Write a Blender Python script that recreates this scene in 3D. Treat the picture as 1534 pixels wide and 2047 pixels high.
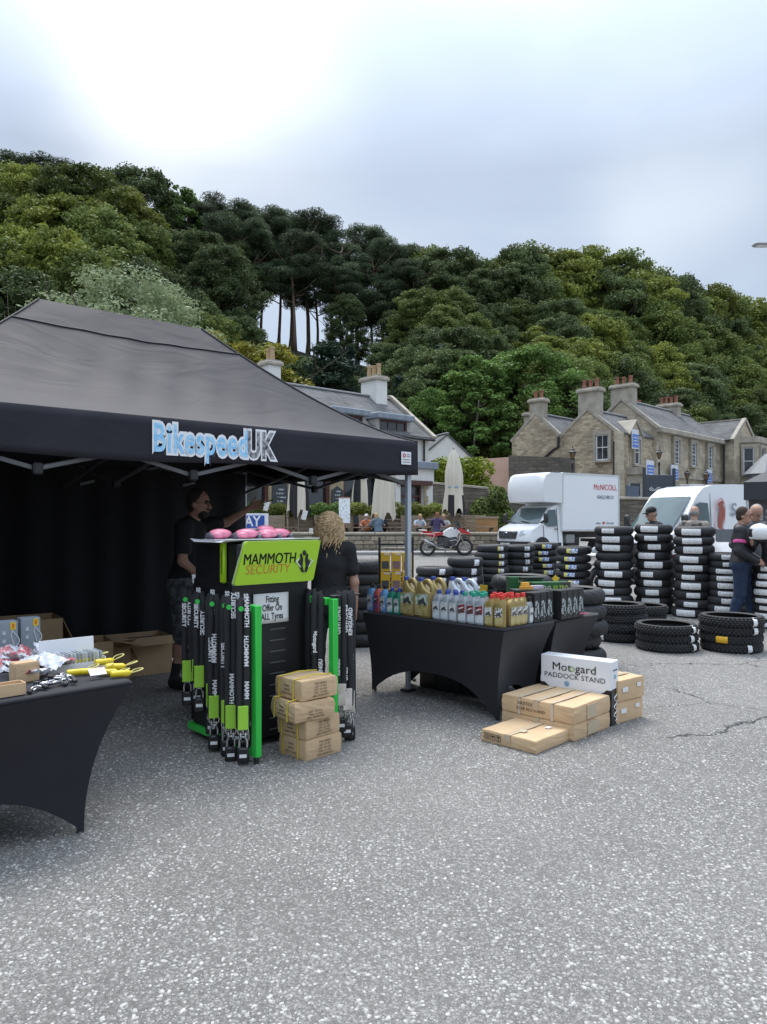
import bpy, bmesh, math, random
import numpy as np
from mathutils import Vector, Matrix
random.seed(7); np.random.seed(7)
R = math.radians
scene = bpy.context.scene
for o in list(bpy.data.objects): bpy.data.objects.remove(o)
col = scene.collection
# ---------------------------------------------------------------- camera
F, CX, HY, CH = 1480.0, 767.0, 1040.0, 1.57      # focal length and horizon of the photograph in its pixels, eye height
cam_d = bpy.data.cameras.new('camera'); cam = bpy.data.objects.new('camera', cam_d); col.objects.link(cam)
cam.location = (0, 0, CH); cam.rotation_euler = (R(90), 0, 0)
cam_d.sensor_fit = 'AUTO'; cam_d.sensor_width = 36.0; cam_d.lens = F / 2047 * 36.0
cam_d.shift_y = (HY - 1023.5) / 2047; cam_d.clip_start = 0.05; cam_d.clip_end = 2000
scene.camera = cam
scene.render.resolution_x = 767; scene.render.resolution_y = 1024
scene.view_settings.view_transform = 'Standard'; scene.view_settings.look = 'None'
scene.view_settings.gamma = 1.0; scene.view_settings.exposure = 1.12
# ---------------------------------------------------------------- sky: thin broken overcast
SUN_EL, SUN_AZ = 62.0, -12.0                      # azimuth from +Y towards +X
world = bpy.data.worlds.new('World'); scene.world = world; world.use_nodes = True
wt = world.node_tree; wt.nodes.clear()
def wn(t, **k):
    n = wt.nodes.new(t)
    for a, b in k.items(): setattr(n, a, b)
    return n
wl = wt.links.new
w_out = wn('ShaderNodeOutputWorld'); w_bg = wn('ShaderNodeBackground'); w_bg.inputs['Strength'].default_value = 0.1
sky = wn('ShaderNodeTexSky', sky_type='NISHITA'); sky.sun_disc = False
sky.sun_elevation = R(SUN_EL); sky.sun_rotation = R(SUN_AZ); sky.air_density = 1.0; sky.dust_density = 2.0
tc = wn('ShaderNodeTexCoord')
mp = wn('ShaderNodeMapping'); mp.inputs['Scale'].default_value = (1.0, 1.0, 2.2); wl(tc.outputs['Generated'], mp.inputs['Vector'])
n1 = wn('ShaderNodeTexNoise'); n1.inputs['Scale'].default_value = 2.1; n1.inputs['Detail'].default_value = 5; n1.inputs['Roughness'].default_value = 0.48; n1.inputs['Distortion'].default_value = 0.35
wl(mp.outputs['Vector'], n1.inputs['Vector'])
def patch(px, py, lo, hi):                        # a thin place in the cloud, in a fixed direction of the sky
    d = Vector(((px - CX) / F, 1.0, (HY - py) / F)).normalized()
    nz = wn('ShaderNodeTexNoise'); nz.inputs['Scale'].default_value = 3.0; nz.inputs['Detail'].default_value = 3
    wl(tc.outputs['Generated'], nz.inputs['Vector'])
    ad = wn('ShaderNodeVectorMath', operation='MULTIPLY_ADD'); wl(nz.outputs['Color'], ad.inputs[0])
    ad.inputs[1].default_value = (0.22, 0.22, 0.22); wl(tc.outputs['Generated'], ad.inputs[2])
    sb = wn('ShaderNodeVectorMath', operation='SUBTRACT'); wl(ad.outputs[0], sb.inputs[0]); sb.inputs[1].default_value = (0.11, 0.11, 0.11)
    dt = wn('ShaderNodeVectorMath', operation='DISTANCE'); wl(sb.outputs[0], dt.inputs[0]); dt.inputs[1].default_value = d
    mr = wn('ShaderNodeMapRange', interpolation_type='SMOOTHERSTEP'); wl(dt.outputs['Value'], mr.inputs['Value'])
    mr.inputs['From Min'].default_value = lo; mr.inputs['From Max'].default_value = hi
    mr.inputs['To Min'].default_value = 1.0; mr.inputs['To Max'].default_value = 0.0
    return mr.outputs['Result']
p1 = patch(390, 130, -0.02, 0.26); p2 = patch(1345, 390, -0.03, 0.17)
cr = wn('ShaderNodeValToRGB'); wl(n1.outputs['Fac'], cr.inputs['Fac'])
cr.color_ramp.elements[0].position = 0.30; cr.color_ramp.elements[0].color = (0.47, 0.55, 0.685, 1)
cr.color_ramp.elements[1].position = 0.72; cr.color_ramp.elements[1].color = (0.68, 0.76, 0.87, 1)
e = cr.color_ramp.elements.new(0.5); e.color = (0.55, 0.645, 0.79, 1)
m1 = wn('ShaderNodeMix', data_type='RGBA'); wl(p1, m1.inputs['Factor']); wl(cr.outputs['Color'], m1.inputs[6]); m1.inputs[7].default_value = (1.08, 1.13, 1.16, 1)
m2 = wn('ShaderNodeMix', data_type='RGBA'); wl(p2, m2.inputs['Factor']); wl(m1.outputs[2], m2.inputs[6]); m2.inputs[7].default_value = (0.78, 0.87, 0.97, 1)
sx = wn('ShaderNodeSeparateXYZ'); wl(tc.outputs['Generated'], sx.inputs[0])      # overcast sky: brighter towards the zenith
el = wn('ShaderNodeMapRange'); wl(sx.outputs['Z'], el.inputs['Value']); el.inputs['From Min'].default_value = 0.42; el.inputs['From Max'].default_value = 1.0
el.inputs['To Min'].default_value = 4.55; el.inputs['To Max'].default_value = 17.5
sc = wn('ShaderNodeVectorMath', operation='SCALE'); wl(m2.outputs[2], sc.inputs[0]); wl(el.outputs['Result'], sc.inputs['Scale'])
mx = wn('ShaderNodeMix', data_type='RGBA'); mx.inputs['Factor'].default_value = 0.9; wl(sky.outputs['Color'], mx.inputs[6]); wl(sc.outputs[0], mx.inputs[7])
wl(mx.outputs[2], w_bg.inputs['Color']); wl(w_bg.outputs[0], w_out.inputs['Surface'])
sun_d = bpy.data.lights.new('sun', 'SUN'); sun_d.energy = 1.5; sun_d.angle = R(30); sun_d.color = (1.0, 0.95, 0.88)
sun = bpy.data.objects.new('sun', sun_d); col.objects.link(sun)
sd = Vector((math.cos(R(SUN_EL)) * math.sin(R(SUN_AZ)), math.cos(R(SUN_EL)) * math.cos(R(SUN_AZ)), math.sin(R(SUN_EL))))
sun.rotation_euler = sd.to_track_quat('Z', 'Y').to_euler()

# ---------------------------------------------------------------- helpers
def at(px, py, Y): return Vector(((px - CX) / F * Y, Y, CH + (HY - py) / F * Y))
def onz(px, py, z=0.0): return at(px, py, F * (CH - z) / (py - HY))
def gz(x, y):                                     # ground height: flat car park, then a gentle rise
    t = max(0.0, y - 24.0); return 0.03 * t * t / (t + 3.0) if t > 0 else 0.0
def tag(o, label=None, cat=None, group=None, kind=None):
    if label: o['label'] = label
    if cat: o['category'] = cat
    if group: o['group'] = group
    if kind: o['kind'] = kind
    return o
def empty(name, loc, rz=0.0, parent=None):
    o = bpy.data.objects.new(name, None); col.objects.link(o); o.location = loc; o.rotation_euler = (0, 0, rz)
    o.empty_display_size = 0.1
    if parent: o.parent = parent
    return o
def thing(name, label, cat, loc=(0, 0, 0), rz=0.0, group=None): return tag(empty(name, loc, rz), label, cat, group)
def link(name, me, parent=None, loc=None, rz=None):
    o = bpy.data.objects.new(name, me); col.objects.link(o)
    if parent: o.parent = parent
    if loc is not None: o.location = loc
    if rz is not None: o.rotation_euler = (0, 0, rz)
    return o
def copy_tree(o, parent=None):
    c = o.copy(); col.objects.link(c); c.parent = parent
    for ch in list(o.children): copy_tree(ch, c)
    return c
def basis(right, up, origin=(0, 0, 0)):
    r = Vector(right).normalized(); u = Vector(up); u = (u - r * u.dot(r)).normalized(); n = r.cross(u)
    m = Matrix(((r.x, u.x, n.x, origin[0]), (r.y, u.y, n.y, origin[1]), (r.z, u.z, n.z, origin[2]), (0, 0, 0, 1)))
    return m
def RZ(a): return Matrix.Rotation(a, 4, 'Z')
def T(x, y=0, z=0):
    return Matrix.Translation(x if isinstance(x, (Vector, tuple)) else (x, y, z))
class MB:
    def __init__(s): s.v = []; s.f = []; s.m = []; s.cur = 0
    def add(s, vs, fs, M=None):
        b = len(s.v)
        s.v += [tuple(M @ Vector(p)) for p in vs] if M else [tuple(p) for p in vs]
        s.f += [tuple(i + b for i in f) for f in fs]; s.m += [s.cur] * len(fs); return s
    def mat(s, i): s.cur = i; return s
    def box(s, c, d, M=None, bev=0.0):
        hx, hy, hz = d[0] / 2, d[1] / 2, d[2] / 2
        if bev <= 0:
            vs = [(c[0] + i * hx, c[1] + j * hy, c[2] + k * hz) for k in (-1, 1) for j in (-1, 1) for i in (-1, 1)]
            return s.add(vs, [(0, 2, 3, 1), (4, 5, 7, 6), (0, 1, 5, 4), (2, 6, 7, 3), (0, 4, 6, 2), (1, 3, 7, 5)], M)
        b = min(bev, hx * .95, hy * .95, hz * .95); vs = []; ix = {}
        for k in (-1, 1):
            for j in (-1, 1):
                for i in (-1, 1):
                    for ax in range(3):
                        p = [hx - b, hy - b, hz - b]; p[ax] += b
                        ix[(i, j, k, ax)] = len(vs); vs.append((c[0] + i * p[0], c[1] + j * p[1], c[2] + k * p[2]))
        fs = []
        def q(a): fs.append(tuple(ix[t] for t in a))
        for g in (-1, 1):
            q([(g, -1, -1, 0), (g, 1, -1, 0), (g, 1, 1, 0), (g, -1, 1, 0)][::g]); q([(-1, g, -1, 1), (-1, g, 1, 1), (1, g, 1, 1), (1, g, -1, 1)][::g])
            q([(-1, -1, g, 2), (1, -1, g, 2), (1, 1, g, 2), (-1, 1, g, 2)][::g])
            for h in (-1, 1):
                sg = g * h
                q([(g, h, -1, 0), (g, h, -1, 1), (g, h, 1, 1), (g, h, 1, 0)][::sg]); q([(-1, g, h, 1), (-1, g, h, 2), (1, g, h, 2), (1, g, h, 1)][::sg])
                q([(g, -1, h, 2), (g, -1, h, 0), (g, 1, h, 0), (g, 1, h, 2)][::sg])
                for l in (-1, 1): q([(g, h, l, 0), (g, h, l, 1), (g, h, l, 2)][::g * h * l])
        return s.add(vs, fs, M)
    def bar(s, p, q, w, h=None, bev=0.0, up=(0, 0, 1)):
        p = Vector(p); q = Vector(q); d = q - p; L = d.length
        if L < 1e-6: return s
        x = d / L; u = Vector(up)
        if abs(x.dot(u)) > .99: u = Vector((0, 1, 0))
        y = u.cross(x).normalized(); z = x.cross(y); c = (p + q) / 2
        M = Matrix(((x.x, y.x, z.x, c.x), (x.y, y.y, z.y, c.y), (x.z, y.z, z.z, c.z), (0, 0, 0, 1)))
        return s.box((0, 0, 0), (L, w, h or w), M, bev)
    def tube(s, path, r, n=8, closed=False, caps=True, M=None, flat=1.0):
        P = [Vector(p) for p in path]; k = len(P); rs = r if isinstance(r, (list, tuple)) else [r] * k
        vs = []; fs = []; prev = None
        for i in range(k):
            a = P[(i - 1) % k] if (closed or i > 0) else P[i]; b = P[(i + 1) % k] if (closed or i < k - 1) else P[i]
            t = (b - a)
            if t.length < 1e-9: t = Vector((0, 0, 1))
            t.normalize()
            if prev is None:
                u = Vector((0, 0, 1)) if abs(t.z) < .9 else Vector((1, 0, 0)); prev = (u - t * u.dot(t)).normalized()
            else:
                prev = prev - t * prev.dot(t)
                prev = prev.normalized() if prev.length > 1e-6 else t.orthogonal().normalized()
            w = t.cross(prev)
            for j in range(n):
                a_ = 2 * math.pi * j / n; vs.append(P[i] + prev * math.cos(a_) * rs[i] + w * math.sin(a_) * rs[i] * flat)
        for i in range(k if closed else k - 1):
            for j in range(n):
                i2 = (i + 1) % k; j2 = (j + 1) % n; fs.append((i * n + j, i * n + j2, i2 * n + j2, i2 * n + j))
        if caps and not closed: fs.append(tuple(range(n))[::-1]); fs.append(tuple((k - 1) * n + j for j in range(n)))
        return s.add(vs, fs, M)
    def cyl(s, p, q, r, r2=None, n=12, M=None): return s.tube([p, q], [r, r if r2 is None else r2], n, M=M)
    def lathe(s, prof, n=16, M=None, a0=0.0, a1=2 * math.pi, closed_prof=False):
        full = abs(a1 - a0 - 2 * math.pi) < 1e-6; k = len(prof); m = n if full else n + 1; vs = []; fs = []
        for i in range(m):
            a = a0 + (a1 - a0) * i / n
            for r, z in prof: vs.append((r * math.cos(a), r * math.sin(a), z))
        for i in range(n):
            i2 = (i + 1) % m
            for j in range(k if closed_prof else k - 1):
                j2 = (j + 1) % k; fs.append((i * k + j, i2 * k + j, i2 * k + j2, i * k + j2))
        return s.add(vs, fs, M)
    def prism(s, poly, d, M=None):                # polygon in XY, extruded from z=0 to z=d
        k = len(poly)
        if sum(poly[i][0] * poly[(i + 1) % k][1] - poly[(i + 1) % k][0] * poly[i][1] for i in range(k)) < 0: poly = poly[::-1]
        vs = [(x, y, 0) for x, y in poly] + [(x, y, d) for x, y in poly]
        fs = [tuple(range(k))[::-1], tuple(range(k, 2 * k))] + [(i, (i + 1) % k, k + (i + 1) % k, k + i) for i in range(k)]
        return s.add(vs, fs, M)
    def ball(s, c, r, n=12, m=8, M=None):
        rx, ry, rz = r if isinstance(r, (tuple, list)) else (r, r, r); vs = []; fs = []
        for i in range(m + 1):
            t = math.pi * i / m
            for j in range(n):
                a = 2 * math.pi * j / n; vs.append((c[0] + rx * math.sin(t) * math.cos(a), c[1] + ry * math.sin(t) * math.sin(a), c[2] + rz * math.cos(t)))
        for i in range(m):
            for j in range(n): j2 = (j + 1) % n; fs.append((i * n + j, (i + 1) * n + j, (i + 1) * n + j2, i * n + j2))
        return s.add(vs, fs, M)
    def grid(s, fn, nu, nv, M=None):
        vs = [fn(i / nu, j / nv) for j in range(nv + 1) for i in range(nu + 1)]; w = nu + 1
        return s.add(vs, [(j * w + i, j * w + i + 1, (j + 1) * w + i + 1, (j + 1) * w + i) for j in range(nv) for i in range(nu)], M)
    def mesh(s, name, mats, smooth=None):
        me = bpy.data.meshes.new(name); me.from_pydata(s.v, [], s.f)
        for m in (mats if isinstance(mats, (list, tuple)) else [mats]): me.materials.append(m)
        if any(s.m): me.polygons.foreach_set('material_index', s.m)
        if smooth is not None:
            me.polygons.foreach_set('use_smooth', [True] * len(s.f))
            if smooth < 179: me.set_sharp_from_angle(angle=R(smooth))
        me.update(); return me
    def each(s, name, mats, parent=None, smooth=None):      # every separate piece an object of its own
        up = list(range(len(s.v)))
        def root(i):
            while up[i] != i: up[i] = up[up[i]]; i = up[i]
            return i
        for f in s.f:
            for i in f[1:]: up[root(i)] = root(f[0])
        grp = {}
        for f, m in zip(s.f, s.m): grp.setdefault(root(f[0]), []).append((f, m))
        out = []
        for fs in grp.values():
            p = MB(); ids = sorted({i for f, _ in fs for i in f}); mp_ = {i: k for k, i in enumerate(ids)}; p.v = [s.v[i] for i in ids]; p.f = [tuple(mp_[i] for i in f) for f, _ in fs]; p.m = [m for _, m in fs]; out.append(p.build(name, mats, parent, smooth))
        return out
    def build(s, name, mats, parent=None, smooth=None, loc=None, rz=None): return link(name, s.mesh(name, mats, smooth), parent, loc, rz)
# ---------------------------------------------------------------- materials
MATS = {}
def ND(nt, t, **k):
    n = nt.nodes.new(t)
    for a, b in k.items(): setattr(n, a, b)
    return n
def pm(name, c, rough=0.6, c2=None, scale=8.0, metal=0.0, bump=0.0, bscale=None, spec=0.5, detail=4, stretch=(1, 1, 1), coat=0.0, sheen=0.0, contrast=0.25, objrand=0.0, trans=0.0):
    """procedural material: two tones mixed by noise, optional bump and per-object value shift"""
    if name in MATS: return MATS[name]
    m = bpy.data.materials.new(name); m.use_nodes = True; nt = m.node_tree; b = nt.nodes['Principled BSDF']; L = nt.links.new
    c = tuple(c) + (1,) if len(c) == 3 else c
    c2 = c2 or tuple(x * 0.82 for x in c[:3]); c2 = tuple(c2) + (1,) if len(c2) == 3 else c2
    t = ND(nt, 'ShaderNodeTexCoord'); mpn = ND(nt, 'ShaderNodeMapping'); mpn.inputs['Scale'].default_value = stretch; L(t.outputs['Object'], mpn.inputs['Vector'])
    nz = ND(nt, 'ShaderNodeTexNoise'); nz.inputs['Scale'].default_value = scale; nz.inputs['Detail'].default_value = detail; L(mpn.outputs[0], nz.inputs['Vector'])
    r = ND(nt, 'ShaderNodeValToRGB'); L(nz.outputs['Fac'], r.inputs['Fac'])
    r.color_ramp.elements[0].position = 0.5 - contrast; r.color_ramp.elements[1].position = 0.5 + contrast
    r.color_ramp.elements[0].color = c2; r.color_ramp.elements[1].color = c; out = r.outputs['Color']
    if objrand:
        oi = ND(nt, 'ShaderNodeObjectInfo'); mr = ND(nt, 'ShaderNodeMapRange'); L(oi.outputs['Random'], mr.inputs['Value'])
        mr.inputs['To Min'].default_value = 1 - objrand; mr.inputs['To Max'].default_value = 1 + objrand
        vm = ND(nt, 'ShaderNodeVectorMath', operation='SCALE'); L(out, vm.inputs[0]); L(mr.outputs[0], vm.inputs['Scale']); out = vm.outputs[0]
    L(out, b.inputs['Base Color']); b.inputs['Roughness'].default_value = rough; b.inputs['Metallic'].default_value = metal
    b.inputs['Specular IOR Level'].default_value = spec; b.inputs['Coat Weight'].default_value = coat
    b.inputs['Sheen Weight'].default_value = sheen; b.inputs['Transmission Weight'].default_value = trans
    if bump:
        n2 = ND(nt, 'ShaderNodeTexNoise'); n2.inputs['Scale'].default_value = bscale or scale * 3; n2.inputs['Detail'].default_value = 4; L(mpn.outputs[0], n2.inputs['Vector'])
        bp = ND(nt, 'ShaderNodeBump'); bp.inputs['Strength'].default_value = bump; bp.inputs['Distance'].default_value = 0.02; L(n2.outputs['Fac'], bp.inputs['Height']); L(bp.outputs[0], b.inputs['Normal'])
    MATS[name] = m; return m
def stone_mat(name, ca, cb, cm, bw, bh, mort=0.02, bump=0.6, offs=0.5, rotz=None):
    m = bpy.data.materials.new(name); m.use_nodes = True; nt = m.node_tree; b = nt.nodes['Principled BSDF']; L = nt.links.new
    t = ND(nt, 'ShaderNodeTexCoord'); sp = ND(nt, 'ShaderNodeSeparateXYZ'); L(t.outputs['Object'], sp.inputs[0])
    ad = ND(nt, 'ShaderNodeMath', operation='ADD'); L(sp.outputs['X'], ad.inputs[0]); L(sp.outputs['Y'], ad.inputs[1])
    cb_ = ND(nt, 'ShaderNodeCombineXYZ'); L(ad.outputs[0], cb_.inputs['X']); L(sp.outputs['Z'], cb_.inputs['Y'])
    nz = ND(nt, 'ShaderNodeTexNoise'); nz.inputs['Scale'].default_value = 1.7; L(t.outputs['Object'], nz.inputs['Vector'])
    ds = ND(nt, 'ShaderNodeVectorMath', operation='MULTIPLY_ADD'); L(nz.outputs['Color'], ds.inputs[0]); ds.inputs[1].default_value = (bh * .7, bh * .7, 0); L(cb_.outputs[0], ds.inputs[2])
    bk = ND(nt, 'ShaderNodeTexBrick'); L(ds.outputs[0], bk.inputs['Vector']); bk.offset = offs; bk.inputs['Scale'].default_value = 1.0
    bk.inputs['Brick Width'].default_value = bw; bk.inputs['Row Height'].default_value = bh; bk.inputs['Mortar Size'].default_value = mort
    bk.inputs['Color1'].default_value = ca + (1,); bk.inputs['Color2'].default_value = cb + (1,); bk.inputs['Mortar'].default_value = cm + (1,); bk.inputs['Mortar Smooth'].default_value = .4
    n2 = ND(nt, 'ShaderNodeTexNoise'); n2.inputs['Scale'].default_value = 0.6; n2.inputs['Detail'].default_value = 8; n2.inputs['Roughness'].default_value = .7; L(t.outputs['Object'], n2.inputs['Vector'])
    mr = ND(nt, 'ShaderNodeMapRange'); L(n2.outputs['Fac'], mr.inputs['Value']); mr.inputs['From Min'].default_value = .3; mr.inputs['From Max'].default_value = .7; mr.inputs['To Min'].default_value = .55; mr.inputs['To Max'].default_value = 1.25
    sc_ = ND(nt, 'ShaderNodeVectorMath', operation='SCALE'); L(bk.outputs['Color'], sc_.inputs[0]); L(mr.outputs[0], sc_.inputs['Scale']); L(sc_.outputs[0], b.inputs['Base Color'])
    b.inputs['Roughness'].default_value = .9
    inv = ND(nt, 'ShaderNodeMath', operation='SUBTRACT'); inv.inputs[0].default_value = 1; L(bk.outputs['Fac'], inv.inputs[1])
    bp = ND(nt, 'ShaderNodeBump'); bp.inputs['Strength'].default_value = bump; bp.inputs['Distance'].default_value = .03; L(inv.outputs[0], bp.inputs['Height']); L(bp.outputs[0], b.inputs['Normal'])
    MATS[name] = m; return m
def print_mat(name, c, ink, sx, sz, dens=0.5, rough=0.5):
    """flat print: rows of broken ink marks, as small lettering too fine to read"""
    m = bpy.data.materials.new(name); m.use_nodes = True; nt = m.node_tree; b = nt.nodes['Principled BSDF']; L = nt.links.new
    t = ND(nt, 'ShaderNodeTexCoord'); mpn = ND(nt, 'ShaderNodeMapping'); mpn.inputs['Scale'].default_value = (sx, sx, sz); L(t.outputs['Object'], mpn.inputs['Vector'])
    nz = ND(nt, 'ShaderNodeTexNoise'); nz.inputs['Scale'].default_value = 1; nz.inputs['Detail'].default_value = 1; L(mpn.outputs[0], nz.inputs['Vector'])
    r = ND(nt, 'ShaderNodeValToRGB'); r.color_ramp.interpolation = 'CONSTANT'; L(nz.outputs['Fac'], r.inputs['Fac'])
    r.color_ramp.elements[0].color = tuple(c) + (1,); r.color_ramp.elements[1].color = tuple(ink) + (1,); r.color_ramp.elements[1].position = dens
    L(r.outputs['Color'], b.inputs['Base Color']); b.inputs['Roughness'].default_value = rough
    MATS[name] = m; return m
# ---------------------------------------------------------------- lettering
TXT = {}
def text_mesh(s, size, mat, extr=0.001, sx=1.0, offset=0.0, shear=0.0, align='CENTER', space=1.0, line=1.0):
    k = (s, size, mat.name, extr, sx, offset, shear, align, space, line)
    if k in TXT: return TXT[k]
    cu = bpy.data.curves.new('lettering', 'FONT'); cu.body = s; cu.size = size; cu.extrude = extr; cu.offset = offset; cu.shear = shear
    cu.align_x = align; cu.align_y = 'CENTER'; cu.resolution_u = 3; cu.space_character = space; cu.space_line = line
    o = bpy.data.objects.new('lettering', cu); me = bpy.data.meshes.new_from_object(o)
    bpy.data.objects.remove(o); bpy.data.curves.remove(cu)
    me.materials.clear(); me.materials.append(mat); me.transform(Matrix.Diagonal((sx, 1, 1, 1)))
    TXT[k] = me; return me
def text(s, size, mat, parent, M, name='lettering', **k):
    o = link(name, text_mesh(s, size, mat, **k), parent); o.matrix_local = M; return o
black = (0.012, 0.012, 0.014)
INK = pm('black ink', (0.012, 0.012, 0.012), .6); WHITEP = pm('white print', (.8, .8, .8), .55, (.74, .74, .74))
# ================================================================ ground
def asphalt():
    m = bpy.data.materials.new('worn asphalt'); m.use_nodes = True; nt = m.node_tree; b = nt.nodes['Principled BSDF']; L = nt.links.new
    t = ND(nt, 'ShaderNodeTexCoord'); O = t.outputs['Object']
    def noise(s, d=4, r=.5):
        n = ND(nt, 'ShaderNodeTexNoise'); n.inputs['Scale'].default_value = s; n.inputs['Detail'].default_value = d; n.inputs['Roughness'].default_value = r; L(O, n.inputs['Vector']); return n
    def ramp(src, p0, p1, c0, c1):
        r = ND(nt, 'ShaderNodeValToRGB'); L(src, r.inputs['Fac']); r.color_ramp.elements[0].position = p0; r.color_ramp.elements[1].position = p1
        r.color_ramp.elements[0].color = c0; r.color_ramp.elements[1].color = c1; return r
    def mixc(f, a, c, typ='MIX'):
        x = ND(nt, 'ShaderNodeMix', data_type='RGBA', blend_type=typ)
        if isinstance(f, float): x.inputs['Factor'].default_value = f
        else: L(f, x.inputs['Factor'])
        for i, q in ((6, a), (7, c)):
            if isinstance(q, tuple): x.inputs[i].default_value = q
            else: L(q, x.inputs[i])
        return x.outputs[2]
    big = ramp(noise(.35, 5, .6).outputs['Fac'], .35, .68, (.190, .182, .169, 1), (.272, .260, .242, 1))
    fine = ramp(noise(160, 2).outputs['Fac'], .3, .7, (.62, .62, .62, 1), (1.2, 1.2, 1.2, 1))
    base = mixc(1.0, big.outputs[0], fine.outputs[0], 'MULTIPLY')
    vp = ND(nt, 'ShaderNodeTexVoronoi'); vp.inputs['Scale'].default_value = 75; L(O, vp.inputs['Vector'])      # packed aggregate: every stone its own tone, dark joints
    sp_ = ND(nt, 'ShaderNodeSeparateColor'); L(vp.outputs['Color'], sp_.inputs[0]); tn = ND(nt, 'ShaderNodeMapRange'); L(sp_.outputs[2], tn.inputs['Value']); tn.inputs['To Min'].default_value = .84; tn.inputs['To Max'].default_value = 1.22
    ed = ND(nt, 'ShaderNodeMapRange'); L(vp.outputs['Distance'], ed.inputs['Value']); ed.inputs['From Min'].default_value = .30; ed.inputs['From Max'].default_value = .62; ed.inputs['To Min'].default_value = 1.05; ed.inputs['To Max'].default_value = .72
    tm_ = ND(nt, 'ShaderNodeMath', operation='MULTIPLY'); L(tn.outputs[0], tm_.inputs[0]); L(ed.outputs[0], tm_.inputs[1])
    vs_ = ND(nt, 'ShaderNodeVectorMath', operation='SCALE'); L(base, vs_.inputs[0]); L(tm_.outputs[0], vs_.inputs['Scale']); base = vs_.outputs[0]
    heights = []
    for sc_, th, colr in ((55, .40, (.42, .405, .38, 1)), (95, .34, (.33, .32, .30, 1))):
        v = ND(nt, 'ShaderNodeTexVoronoi'); v.inputs['Scale'].default_value = sc_; L(O, v.inputs['Vector'])
        sel = ND(nt, 'ShaderNodeSeparateColor'); L(v.outputs['Color'], sel.inputs[0])
        on = ND(nt, 'ShaderNodeMath', operation='LESS_THAN'); L(sel.outputs[0], on.inputs[0]); on.inputs[1].default_value = th
        inn = ND(nt, 'ShaderNodeMapRange'); L(v.outputs['Distance'], inn.inputs['Value']); inn.inputs['From Min'].default_value = .42; inn.inputs['From Max'].default_value = .30
        f = ND(nt, 'ShaderNodeMath', operation='MULTIPLY'); L(on.outputs[0], f.inputs[0]); L(inn.outputs[0], f.inputs[1])
        pr = noise(1.1, 3); pm_ = ND(nt, 'ShaderNodeMapRange'); L(pr.outputs['Fac'], pm_.inputs['Value']); pm_.inputs['From Min'].default_value = .33; pm_.inputs['From Max'].default_value = .6; pm_.inputs['To Min'].default_value = .35
        g = ND(nt, 'ShaderNodeMath', operation='MULTIPLY'); L(f.outputs[0], g.inputs[0]); L(pm_.outputs[0], g.inputs[1])
        tone = ND(nt, 'ShaderNodeMapRange'); L(sel.outputs[1], tone.inputs['Value']); tone.inputs['To Min'].default_value = .55; tone.inputs['To Max'].default_value = 1.35
        cs = ND(nt, 'ShaderNodeVectorMath', operation='SCALE'); cs.inputs[0].default_value = colr[:3]; L(tone.outputs[0], cs.inputs['Scale'])
        base = mixc(g.outputs[0], base, cs.outputs[0]); heights.append(g.outputs[0])
    # hairline cracks with a broken course
    n3 = noise(1.3, 5, .65); wv = ND(nt, 'ShaderNodeVectorMath', operation='MULTIPLY_ADD'); L(n3.outputs['Color'], wv.inputs[0]); wv.inputs[1].default_value = (.9, .9, 0); L(O, wv.inputs[2])
    ve = ND(nt, 'ShaderNodeTexVoronoi', feature='DISTANCE_TO_EDGE'); ve.inputs['Scale'].default_value = .42; L(wv.outputs[0], ve.inputs['Vector'])
    cm = ND(nt, 'ShaderNodeMapRange'); L(ve.outputs['Distance'], cm.inputs['Value']); cm.inputs['From Min'].default_value = .0055; cm.inputs['From Max'].default_value = .002
    ck = ramp(noise(.55, 3).outputs['Fac'], .50, .56, (0, 0, 0, 1), (1, 1, 1, 1))
    cf = ND(nt, 'ShaderNodeMath', operation='MULTIPLY'); L(cm.outputs[0], cf.inputs[0]); L(ck.outputs[0], cf.inputs[1])
    base = mixc(cf.outputs[0], base, (.045, .045, .045, 1))
    # dark oily stains
    st = ramp(noise(.9, 6, .7).outputs['Fac'], .62, .74, (0, 0, 0, 1), (.5, .5, .5, 1)); base = mixc(st.outputs[0], base, (.12, .12, .12, 1))
    L(base, b.inputs['Base Color']); b.inputs['Roughness'].default_value = .85; b.inputs['Specular IOR Level'].default_value = .25
    hs = ND(nt, 'ShaderNodeMath', operation='ADD'); L(heights[0], hs.inputs[0]); L(heights[1], hs.inputs[1])
    h2 = ND(nt, 'ShaderNodeMath', operation='ADD'); L(hs.outputs[0], h2.inputs[0]); fn = noise(260, 3); L(fn.outputs['Fac'], h2.inputs[1])
    h3 = ND(nt, 'ShaderNodeMath', operation='SUBTRACT'); L(h2.outputs[0], h3.inputs[0]); L(cf.outputs[0], h3.inputs[1])
    bp = ND(nt, 'ShaderNodeBump'); bp.inputs['Strength'].default_value = .55; bp.inputs['Distance'].default_value = .006; L(h3.outputs[0], bp.inputs['Height']); L(bp.outputs[0], b.inputs['Normal'])
    return m
ASPH = asphalt()
_gz0 = gz
def gz(x, y): return _gz0(x, min(y, 62.0))
ys = [-60, -20, 0, 5, 12, 20, 24, 26, 28, 30, 32, 34, 37, 41, 46, 52, 58, 62, 90, 200, 500]; xs = [-400, -150, -60, -30, -15, -6, 0, 6, 15, 30, 60, 150, 400]
g = MB(); W = len(xs)
g.add([(x, y, gz(x, y)) for y in ys for x in xs], [(j * W + i, j * W + i + 1, (j + 1) * W + i + 1, (j + 1) * W + i) for j in range(len(ys) - 1) for i in range(W - 1)])
tag(g.build('ground', ASPH, smooth=180), kind='structure')
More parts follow.
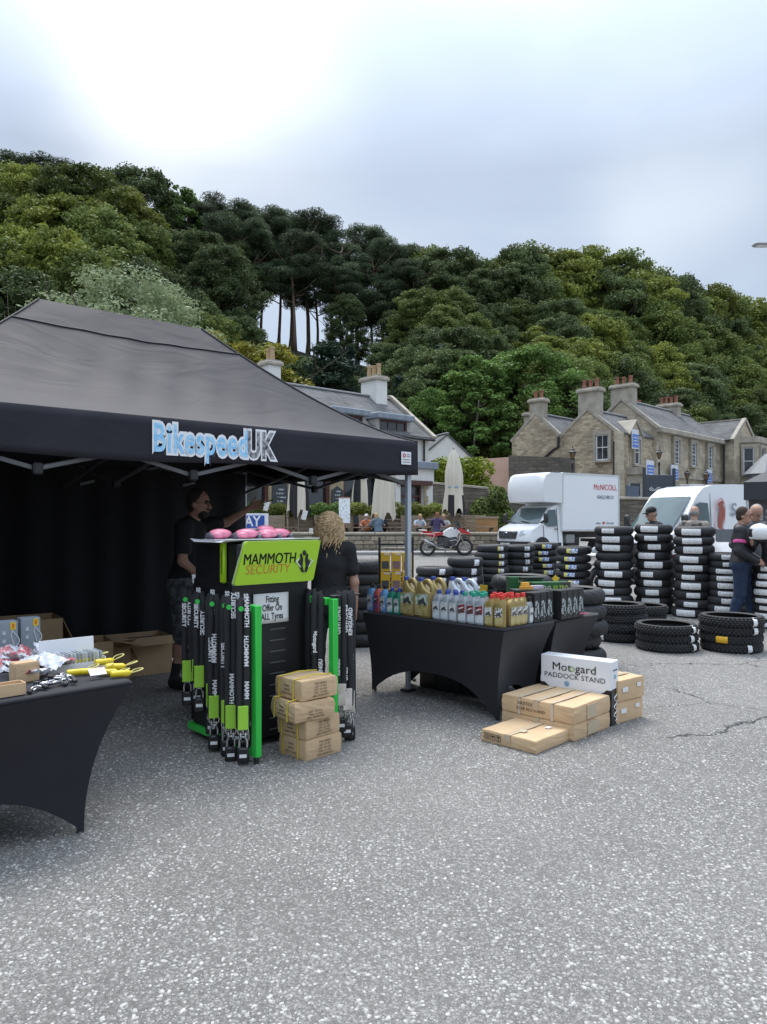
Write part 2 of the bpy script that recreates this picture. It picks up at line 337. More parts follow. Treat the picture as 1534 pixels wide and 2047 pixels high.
# chippings bedded in the worn surface
def chippings():
    rng = np.random.default_rng(3); N = 74000
    Y = 1.15 + (8.5 - 1.15) * rng.random(N) ** 1.25; X = (rng.random(N) * 2 - 1) * (Y * .56 + .9)
    dens = np.sin(X * 2.1 + 1.3 * np.sin(Y * 1.7)) * np.sin(Y * 2.6 + 1.1 * np.sin(X * 1.9)) + .5 * np.sin(X * 6.3 + 2 * np.sin(Y * 3)) * np.sin(Y * 7.1)
    keep = rng.random(N) < np.clip(.62 + .38 * dens, .18, 1); X = X[keep]; Y = Y[keep]; N = len(X)
    r = .0022 + .0088 * rng.random(N) ** 3.0; K = 5
    a0 = rng.random(N) * 6.283; el = .62 + .38 * rng.random(N); tx = (rng.random(N) - .5) * .45; ty = (rng.random(N) - .5) * .45; hz = .0012 + .0026 * rng.random(N)
    ca, sa = np.cos(a0), np.sin(a0); V_ = np.zeros((N, 2 * K, 3))
    for k in range(K):
        th = 2 * math.pi * k / K; rr = r * (.78 + .44 * rng.random(N)); u = rr * math.cos(th); w = rr * el * math.sin(th)
        x = u * ca - w * sa; y = u * sa + w * ca
        V_[:, k, 0] = X + x * .8; V_[:, k, 1] = Y + y * .8; V_[:, k, 2] = np.maximum(hz + x * tx + y * ty, .0006)
        V_[:, K + k, 0] = X + x * 1.12; V_[:, K + k, 1] = Y + y * 1.12; V_[:, K + k, 2] = -.001
    o = (np.arange(N) * 2 * K)[:, None]; loops = [o + np.arange(K)[None]]; tot = [np.full(N, K)]
    idx = [loops[0].reshape(N, K)]
    sides = np.stack([np.stack([o[:, 0] + K + k, o[:, 0] + K + (k + 1) % K, o[:, 0] + (k + 1) % K, o[:, 0] + k], 1) for k in range(K)], 1).reshape(-1, 4)
    li = np.concatenate([idx[0].ravel(), sides.ravel()]); tt = np.concatenate([np.full(N, K), np.full(len(sides), 4)]); ls = np.concatenate([[0], np.cumsum(tt)[:-1]])
    me = bpy.data.meshes.new('chippings'); me.vertices.add(N * 2 * K); me.vertices.foreach_set('co', V_.ravel()); me.loops.add(len(li)); me.loops.foreach_set('vertex_index', li.astype(np.int32))
    me.polygons.add(len(tt)); me.polygons.foreach_set('loop_start', ls.astype(np.int32)); me.polygons.foreach_set('loop_total', tt.astype(np.int32)); me.update(calc_edges=True); me.validate()
    me.materials.append(pm('pale chipping', (.56, .54, .505), .8, (.20, .193, .182), scale=55, detail=0, contrast=.27))
    return link('stone_chippings', me)
tag(chippings(), 'pale stone chippings bedded in the worn asphalt', kind='stuff')
# ================================================================ hill
def hill_top(r): return float(np.interp(r, [-.7, -.45, -.3, -.1, .08, .25, .45, .7], [33, 31, 27.5, 22.5, 19.5, 18, 17, 14]))
def hz(x, y):
    s = min(1, max(0, (y - 57 - max(0, x - 13) * .7) / 38)); s = s * s * (3 - 2 * s); H = hill_top(x / max(y, 40)); z = gz(x, y) + (H - 1) * s
    yt = 97 + max(0, x - 13) * .7
    if y > yt: z -= (y - yt) * .12
    return z + (.5 * math.sin(x * .31) * math.sin(y * .23) if y > 59 else 0)
g = MB(); nx, ny = 70, 38
g.grid(lambda u, v: (-130 + 260 * u, 56.5 + 110 * v, hz(-130 + 260 * u, 56.5 + 110 * v) - (.3 if v == 0 else 0)), nx, ny)
tag(g.build('hill', pm('woodland floor', (.035, .042, .018), .95, (.02, .018, .012), scale=.7, bump=.8, bscale=3), smooth=180), kind='structure')
# ================================================================ trees
def leaf_mesh(name, mat, lobes, n, size, aspect=.6, up=.35, seed=0, shell=(.72, 1.06), wild=.55):
    """leaf-sized faces spread through a crown made of uneven clumps"""
    rng = np.random.default_rng(seed); C = np.array([l[:3] for l in lobes]); Rr = np.array([l[3:6] for l in lobes])
    w = (Rr[:, 0] * Rr[:, 1] + Rr[:, 0] * Rr[:, 2]); w = w / w.sum(); k = rng.choice(len(lobes), n, p=w)
    d = rng.normal(size=(n, 3)); d[:, 2] += up; d /= np.linalg.norm(d, axis=1)[:, None]
    rad = shell[0] + (shell[1] - shell[0]) * rng.random(n) ** .6; P = C[k] + d * Rr[k] * rad[:, None]
    nrm = d * .8 + rng.normal(size=(n, 3)) * wild; nrm[:, 2] += .35; nrm /= np.linalg.norm(nrm, axis=1)[:, None]
    t1 = np.cross(nrm, rng.normal(size=(n, 3))); t1 /= np.linalg.norm(t1, axis=1)[:, None] + 1e-9; t2 = np.cross(nrm, t1)
    s = size * (.6 + .8 * rng.random(n))[:, None]; a = t1 * s; b = t2 * s * aspect
    V_ = np.stack([P - a, P - b * .9 + nrm * s * .12, P + a, P + b], 1).reshape(-1, 3)
    me = bpy.data.meshes.new(name); me.vertices.add(4 * n); me.vertices.foreach_set('co', V_.ravel()); me.loops.add(4 * n); me.loops.foreach_set('vertex_index', np.arange(4 * n, dtype=np.int32))
    me.polygons.add(n); me.polygons.foreach_set('loop_start', np.arange(0, 4 * n, 4, dtype=np.int32)); me.polygons.foreach_set('loop_total', np.full(n, 4, np.int32)); me.update(calc_edges=True)
    me.materials.append(mat); return me
def leafmat(name, c, c2, sc_=.55, rnd=.32):
    m = pm(name, c, .62, c2, scale=sc_, spec=.22, detail=5, contrast=.2, objrand=rnd); nt = m.node_tree; b = nt.nodes['Principled BSDF']
    src = b.inputs['Base Color'].links[0].from_socket; tr = ND(nt, 'ShaderNodeBsdfTranslucent'); nt.links.new(src, tr.inputs['Color'])
    ms = ND(nt, 'ShaderNodeMixShader'); ms.inputs[0].default_value = .28; nt.links.new(b.outputs[0], ms.inputs[1]); nt.links.new(tr.outputs[0], ms.inputs[2])
    nt.links.new(ms.outputs[0], nt.nodes['Material Output'].inputs['Surface']); return m
BARK = pm('grey brown bark', (.085, .07, .055), .9, (.04, .033, .027), scale=5, bump=.6, stretch=(3, 3, .6))
PBARK = pm('pine bark', (.27, .18, .125), .9, (.10, .072, .055), scale=4, bump=.6, stretch=(3, 3, .6))
PALEBARK = pm('pale birch bark', (.32, .29, .24), .85, (.15, .13, .1), scale=3, stretch=(3, 3, .8))
def trunk_mesh(h, r, seed, limbs=7, top=.8, lean=.03, mat=BARK, spread=.35, lo=.3):
    rng = random.Random(seed); mb = MB(); path = []; rr = []; a = rng.uniform(0, 6)
    for i in range(7):
        t = i / 6; path.append((math.sin(a + t * 3) * lean * h * t, math.cos(a * 1.7 + t * 2.5) * lean * h * t, -.6 + (h * top + .6) * t)); rr.append(r * (1 - .72 * t) * (1.35 if i == 0 else 1))
    mb.tube(path, rr, 8)
    for k in range(limbs):
        t = rng.uniform(lo, .95); i = min(5, int(t * 6)); f = t * 6 - i; p = Vector(path[i]).lerp(Vector(path[i + 1]), f); an = rng.uniform(0, 6.28); L_ = h * spread * rng.uniform(.5, 1)
        q = p + Vector((math.cos(an) * L_ * .6, math.sin(an) * L_ * .6, L_ * .25)); q2 = q + Vector((math.cos(an + .3) * L_ * .4, math.sin(an + .3) * L_ * .4, L_ * .4))
        mb.tube([p, q, q2], [r * .34, r * .2, r * .06], 6)
    return mb.mesh('trunk', mat, 180)
def lobes_broad(seed, h=14, w=5.0, n=46, z0=.28):
    """many small flattened leaf sprays at uneven distances from the stem, some standing out of the outline"""
    rng = random.Random(seed); out = []; bulge = [(rng.uniform(0, 6.28), rng.uniform(.1, .95), rng.uniform(.75, 1.22)) for _ in range(9)]
    for i in range(n * 3):
        t = rng.random() ** .9; z = h * (z0 + (1 - z0) * t); env = w * math.sqrt(max(.04, 1 - ((t - .40) / .64) ** 2)); a = rng.uniform(0, 6.28)
        for ba, bt, bs in bulge:
            q = math.cos(a - ba)
            if q > .5 and abs(t - bt) < .22: env *= 1 + (bs - 1) * (q - .5) * 2
        rr = env * (rng.uniform(.3, 1.0) ** .5) * (1.12 if rng.random() < .12 else 1); s = rng.uniform(.35, .95) * w / 5
        out.append((rr * math.cos(a), rr * math.sin(a), min(z, h - s * .4) - .25 * rr / w, s * rng.uniform(.8, 1.5), s * rng.uniform(.8, 1.5), s * rng.uniform(.5, 1.15)))
    return out
def lobes_pine(seed, h=17):
    rng = random.Random(seed); out = []
    for i in range(30):
        z = h * rng.uniform(.46, .98); w = 3.3 * (1.15 - (z / h - .52) * 1.35) + .4; a = rng.uniform(0, 6.28); rr = w * math.sqrt(rng.random())
        s = rng.uniform(.55, 1.05); out.append((rr * math.cos(a), rr * math.sin(a), z, s * 1.25, s * 1.25, s * .6))
    return out
def lobes_cone(seed, h=13, w=3.6, n=44):
    rng = random.Random(seed); out = []
    for i in range(n):
        t = rng.random() ** .8; z = h * (.06 + .92 * t); rr = w * (1 - t) ** .75 * rng.uniform(.55, 1); a = rng.uniform(0, 6.28)
        s = .5 + .75 * (1 - t); out.append((rr * math.cos(a), rr * math.sin(a), z, s * 1.3, s * 1.3, s * .55))
    return out
LM = dict(green=leafmat('mid green leaves', (.20, .245, .062), (.075, .11, .028)), dark=leafmat('dark green leaves', (.135, .18, .065), (.055, .08, .03)),
          yellow=leafmat('yellow green leaves', (.27, .30, .055), (.105, .14, .028)), pale=leafmat('silvery leaves', (.34, .40, .23), (.13, .17, .08), .8),
          gold=leafmat('golden conifer foliage', (.32, .29, .04), (.10, .11, .02), .7), pine=leafmat('pine needles', (.115, .155, .075), (.046, .066, .036), .6),
          fresh=leafmat('fresh green leaves', (.17, .27, .065), (.06, .11, .026), .7), yew=leafmat('dark conifer foliage', (.05, .095, .052), (.018, .04, .023), .7))
CROWNS = {}
def crown(kind, var):
    k = (kind, var)
    if k in CROWNS: return CROWNS[k]
    if kind == 'pine': me = leaf_mesh('crown', LM['pine'], lobes_pine(40 + var), 24000, .17, .22, .4, var, (.05, 1.35), 1.2); tm = trunk_mesh(17, .24, 60 + var, 16, .93, .07, PBARK, .24, .34); H = 17
    elif kind in ('gold', 'yew'): me = leaf_mesh('crown', LM[kind], lobes_cone(20 + var, n=80), 17000, .19, .3, .2, var, (.3, 1.2), .8); tm = trunk_mesh(13, .25, 80 + var, 3, .9); H = 13
    elif kind == 'slim': me = leaf_mesh('crown', LM['fresh'], lobes_broad(90 + var, 13, 2.5, 70, .16), 22000, .14, .5, .2, var, (.3, 1.15)); tm = trunk_mesh(13, .15, 95, 5, .75, .03, PALEBARK, .15); H = 13
    elif kind == 'pale': me = leaf_mesh('crown', LM['pale'], lobes_broad(70 + var, 12, 4.6, 95, .12), 30000, .105, .45, .4, var, (.5, 1.1)); tm = trunk_mesh(12, .25, 75, 8); H = 12
    else: me = leaf_mesh('crown', LM[kind], lobes_broad(10 + 7 * var, 14, 4.1 + .3 * (var % 2), 85, .10), 46000, .125, .6, .3, var, (.1, 1.25), .8); tm = trunk_mesh(14, .32, 30 + var, 8); H = 14
    CROWNS[k] = (me, tm, H); return CROWNS[k]
TREE_LABELS = dict(pine=('tall dark pine with bare trunk on the hill ridge', 'pines on the hill ridge'), green=('mid green broadleaf tree on the wooded hillside', 'green broadleaf trees on the hillside'),
    dark=('dark green broadleaf tree on the wooded hillside', 'dark broadleaf trees on the hillside'), yellow=('yellow green broadleaf tree on the wooded hillside', 'yellow green trees on the hillside'),
    gold=('golden green feathery conifer behind the white pub roof', 'golden conifers behind the pub'), yew=('dense dark conifer at the foot of the hill', 'dark conifers at the foot of the hill'),
    fresh=('bright fresh green spreading tree at the foot of the hill', None), slim=('slim light green tree with pale stem beside the white outbuilding', None), pale=('silvery pale leaved tree behind the black gazebo roof', None))
TN = dict(pine='pine_tree', gold='conifer_tree', yew='conifer_tree')
rt = random.Random(11)
def tree(kind, px, ytop, Y, wide=1.0, hmax=22, hmin=7, var=None, label=None):
    if px > 1080: Y += (px - 1080) / 450 * 16
    X = (px - CX) / F * Y; zb = hz(X, Y) if Y > 56.5 else gz(X, Y); zt = CH + (HY - ytop) / F * Y; h = min(hmax, max(hmin, zt - zb))
    me, tm, H = crown(kind, rt.randrange(2 if kind in ('green', 'dark', 'yellow') else 3) if var is None else var); s = h / H
    lb, gp = TREE_LABELS[kind]
    t = thing(TN.get(kind, 'broadleaf_tree'), label or lb, 'tree', (X, Y, zb), rt.uniform(0, 6.28), None if label else gp); t.scale = (s * wide * rt.uniform(.92, 1.1), s * wide * rt.uniform(.92, 1.1), s)
    link('trunk', tm, t); link('crown', me, t); return t
SKY_X = [-60, 0, 60, 150, 230, 300, 360, 420, 480, 540, 600, 660, 720, 800, 860, 930, 1000, 1100, 1180, 1260, 1330, 1400, 1450, 1500, 1540, 1620]
SKY_Y = [310, 306, 315, 338, 345, 372, 384, 402, 384, 405, 418, 440, 458, 474, 487, 492, 508, 492, 502, 524, 540, 560, 598, 592, 612, 625]
def skl(px): return float(np.interp(px, SKY_X, SKY_Y))
for i, px in enumerate(range(375, 870, 26)):      # ridge pines
    tree('pine', px + rt.uniform(-10, 10), skl(px) + (rt.uniform(0, 25) if i % 2 else rt.uniform(20, 70)), 97 + rt.uniform(-3, 3), rt.uniform(.95, 1.25), 24, 13)
for px in (440, 500, 590, 690, 790, 830): tree('pine', px, skl(px) + rt.uniform(30, 80), 91 + rt.uniform(-2, 2), 1.15, 22, 12)
for px in (395, 455, 690, 790, 850): tree('dark', px + rt.uniform(-8, 8), skl(px) + rt.uniform(95, 170), 89 + rt.uniform(-3, 3), 1.0, 17)
for px in (15, 80, 140): tree('pine', px, skl(px) + rt.uniform(0, 12), 96, 1.5, 24)
tree('dark', 285, 350, 94, 1.0, 24); tree('dark', 225, 355, 95, .9, 22); tree('slim', 362, 382, 96, 1.1, 20, label='thin leaved tree standing out on the ridge beside the pines')
for px, yt, Y, k, w in ((60, 345, 86, 'yellow', 1.1), (165, 348, 84, 'green', 1.15), (240, 390, 82, 'yellow', 1.0), (-30, 380, 80, 'green', 1.1), (110, 410, 78, 'yellow', 1.1), (200, 440, 76, 'green', 1.05), (290, 450, 80, 'green', .9),
        (20, 470, 72, 'yellow', 1.0), (110, 475, 70, 'yellow', 1.0), (330, 470, 84, 'dark', 1.0), (395, 470, 83, 'dark', 1.0), (440, 500, 80, 'dark', .9), (-60, 470, 70, 'green', 1.1), (-90, 400, 84, 'green', 1.2), (190, 520, 68, 'green', 1.0), (300, 540, 70, 'dark', 1.0), (380, 590, 72, 'dark', 1.0),
        (40, 560, 62, 'dark', 1.0), (-40, 560, 62, 'dark', 1.0), (345, 620, 66, 'dark', .9), (480, 640, 74, 'dark', .9), (430, 640, 68, 'green', .8)):
    tree(k, px, yt, Y, w, 21)
# right-hand wood: a closed canopy from the ridge down to the houses
for row, (Y, drop) in enumerate(((97, 0), (92, 34), (86, 82), (80, 128), (74, 172), (69, 215), (64, 262))):
    step = 50 if row < 3 else 60
    for px in range(850 + (row % 2) * 30, 1640, step):
        x = px + rt.uniform(-14, 14); k = rt.choice(['green', 'green', 'dark', 'green', 'yellow'] if x > 1050 else ['dark', 'green', 'dark'])
        if row >= 5: k = rt.choice(['dark', 'dark', 'green'])
        tree(k, x, skl(x) + drop + rt.uniform(-4, 34 if row == 0 else 46), Y + rt.uniform(-2, 2), rt.uniform(.85, 1.15), 23, 9)
for px, yt, Y in ((560, 700, 76), (610, 715, 72), (700, 690, 74), (770, 690, 76), (830, 700, 70), (880, 690, 68), (520, 690, 70), (670, 740, 66), (740, 745, 64), (800, 750, 66)): tree('dark' if px % 20 else 'yew', px, yt, Y, .95, 13, 5)
tree('gold', 425, 662, 58, 1.1, 18); tree('gold', 548, 688, 60, 1.5, 18); tree('gold', 488, 685, 61, 1.2, 18)
tree('yew', 655, 672, 62, 1.35, 15); tree('yew', 600, 760, 60, 1.2, 12)
tree('pale', 250, 545, 50, 1.15, 17, var=0); tree('slim', 945, 715, 62, 1.3, 15, var=1)
tree('fresh', 1055, 672, 66, 1.25, 13, var=1); tree('fresh', 858, 745, 62, .9, 10, var=2, label='light green bushy tree behind the pub gable end')
# leafless twiggy shrub beside the gazebo peak
def twigs():
    rng = random.Random(4); t = thing('bare_shrub', 'leafless twiggy shrub behind the gazebo peak', 'shrub', (-20.5, 44, gz(-20, 44))); mb = MB()
    for i in range(46):
        a = rng.uniform(0, 6.28); L_ = rng.uniform(9, 14.5); s = rng.uniform(.08, .26); p = [(0, 0, 0)]
        for k in range(1, 6): f = k / 5; p.append((math.cos(a) * s * L_ * f + rng.uniform(-.2, .2), math.sin(a) * s * L_ * f + rng.uniform(-.2, .2), L_ * f))
        mb.tube(p, [.07, .055, .04, .03, .02, .01], 4)
        for q in p[2:5]:
            mb.tube([q, (q[0] + rng.uniform(-1, 1), q[1] + rng.uniform(-1, 1), q[2] + rng.uniform(.6, 1.6))], [.02, .006], 4)
    mb.build('branches', pm('grey twigs', (.19, .16, .13), .9), t)
twigs()
# ================================================================ buildings
GLASS = pm('dark window glass', (.03, .037, .042), .05, (.022, .028, .032), scale=.7, spec=.8)
WFR = pm('white window paint', (.74, .75, .74), .5); BROWN = pm('red brown joinery', (.10, .035, .028), .5, (.07, .025, .02))
def rubble(n, a, b, c, w, h, m=.02, bump=.8): return stone_mat(n, a, b, c, w, h, m, bump)
RUB = rubble('rubble stone', (.56, .465, .325), (.30, .245, .17), (.43, .365, .265), .40, .175, .02); ASH = rubble('ashlar stone', (.52, .45, .335), (.39, .335, .245), (.31, .27, .20), .8, .34, .012, .35)
DRUB = rubble('dark rubble wall', (.19, .165, .13), (.105, .095, .08), (.13, .115, .09), .4, .2, .03); SLATE = stone_mat('roof slates', (.16, .158, .158), (.11, .11, .112), (.07, .07, .072), .34, .16, .012, .5)
DRESS = pm('dressed stone', (.46, .415, .335), .85, (.27, .245, .20), scale=1.8, bump=.3); RENDER = pm('white render', (.78, .77, .73), .8, (.66, .65, .60), scale=.9, detail=7)
TERRA = pm('terracotta pot', (.34, .135, .085), .8, (.2, .085, .06), scale=5); BUFF = pm('buff chimney pot', (.50, .36, .20), .8, (.36, .25, .14), scale=5)
LEAD = pm('lead flashing', (.27, .31, .36), .55, (.17, .195, .23), scale=2.2, stretch=(3, 3, .4)); SAND = rubble('sandstone quoins', (.48, .38, .235), (.40, .31, .19), (.36, .31, .22), .55, .3, .014, .3); RIDGE = pm('ridge tile', (.33, .33, .33), .8)
def window(parent, M, w, h, cols=2, rows=4, fr=WFR, ft=.07, sill=True, surround=None, glass=GLASS, meet=True):
    """sash window; M: x right, y up, z outward, origin at its centre"""
    wdw = empty('window', (0, 0, 0), parent=parent); wdw.matrix_local = M; mb = MB()
    for s in (-1, 1): mb.box((s * (w - ft) / 2, 0, .02), (ft, h, .08)); mb.box((0, s * (h - ft) / 2, .018), (w - ft * 2, ft, .076))
    for i in range(1, cols): mb.box((-w / 2 + w * i / cols, 0, .015), (.028, h - 2 * ft, .05))
    for j in range(1, rows): mb.box((0, -h / 2 + h * j / rows, .016), (w - 2 * ft, .06 if (meet and j * 2 == rows) else .028, .054))
    mb.build('frame', fr, wdw); MB().box((0, 0, -.012), (w - ft, h - ft, .02)).build('pane', glass, wdw)
    if sill: MB().box((0, -h / 2 - .08, .10), (w + .3, .14, .26), bev=.01).build('sill', DRESS, wdw)
    if surround:
        mb = MB(); d = .2
        for s in (-1, 1): mb.box((s * (w / 2 + .09), 0, d / 2 - .03), (.18, h, d))
        mb.box((0, h / 2 + .13, d / 2 - .028), (w + .36, .26, d + .004)); mb.each('surround', surround, wdw)
    return wdw
def chimney(parent, c, wx, wy, z0, z1, pots, mat, pot_mat, along='y', cope=DRESS, ph=.62):
    ch = MB().box((c[0], c[1], (z0 + z1) / 2), (wx, wy, z1 - z0)).build('chimney', mat, parent)
    mb = MB(); mb.box((c[0], c[1], z1 + .11), (wx + .28, wy + .28, .22), bev=.04); mb.box((c[0], c[1], z1 + .27), (wx + .1, wy + .1, .1)); mb.build('coping', cope, ch)
    for i in range(pots):
        o = ((i + .5) / pots - .5) * ((wy if along == 'y' else wx) - .1); x = c[0] + (0 if along == 'y' else o); y = c[1] + (o if along == 'y' else 0); h = ph * (1 - .08 * (i % 2))
        MB().lathe([(.0, 0), (.14, 0), (.125, h * .8), (.16, h * .82), (.16, h), (.11, h), (.1, h * .5), (0, h * .5)], 10, T(x, y, z1 + .3)).build('chimney_pot', pot_mat, ch, 40)
    return ch
def gable_roof(parent, x0, x1, y0, y1, ze, zr, mat, ov=.18, name='roof', th=.14, ridge=True, endov=.1):
    """ridge along local x"""
    ym = (y0 + y1) / 2; k = (zr - ze) / (ym - y0); mb = MB()
    a = [(y0 - ov, ze - ov * k), (ym, zr), (y1 + ov, ze - ov * k)]; pr = a + [(y, z + th) for y, z in a[::-1]]
    mb.prism(pr, x1 - x0 + 2 * endov, basis((0, 1, 0), (0, 0, 1), (x0 - endov, 0, 0))); o = mb.build(name, mat, parent)
    if ridge: MB().box(((x0 + x1) / 2, ym, zr + th + .03), (x1 - x0 + 2 * endov - .04, .26, .12), bev=.03).build('ridge', RIDGE, o)
    return o
def gable_wall(mb, x0, x1, y0, y1, zb, ze, zr):
    ym = (y0 + y1) / 2; mb.prism([(y0, zb), (y1, zb), (y1, ze), (ym, zr), (y0, ze)], x1 - x0, basis((0, 1, 0), (0, 0, 1), (x0, 0, 0)))
# ---- white pub ------------------------------------------------------------
PA = R(42); PU = Vector((math.cos(PA), math.sin(PA), 0)); PE = at(857, 1000, 45.5); PE.z = 0
pub = thing('white_pub', 'white rendered pub with slate roof and lead dormers behind the terrace', 'pub', PE, PA)
def fx(px, y=0.0):                                # pixel column -> distance along the pub front (at local depth y)
    k = (px - CX) / F; o = PE + Vector((-PU.y, PU.x, 0)) * y; return (k * o.y - o.x) / (PU.x - k * PU.y)
ZF, ZE, ZR, XL = .8, 6.7, 9.3, fx(470)
mb = MB(); xa = -.0
mb.box(((XL + xa) / 2, .25, (4.15 + ZE) / 2), (xa - XL, .5, ZE - 4.15)); mb.box(((XL + xa) / 2, 7.0, (ZF + ZE) / 2 - .3), (xa - XL, .4, ZE - ZF + .6))
for x0, x1 in ((xa - .4, xa), (XL, XL + .4)): mb.prism([(.5, ZF - .6), (6.8, ZF - .6), (6.8, ZE), (3.6, ZR - .02), (.5, ZE)], x1 - x0, basis((0, 1, 0), (0, 0, 1), (x0, 0, 0)))
mb.build('wall', RENDER, pub)
piers = [(fx(538), fx(580)), (fx(660), fx(686)), (fx(768), fx(798)), (fx(838), xa)]
for a, b in piers: MB().box(((a + b) / 2, .22, (ZF - .6 + 4.15) / 2), (b - a, .52, 4.15 - ZF + .6)).build('pier', SAND, pub)
bays = [(XL, piers[0][0]), (piers[0][1], piers[1][0]), (piers[1][1], piers[2][0]), (piers[2][1], piers[3][0])]
for i, (a, b) in enumerate(bays):
    w = empty('window', ((a + b) / 2, .16, (1.3 + 4.15) / 2), parent=pub); h = 4.15 - 1.3
    MB().box((0, .1, 0), (b - a, .02, h)).build('pane', GLASS, w)
    mb = MB(); mb.box((-(b - a) / 2 + .09, 0, 0), (.18, .14, h)); mb.box(((b - a) / 2 - .09, 0, 0), (.18, .14, h)); mb.box((0, 0, -h / 2 + .06), (b - a - .36, .14, .12)); mb.box((0, 0, h / 2 - .08), (b - a - .36, .14, .16))
    if i == 3: mb.box((0, -.002, -.1), (.12, .13, h - .28)); mb.box((0, -.004, .75), (b - a - .36, .125, .1))
    mb.build('frame', BROWN, w)
gable_roof(pub, XL, xa, 0, 7.2, ZE, ZR, SLATE, .3)
for s in (0,): MB().bar((xa + .12, -.4, ZE - .1), (xa + .12, 3.6, ZR + .32), .32, .22).bar((xa + .12, 3.6, ZR + .32), (xa + .12, 7.6, ZE - .1), .32, .22).build('gable_coping', DRESS, pub)
for pxa, pxb in ((655, 738), (745, 826), (575, 632)):
    a, b = fx(pxa + 8), fx(pxb - 6); d = empty('dormer', ((a + b) / 2, 0, 0), parent=pub); w = b - a
    mb = MB()
    for s in (-1, 1): mb.box((s * (w / 2 - .12), 1.0, 6.85), (.24, 2.0, 1.25))
    mb.box((0, .1, 6.42), (w - .48, .18, .2)); mb.each('cheek', pm('grey dormer render', (.42, .41, .39), .85), d)
    window(d, basis((1, 0, 0), (0, 0, 1), (0, .12, 6.95)), w - .5, .95, 3, 1, BROWN, .1, False)
    MB().box((0, .95, 7.62), (w + .22, 2.6, .36), bev=.05).build('lead_roof', LEAD, d)
chimney(pub, (fx(748, 3.6), 3.6), .9, 1.5, ZR - .6, ZR + 1.1, 3, RENDER, BUFF, 'y', DRESS, .8); chimney(pub, (fx(541, 3.6), 3.6), .8, .9, ZR - .6, ZR + 1.0, 2, RENDER, BUFF, 'y', DRESS, .8)
mb = MB(); mb.tube([(xa - .5, -.12, ZE - .15), (xa - .5, -.12, 1.2)], .06, 8); mb.tube([(XL, -.42, ZE - .25), (xa + .1, -.42, ZE - .25)], .07, 8); mb.each('pipe', pm('black iron', (.02, .02, .022), .5), pub)
# porch with flat lead roof
po = empty('porch', (0, 0, 0), parent=pub); qa, qb = fx(792, -1.6), fx(868, -1.6); mb = MB()
for a, b in ((qa, qa + .35), (qb - .85, qb)): mb.box(((a + b) / 2, -.8, (ZF - .6 + 4.5) / 2), (b - a, 1.596, 5.1 - ZF))
mb.box(((qa + qb) / 2, -.8, 4.2), (qb - qa, 1.6, .75)); mb.build('wall', RENDER, po)
for k in range(8): MB().box((qb - .85 + (.17 if k % 2 else .1), -1.61, .9 + k * .38), (.34 if k % 2 else .2, .06, .36), bev=.01).build('quoin', SAND, po)
MB().box(((qa + qb) / 2, -.85, 4.75), (qb - qa + .35, 1.95, .42), bev=.03).build('lead_roof', LEAD, po)
MB().box(((qa + qb) / 2 - .1, -1.66, 3.72), (qb - qa - .3, .16, .26)).build('lintel', BROWN, po)
dx0, dx1 = qa + .35, qb - .85; mb = MB()
for x in (dx0 + .06, (dx0 + dx1) / 2, dx1 - .06): mb.box((x, -1.3, 2.2), (.14, .12, 2.9))
for z in (2.95, .9, 3.55): mb.box(((dx0 + dx1) / 2, -1.302, z), (dx1 - dx0 - .02, .1, .14))
dr = mb.build('door', BROWN, po); MB().box(((dx0 + dx1) / 2, -1.25, 2.2), (dx1 - dx0 - .04, .02, 2.7)).build('pane', GLASS, dr)
MB().tube([(dx0 + .3, -2.4, .95), (dx0 + 1.2, -2.0, 1.75), (dx0 + 1.6, -1.8, 1.75)], .04, 6).build('handrail', pm('galvanised rail', (.6, .6, .6), .4, metal=.6), po)
for px, w, nm in ((558, .95, 'black chalkboard menu fixed between the pub windows'), (673, .8, 'black chalkboard with arched top beside the brown pub post')):
    x = fx(px); t = thing('chalkboard', nm, 'menu board', PE + PU * x + Vector((PU.y, -PU.x, 0)) * .08, PA); h = 1.6 if px == 558 else 1.2
    mb = MB(); poly = [(-w / 2, 2.0), (w / 2, 2.0), (w / 2, 2.0 + h)] + ([(0, 2.25 + h)] if px == 673 else []) + [(-w / 2, 2.0 + h)]; mb.prism(poly, .05, basis((1, 0, 0), (0, 0, 1), (0, .03, 0))); mb.build('board', pm('chalkboard', (.05, .06, .065), .7), t)
    for k in range(6): MB().box(((k % 2) * .06, -.025, 2.15 + k * .2), (w * (.62 - .12 * (k % 3)), .01, .075)).build('chalk_line', print_mat('chalk print', (.42, .45, .46), (.06, .07, .075), 14, 3, .52) if 'chalk print' not in MATS else MATS['chalk print'], t)
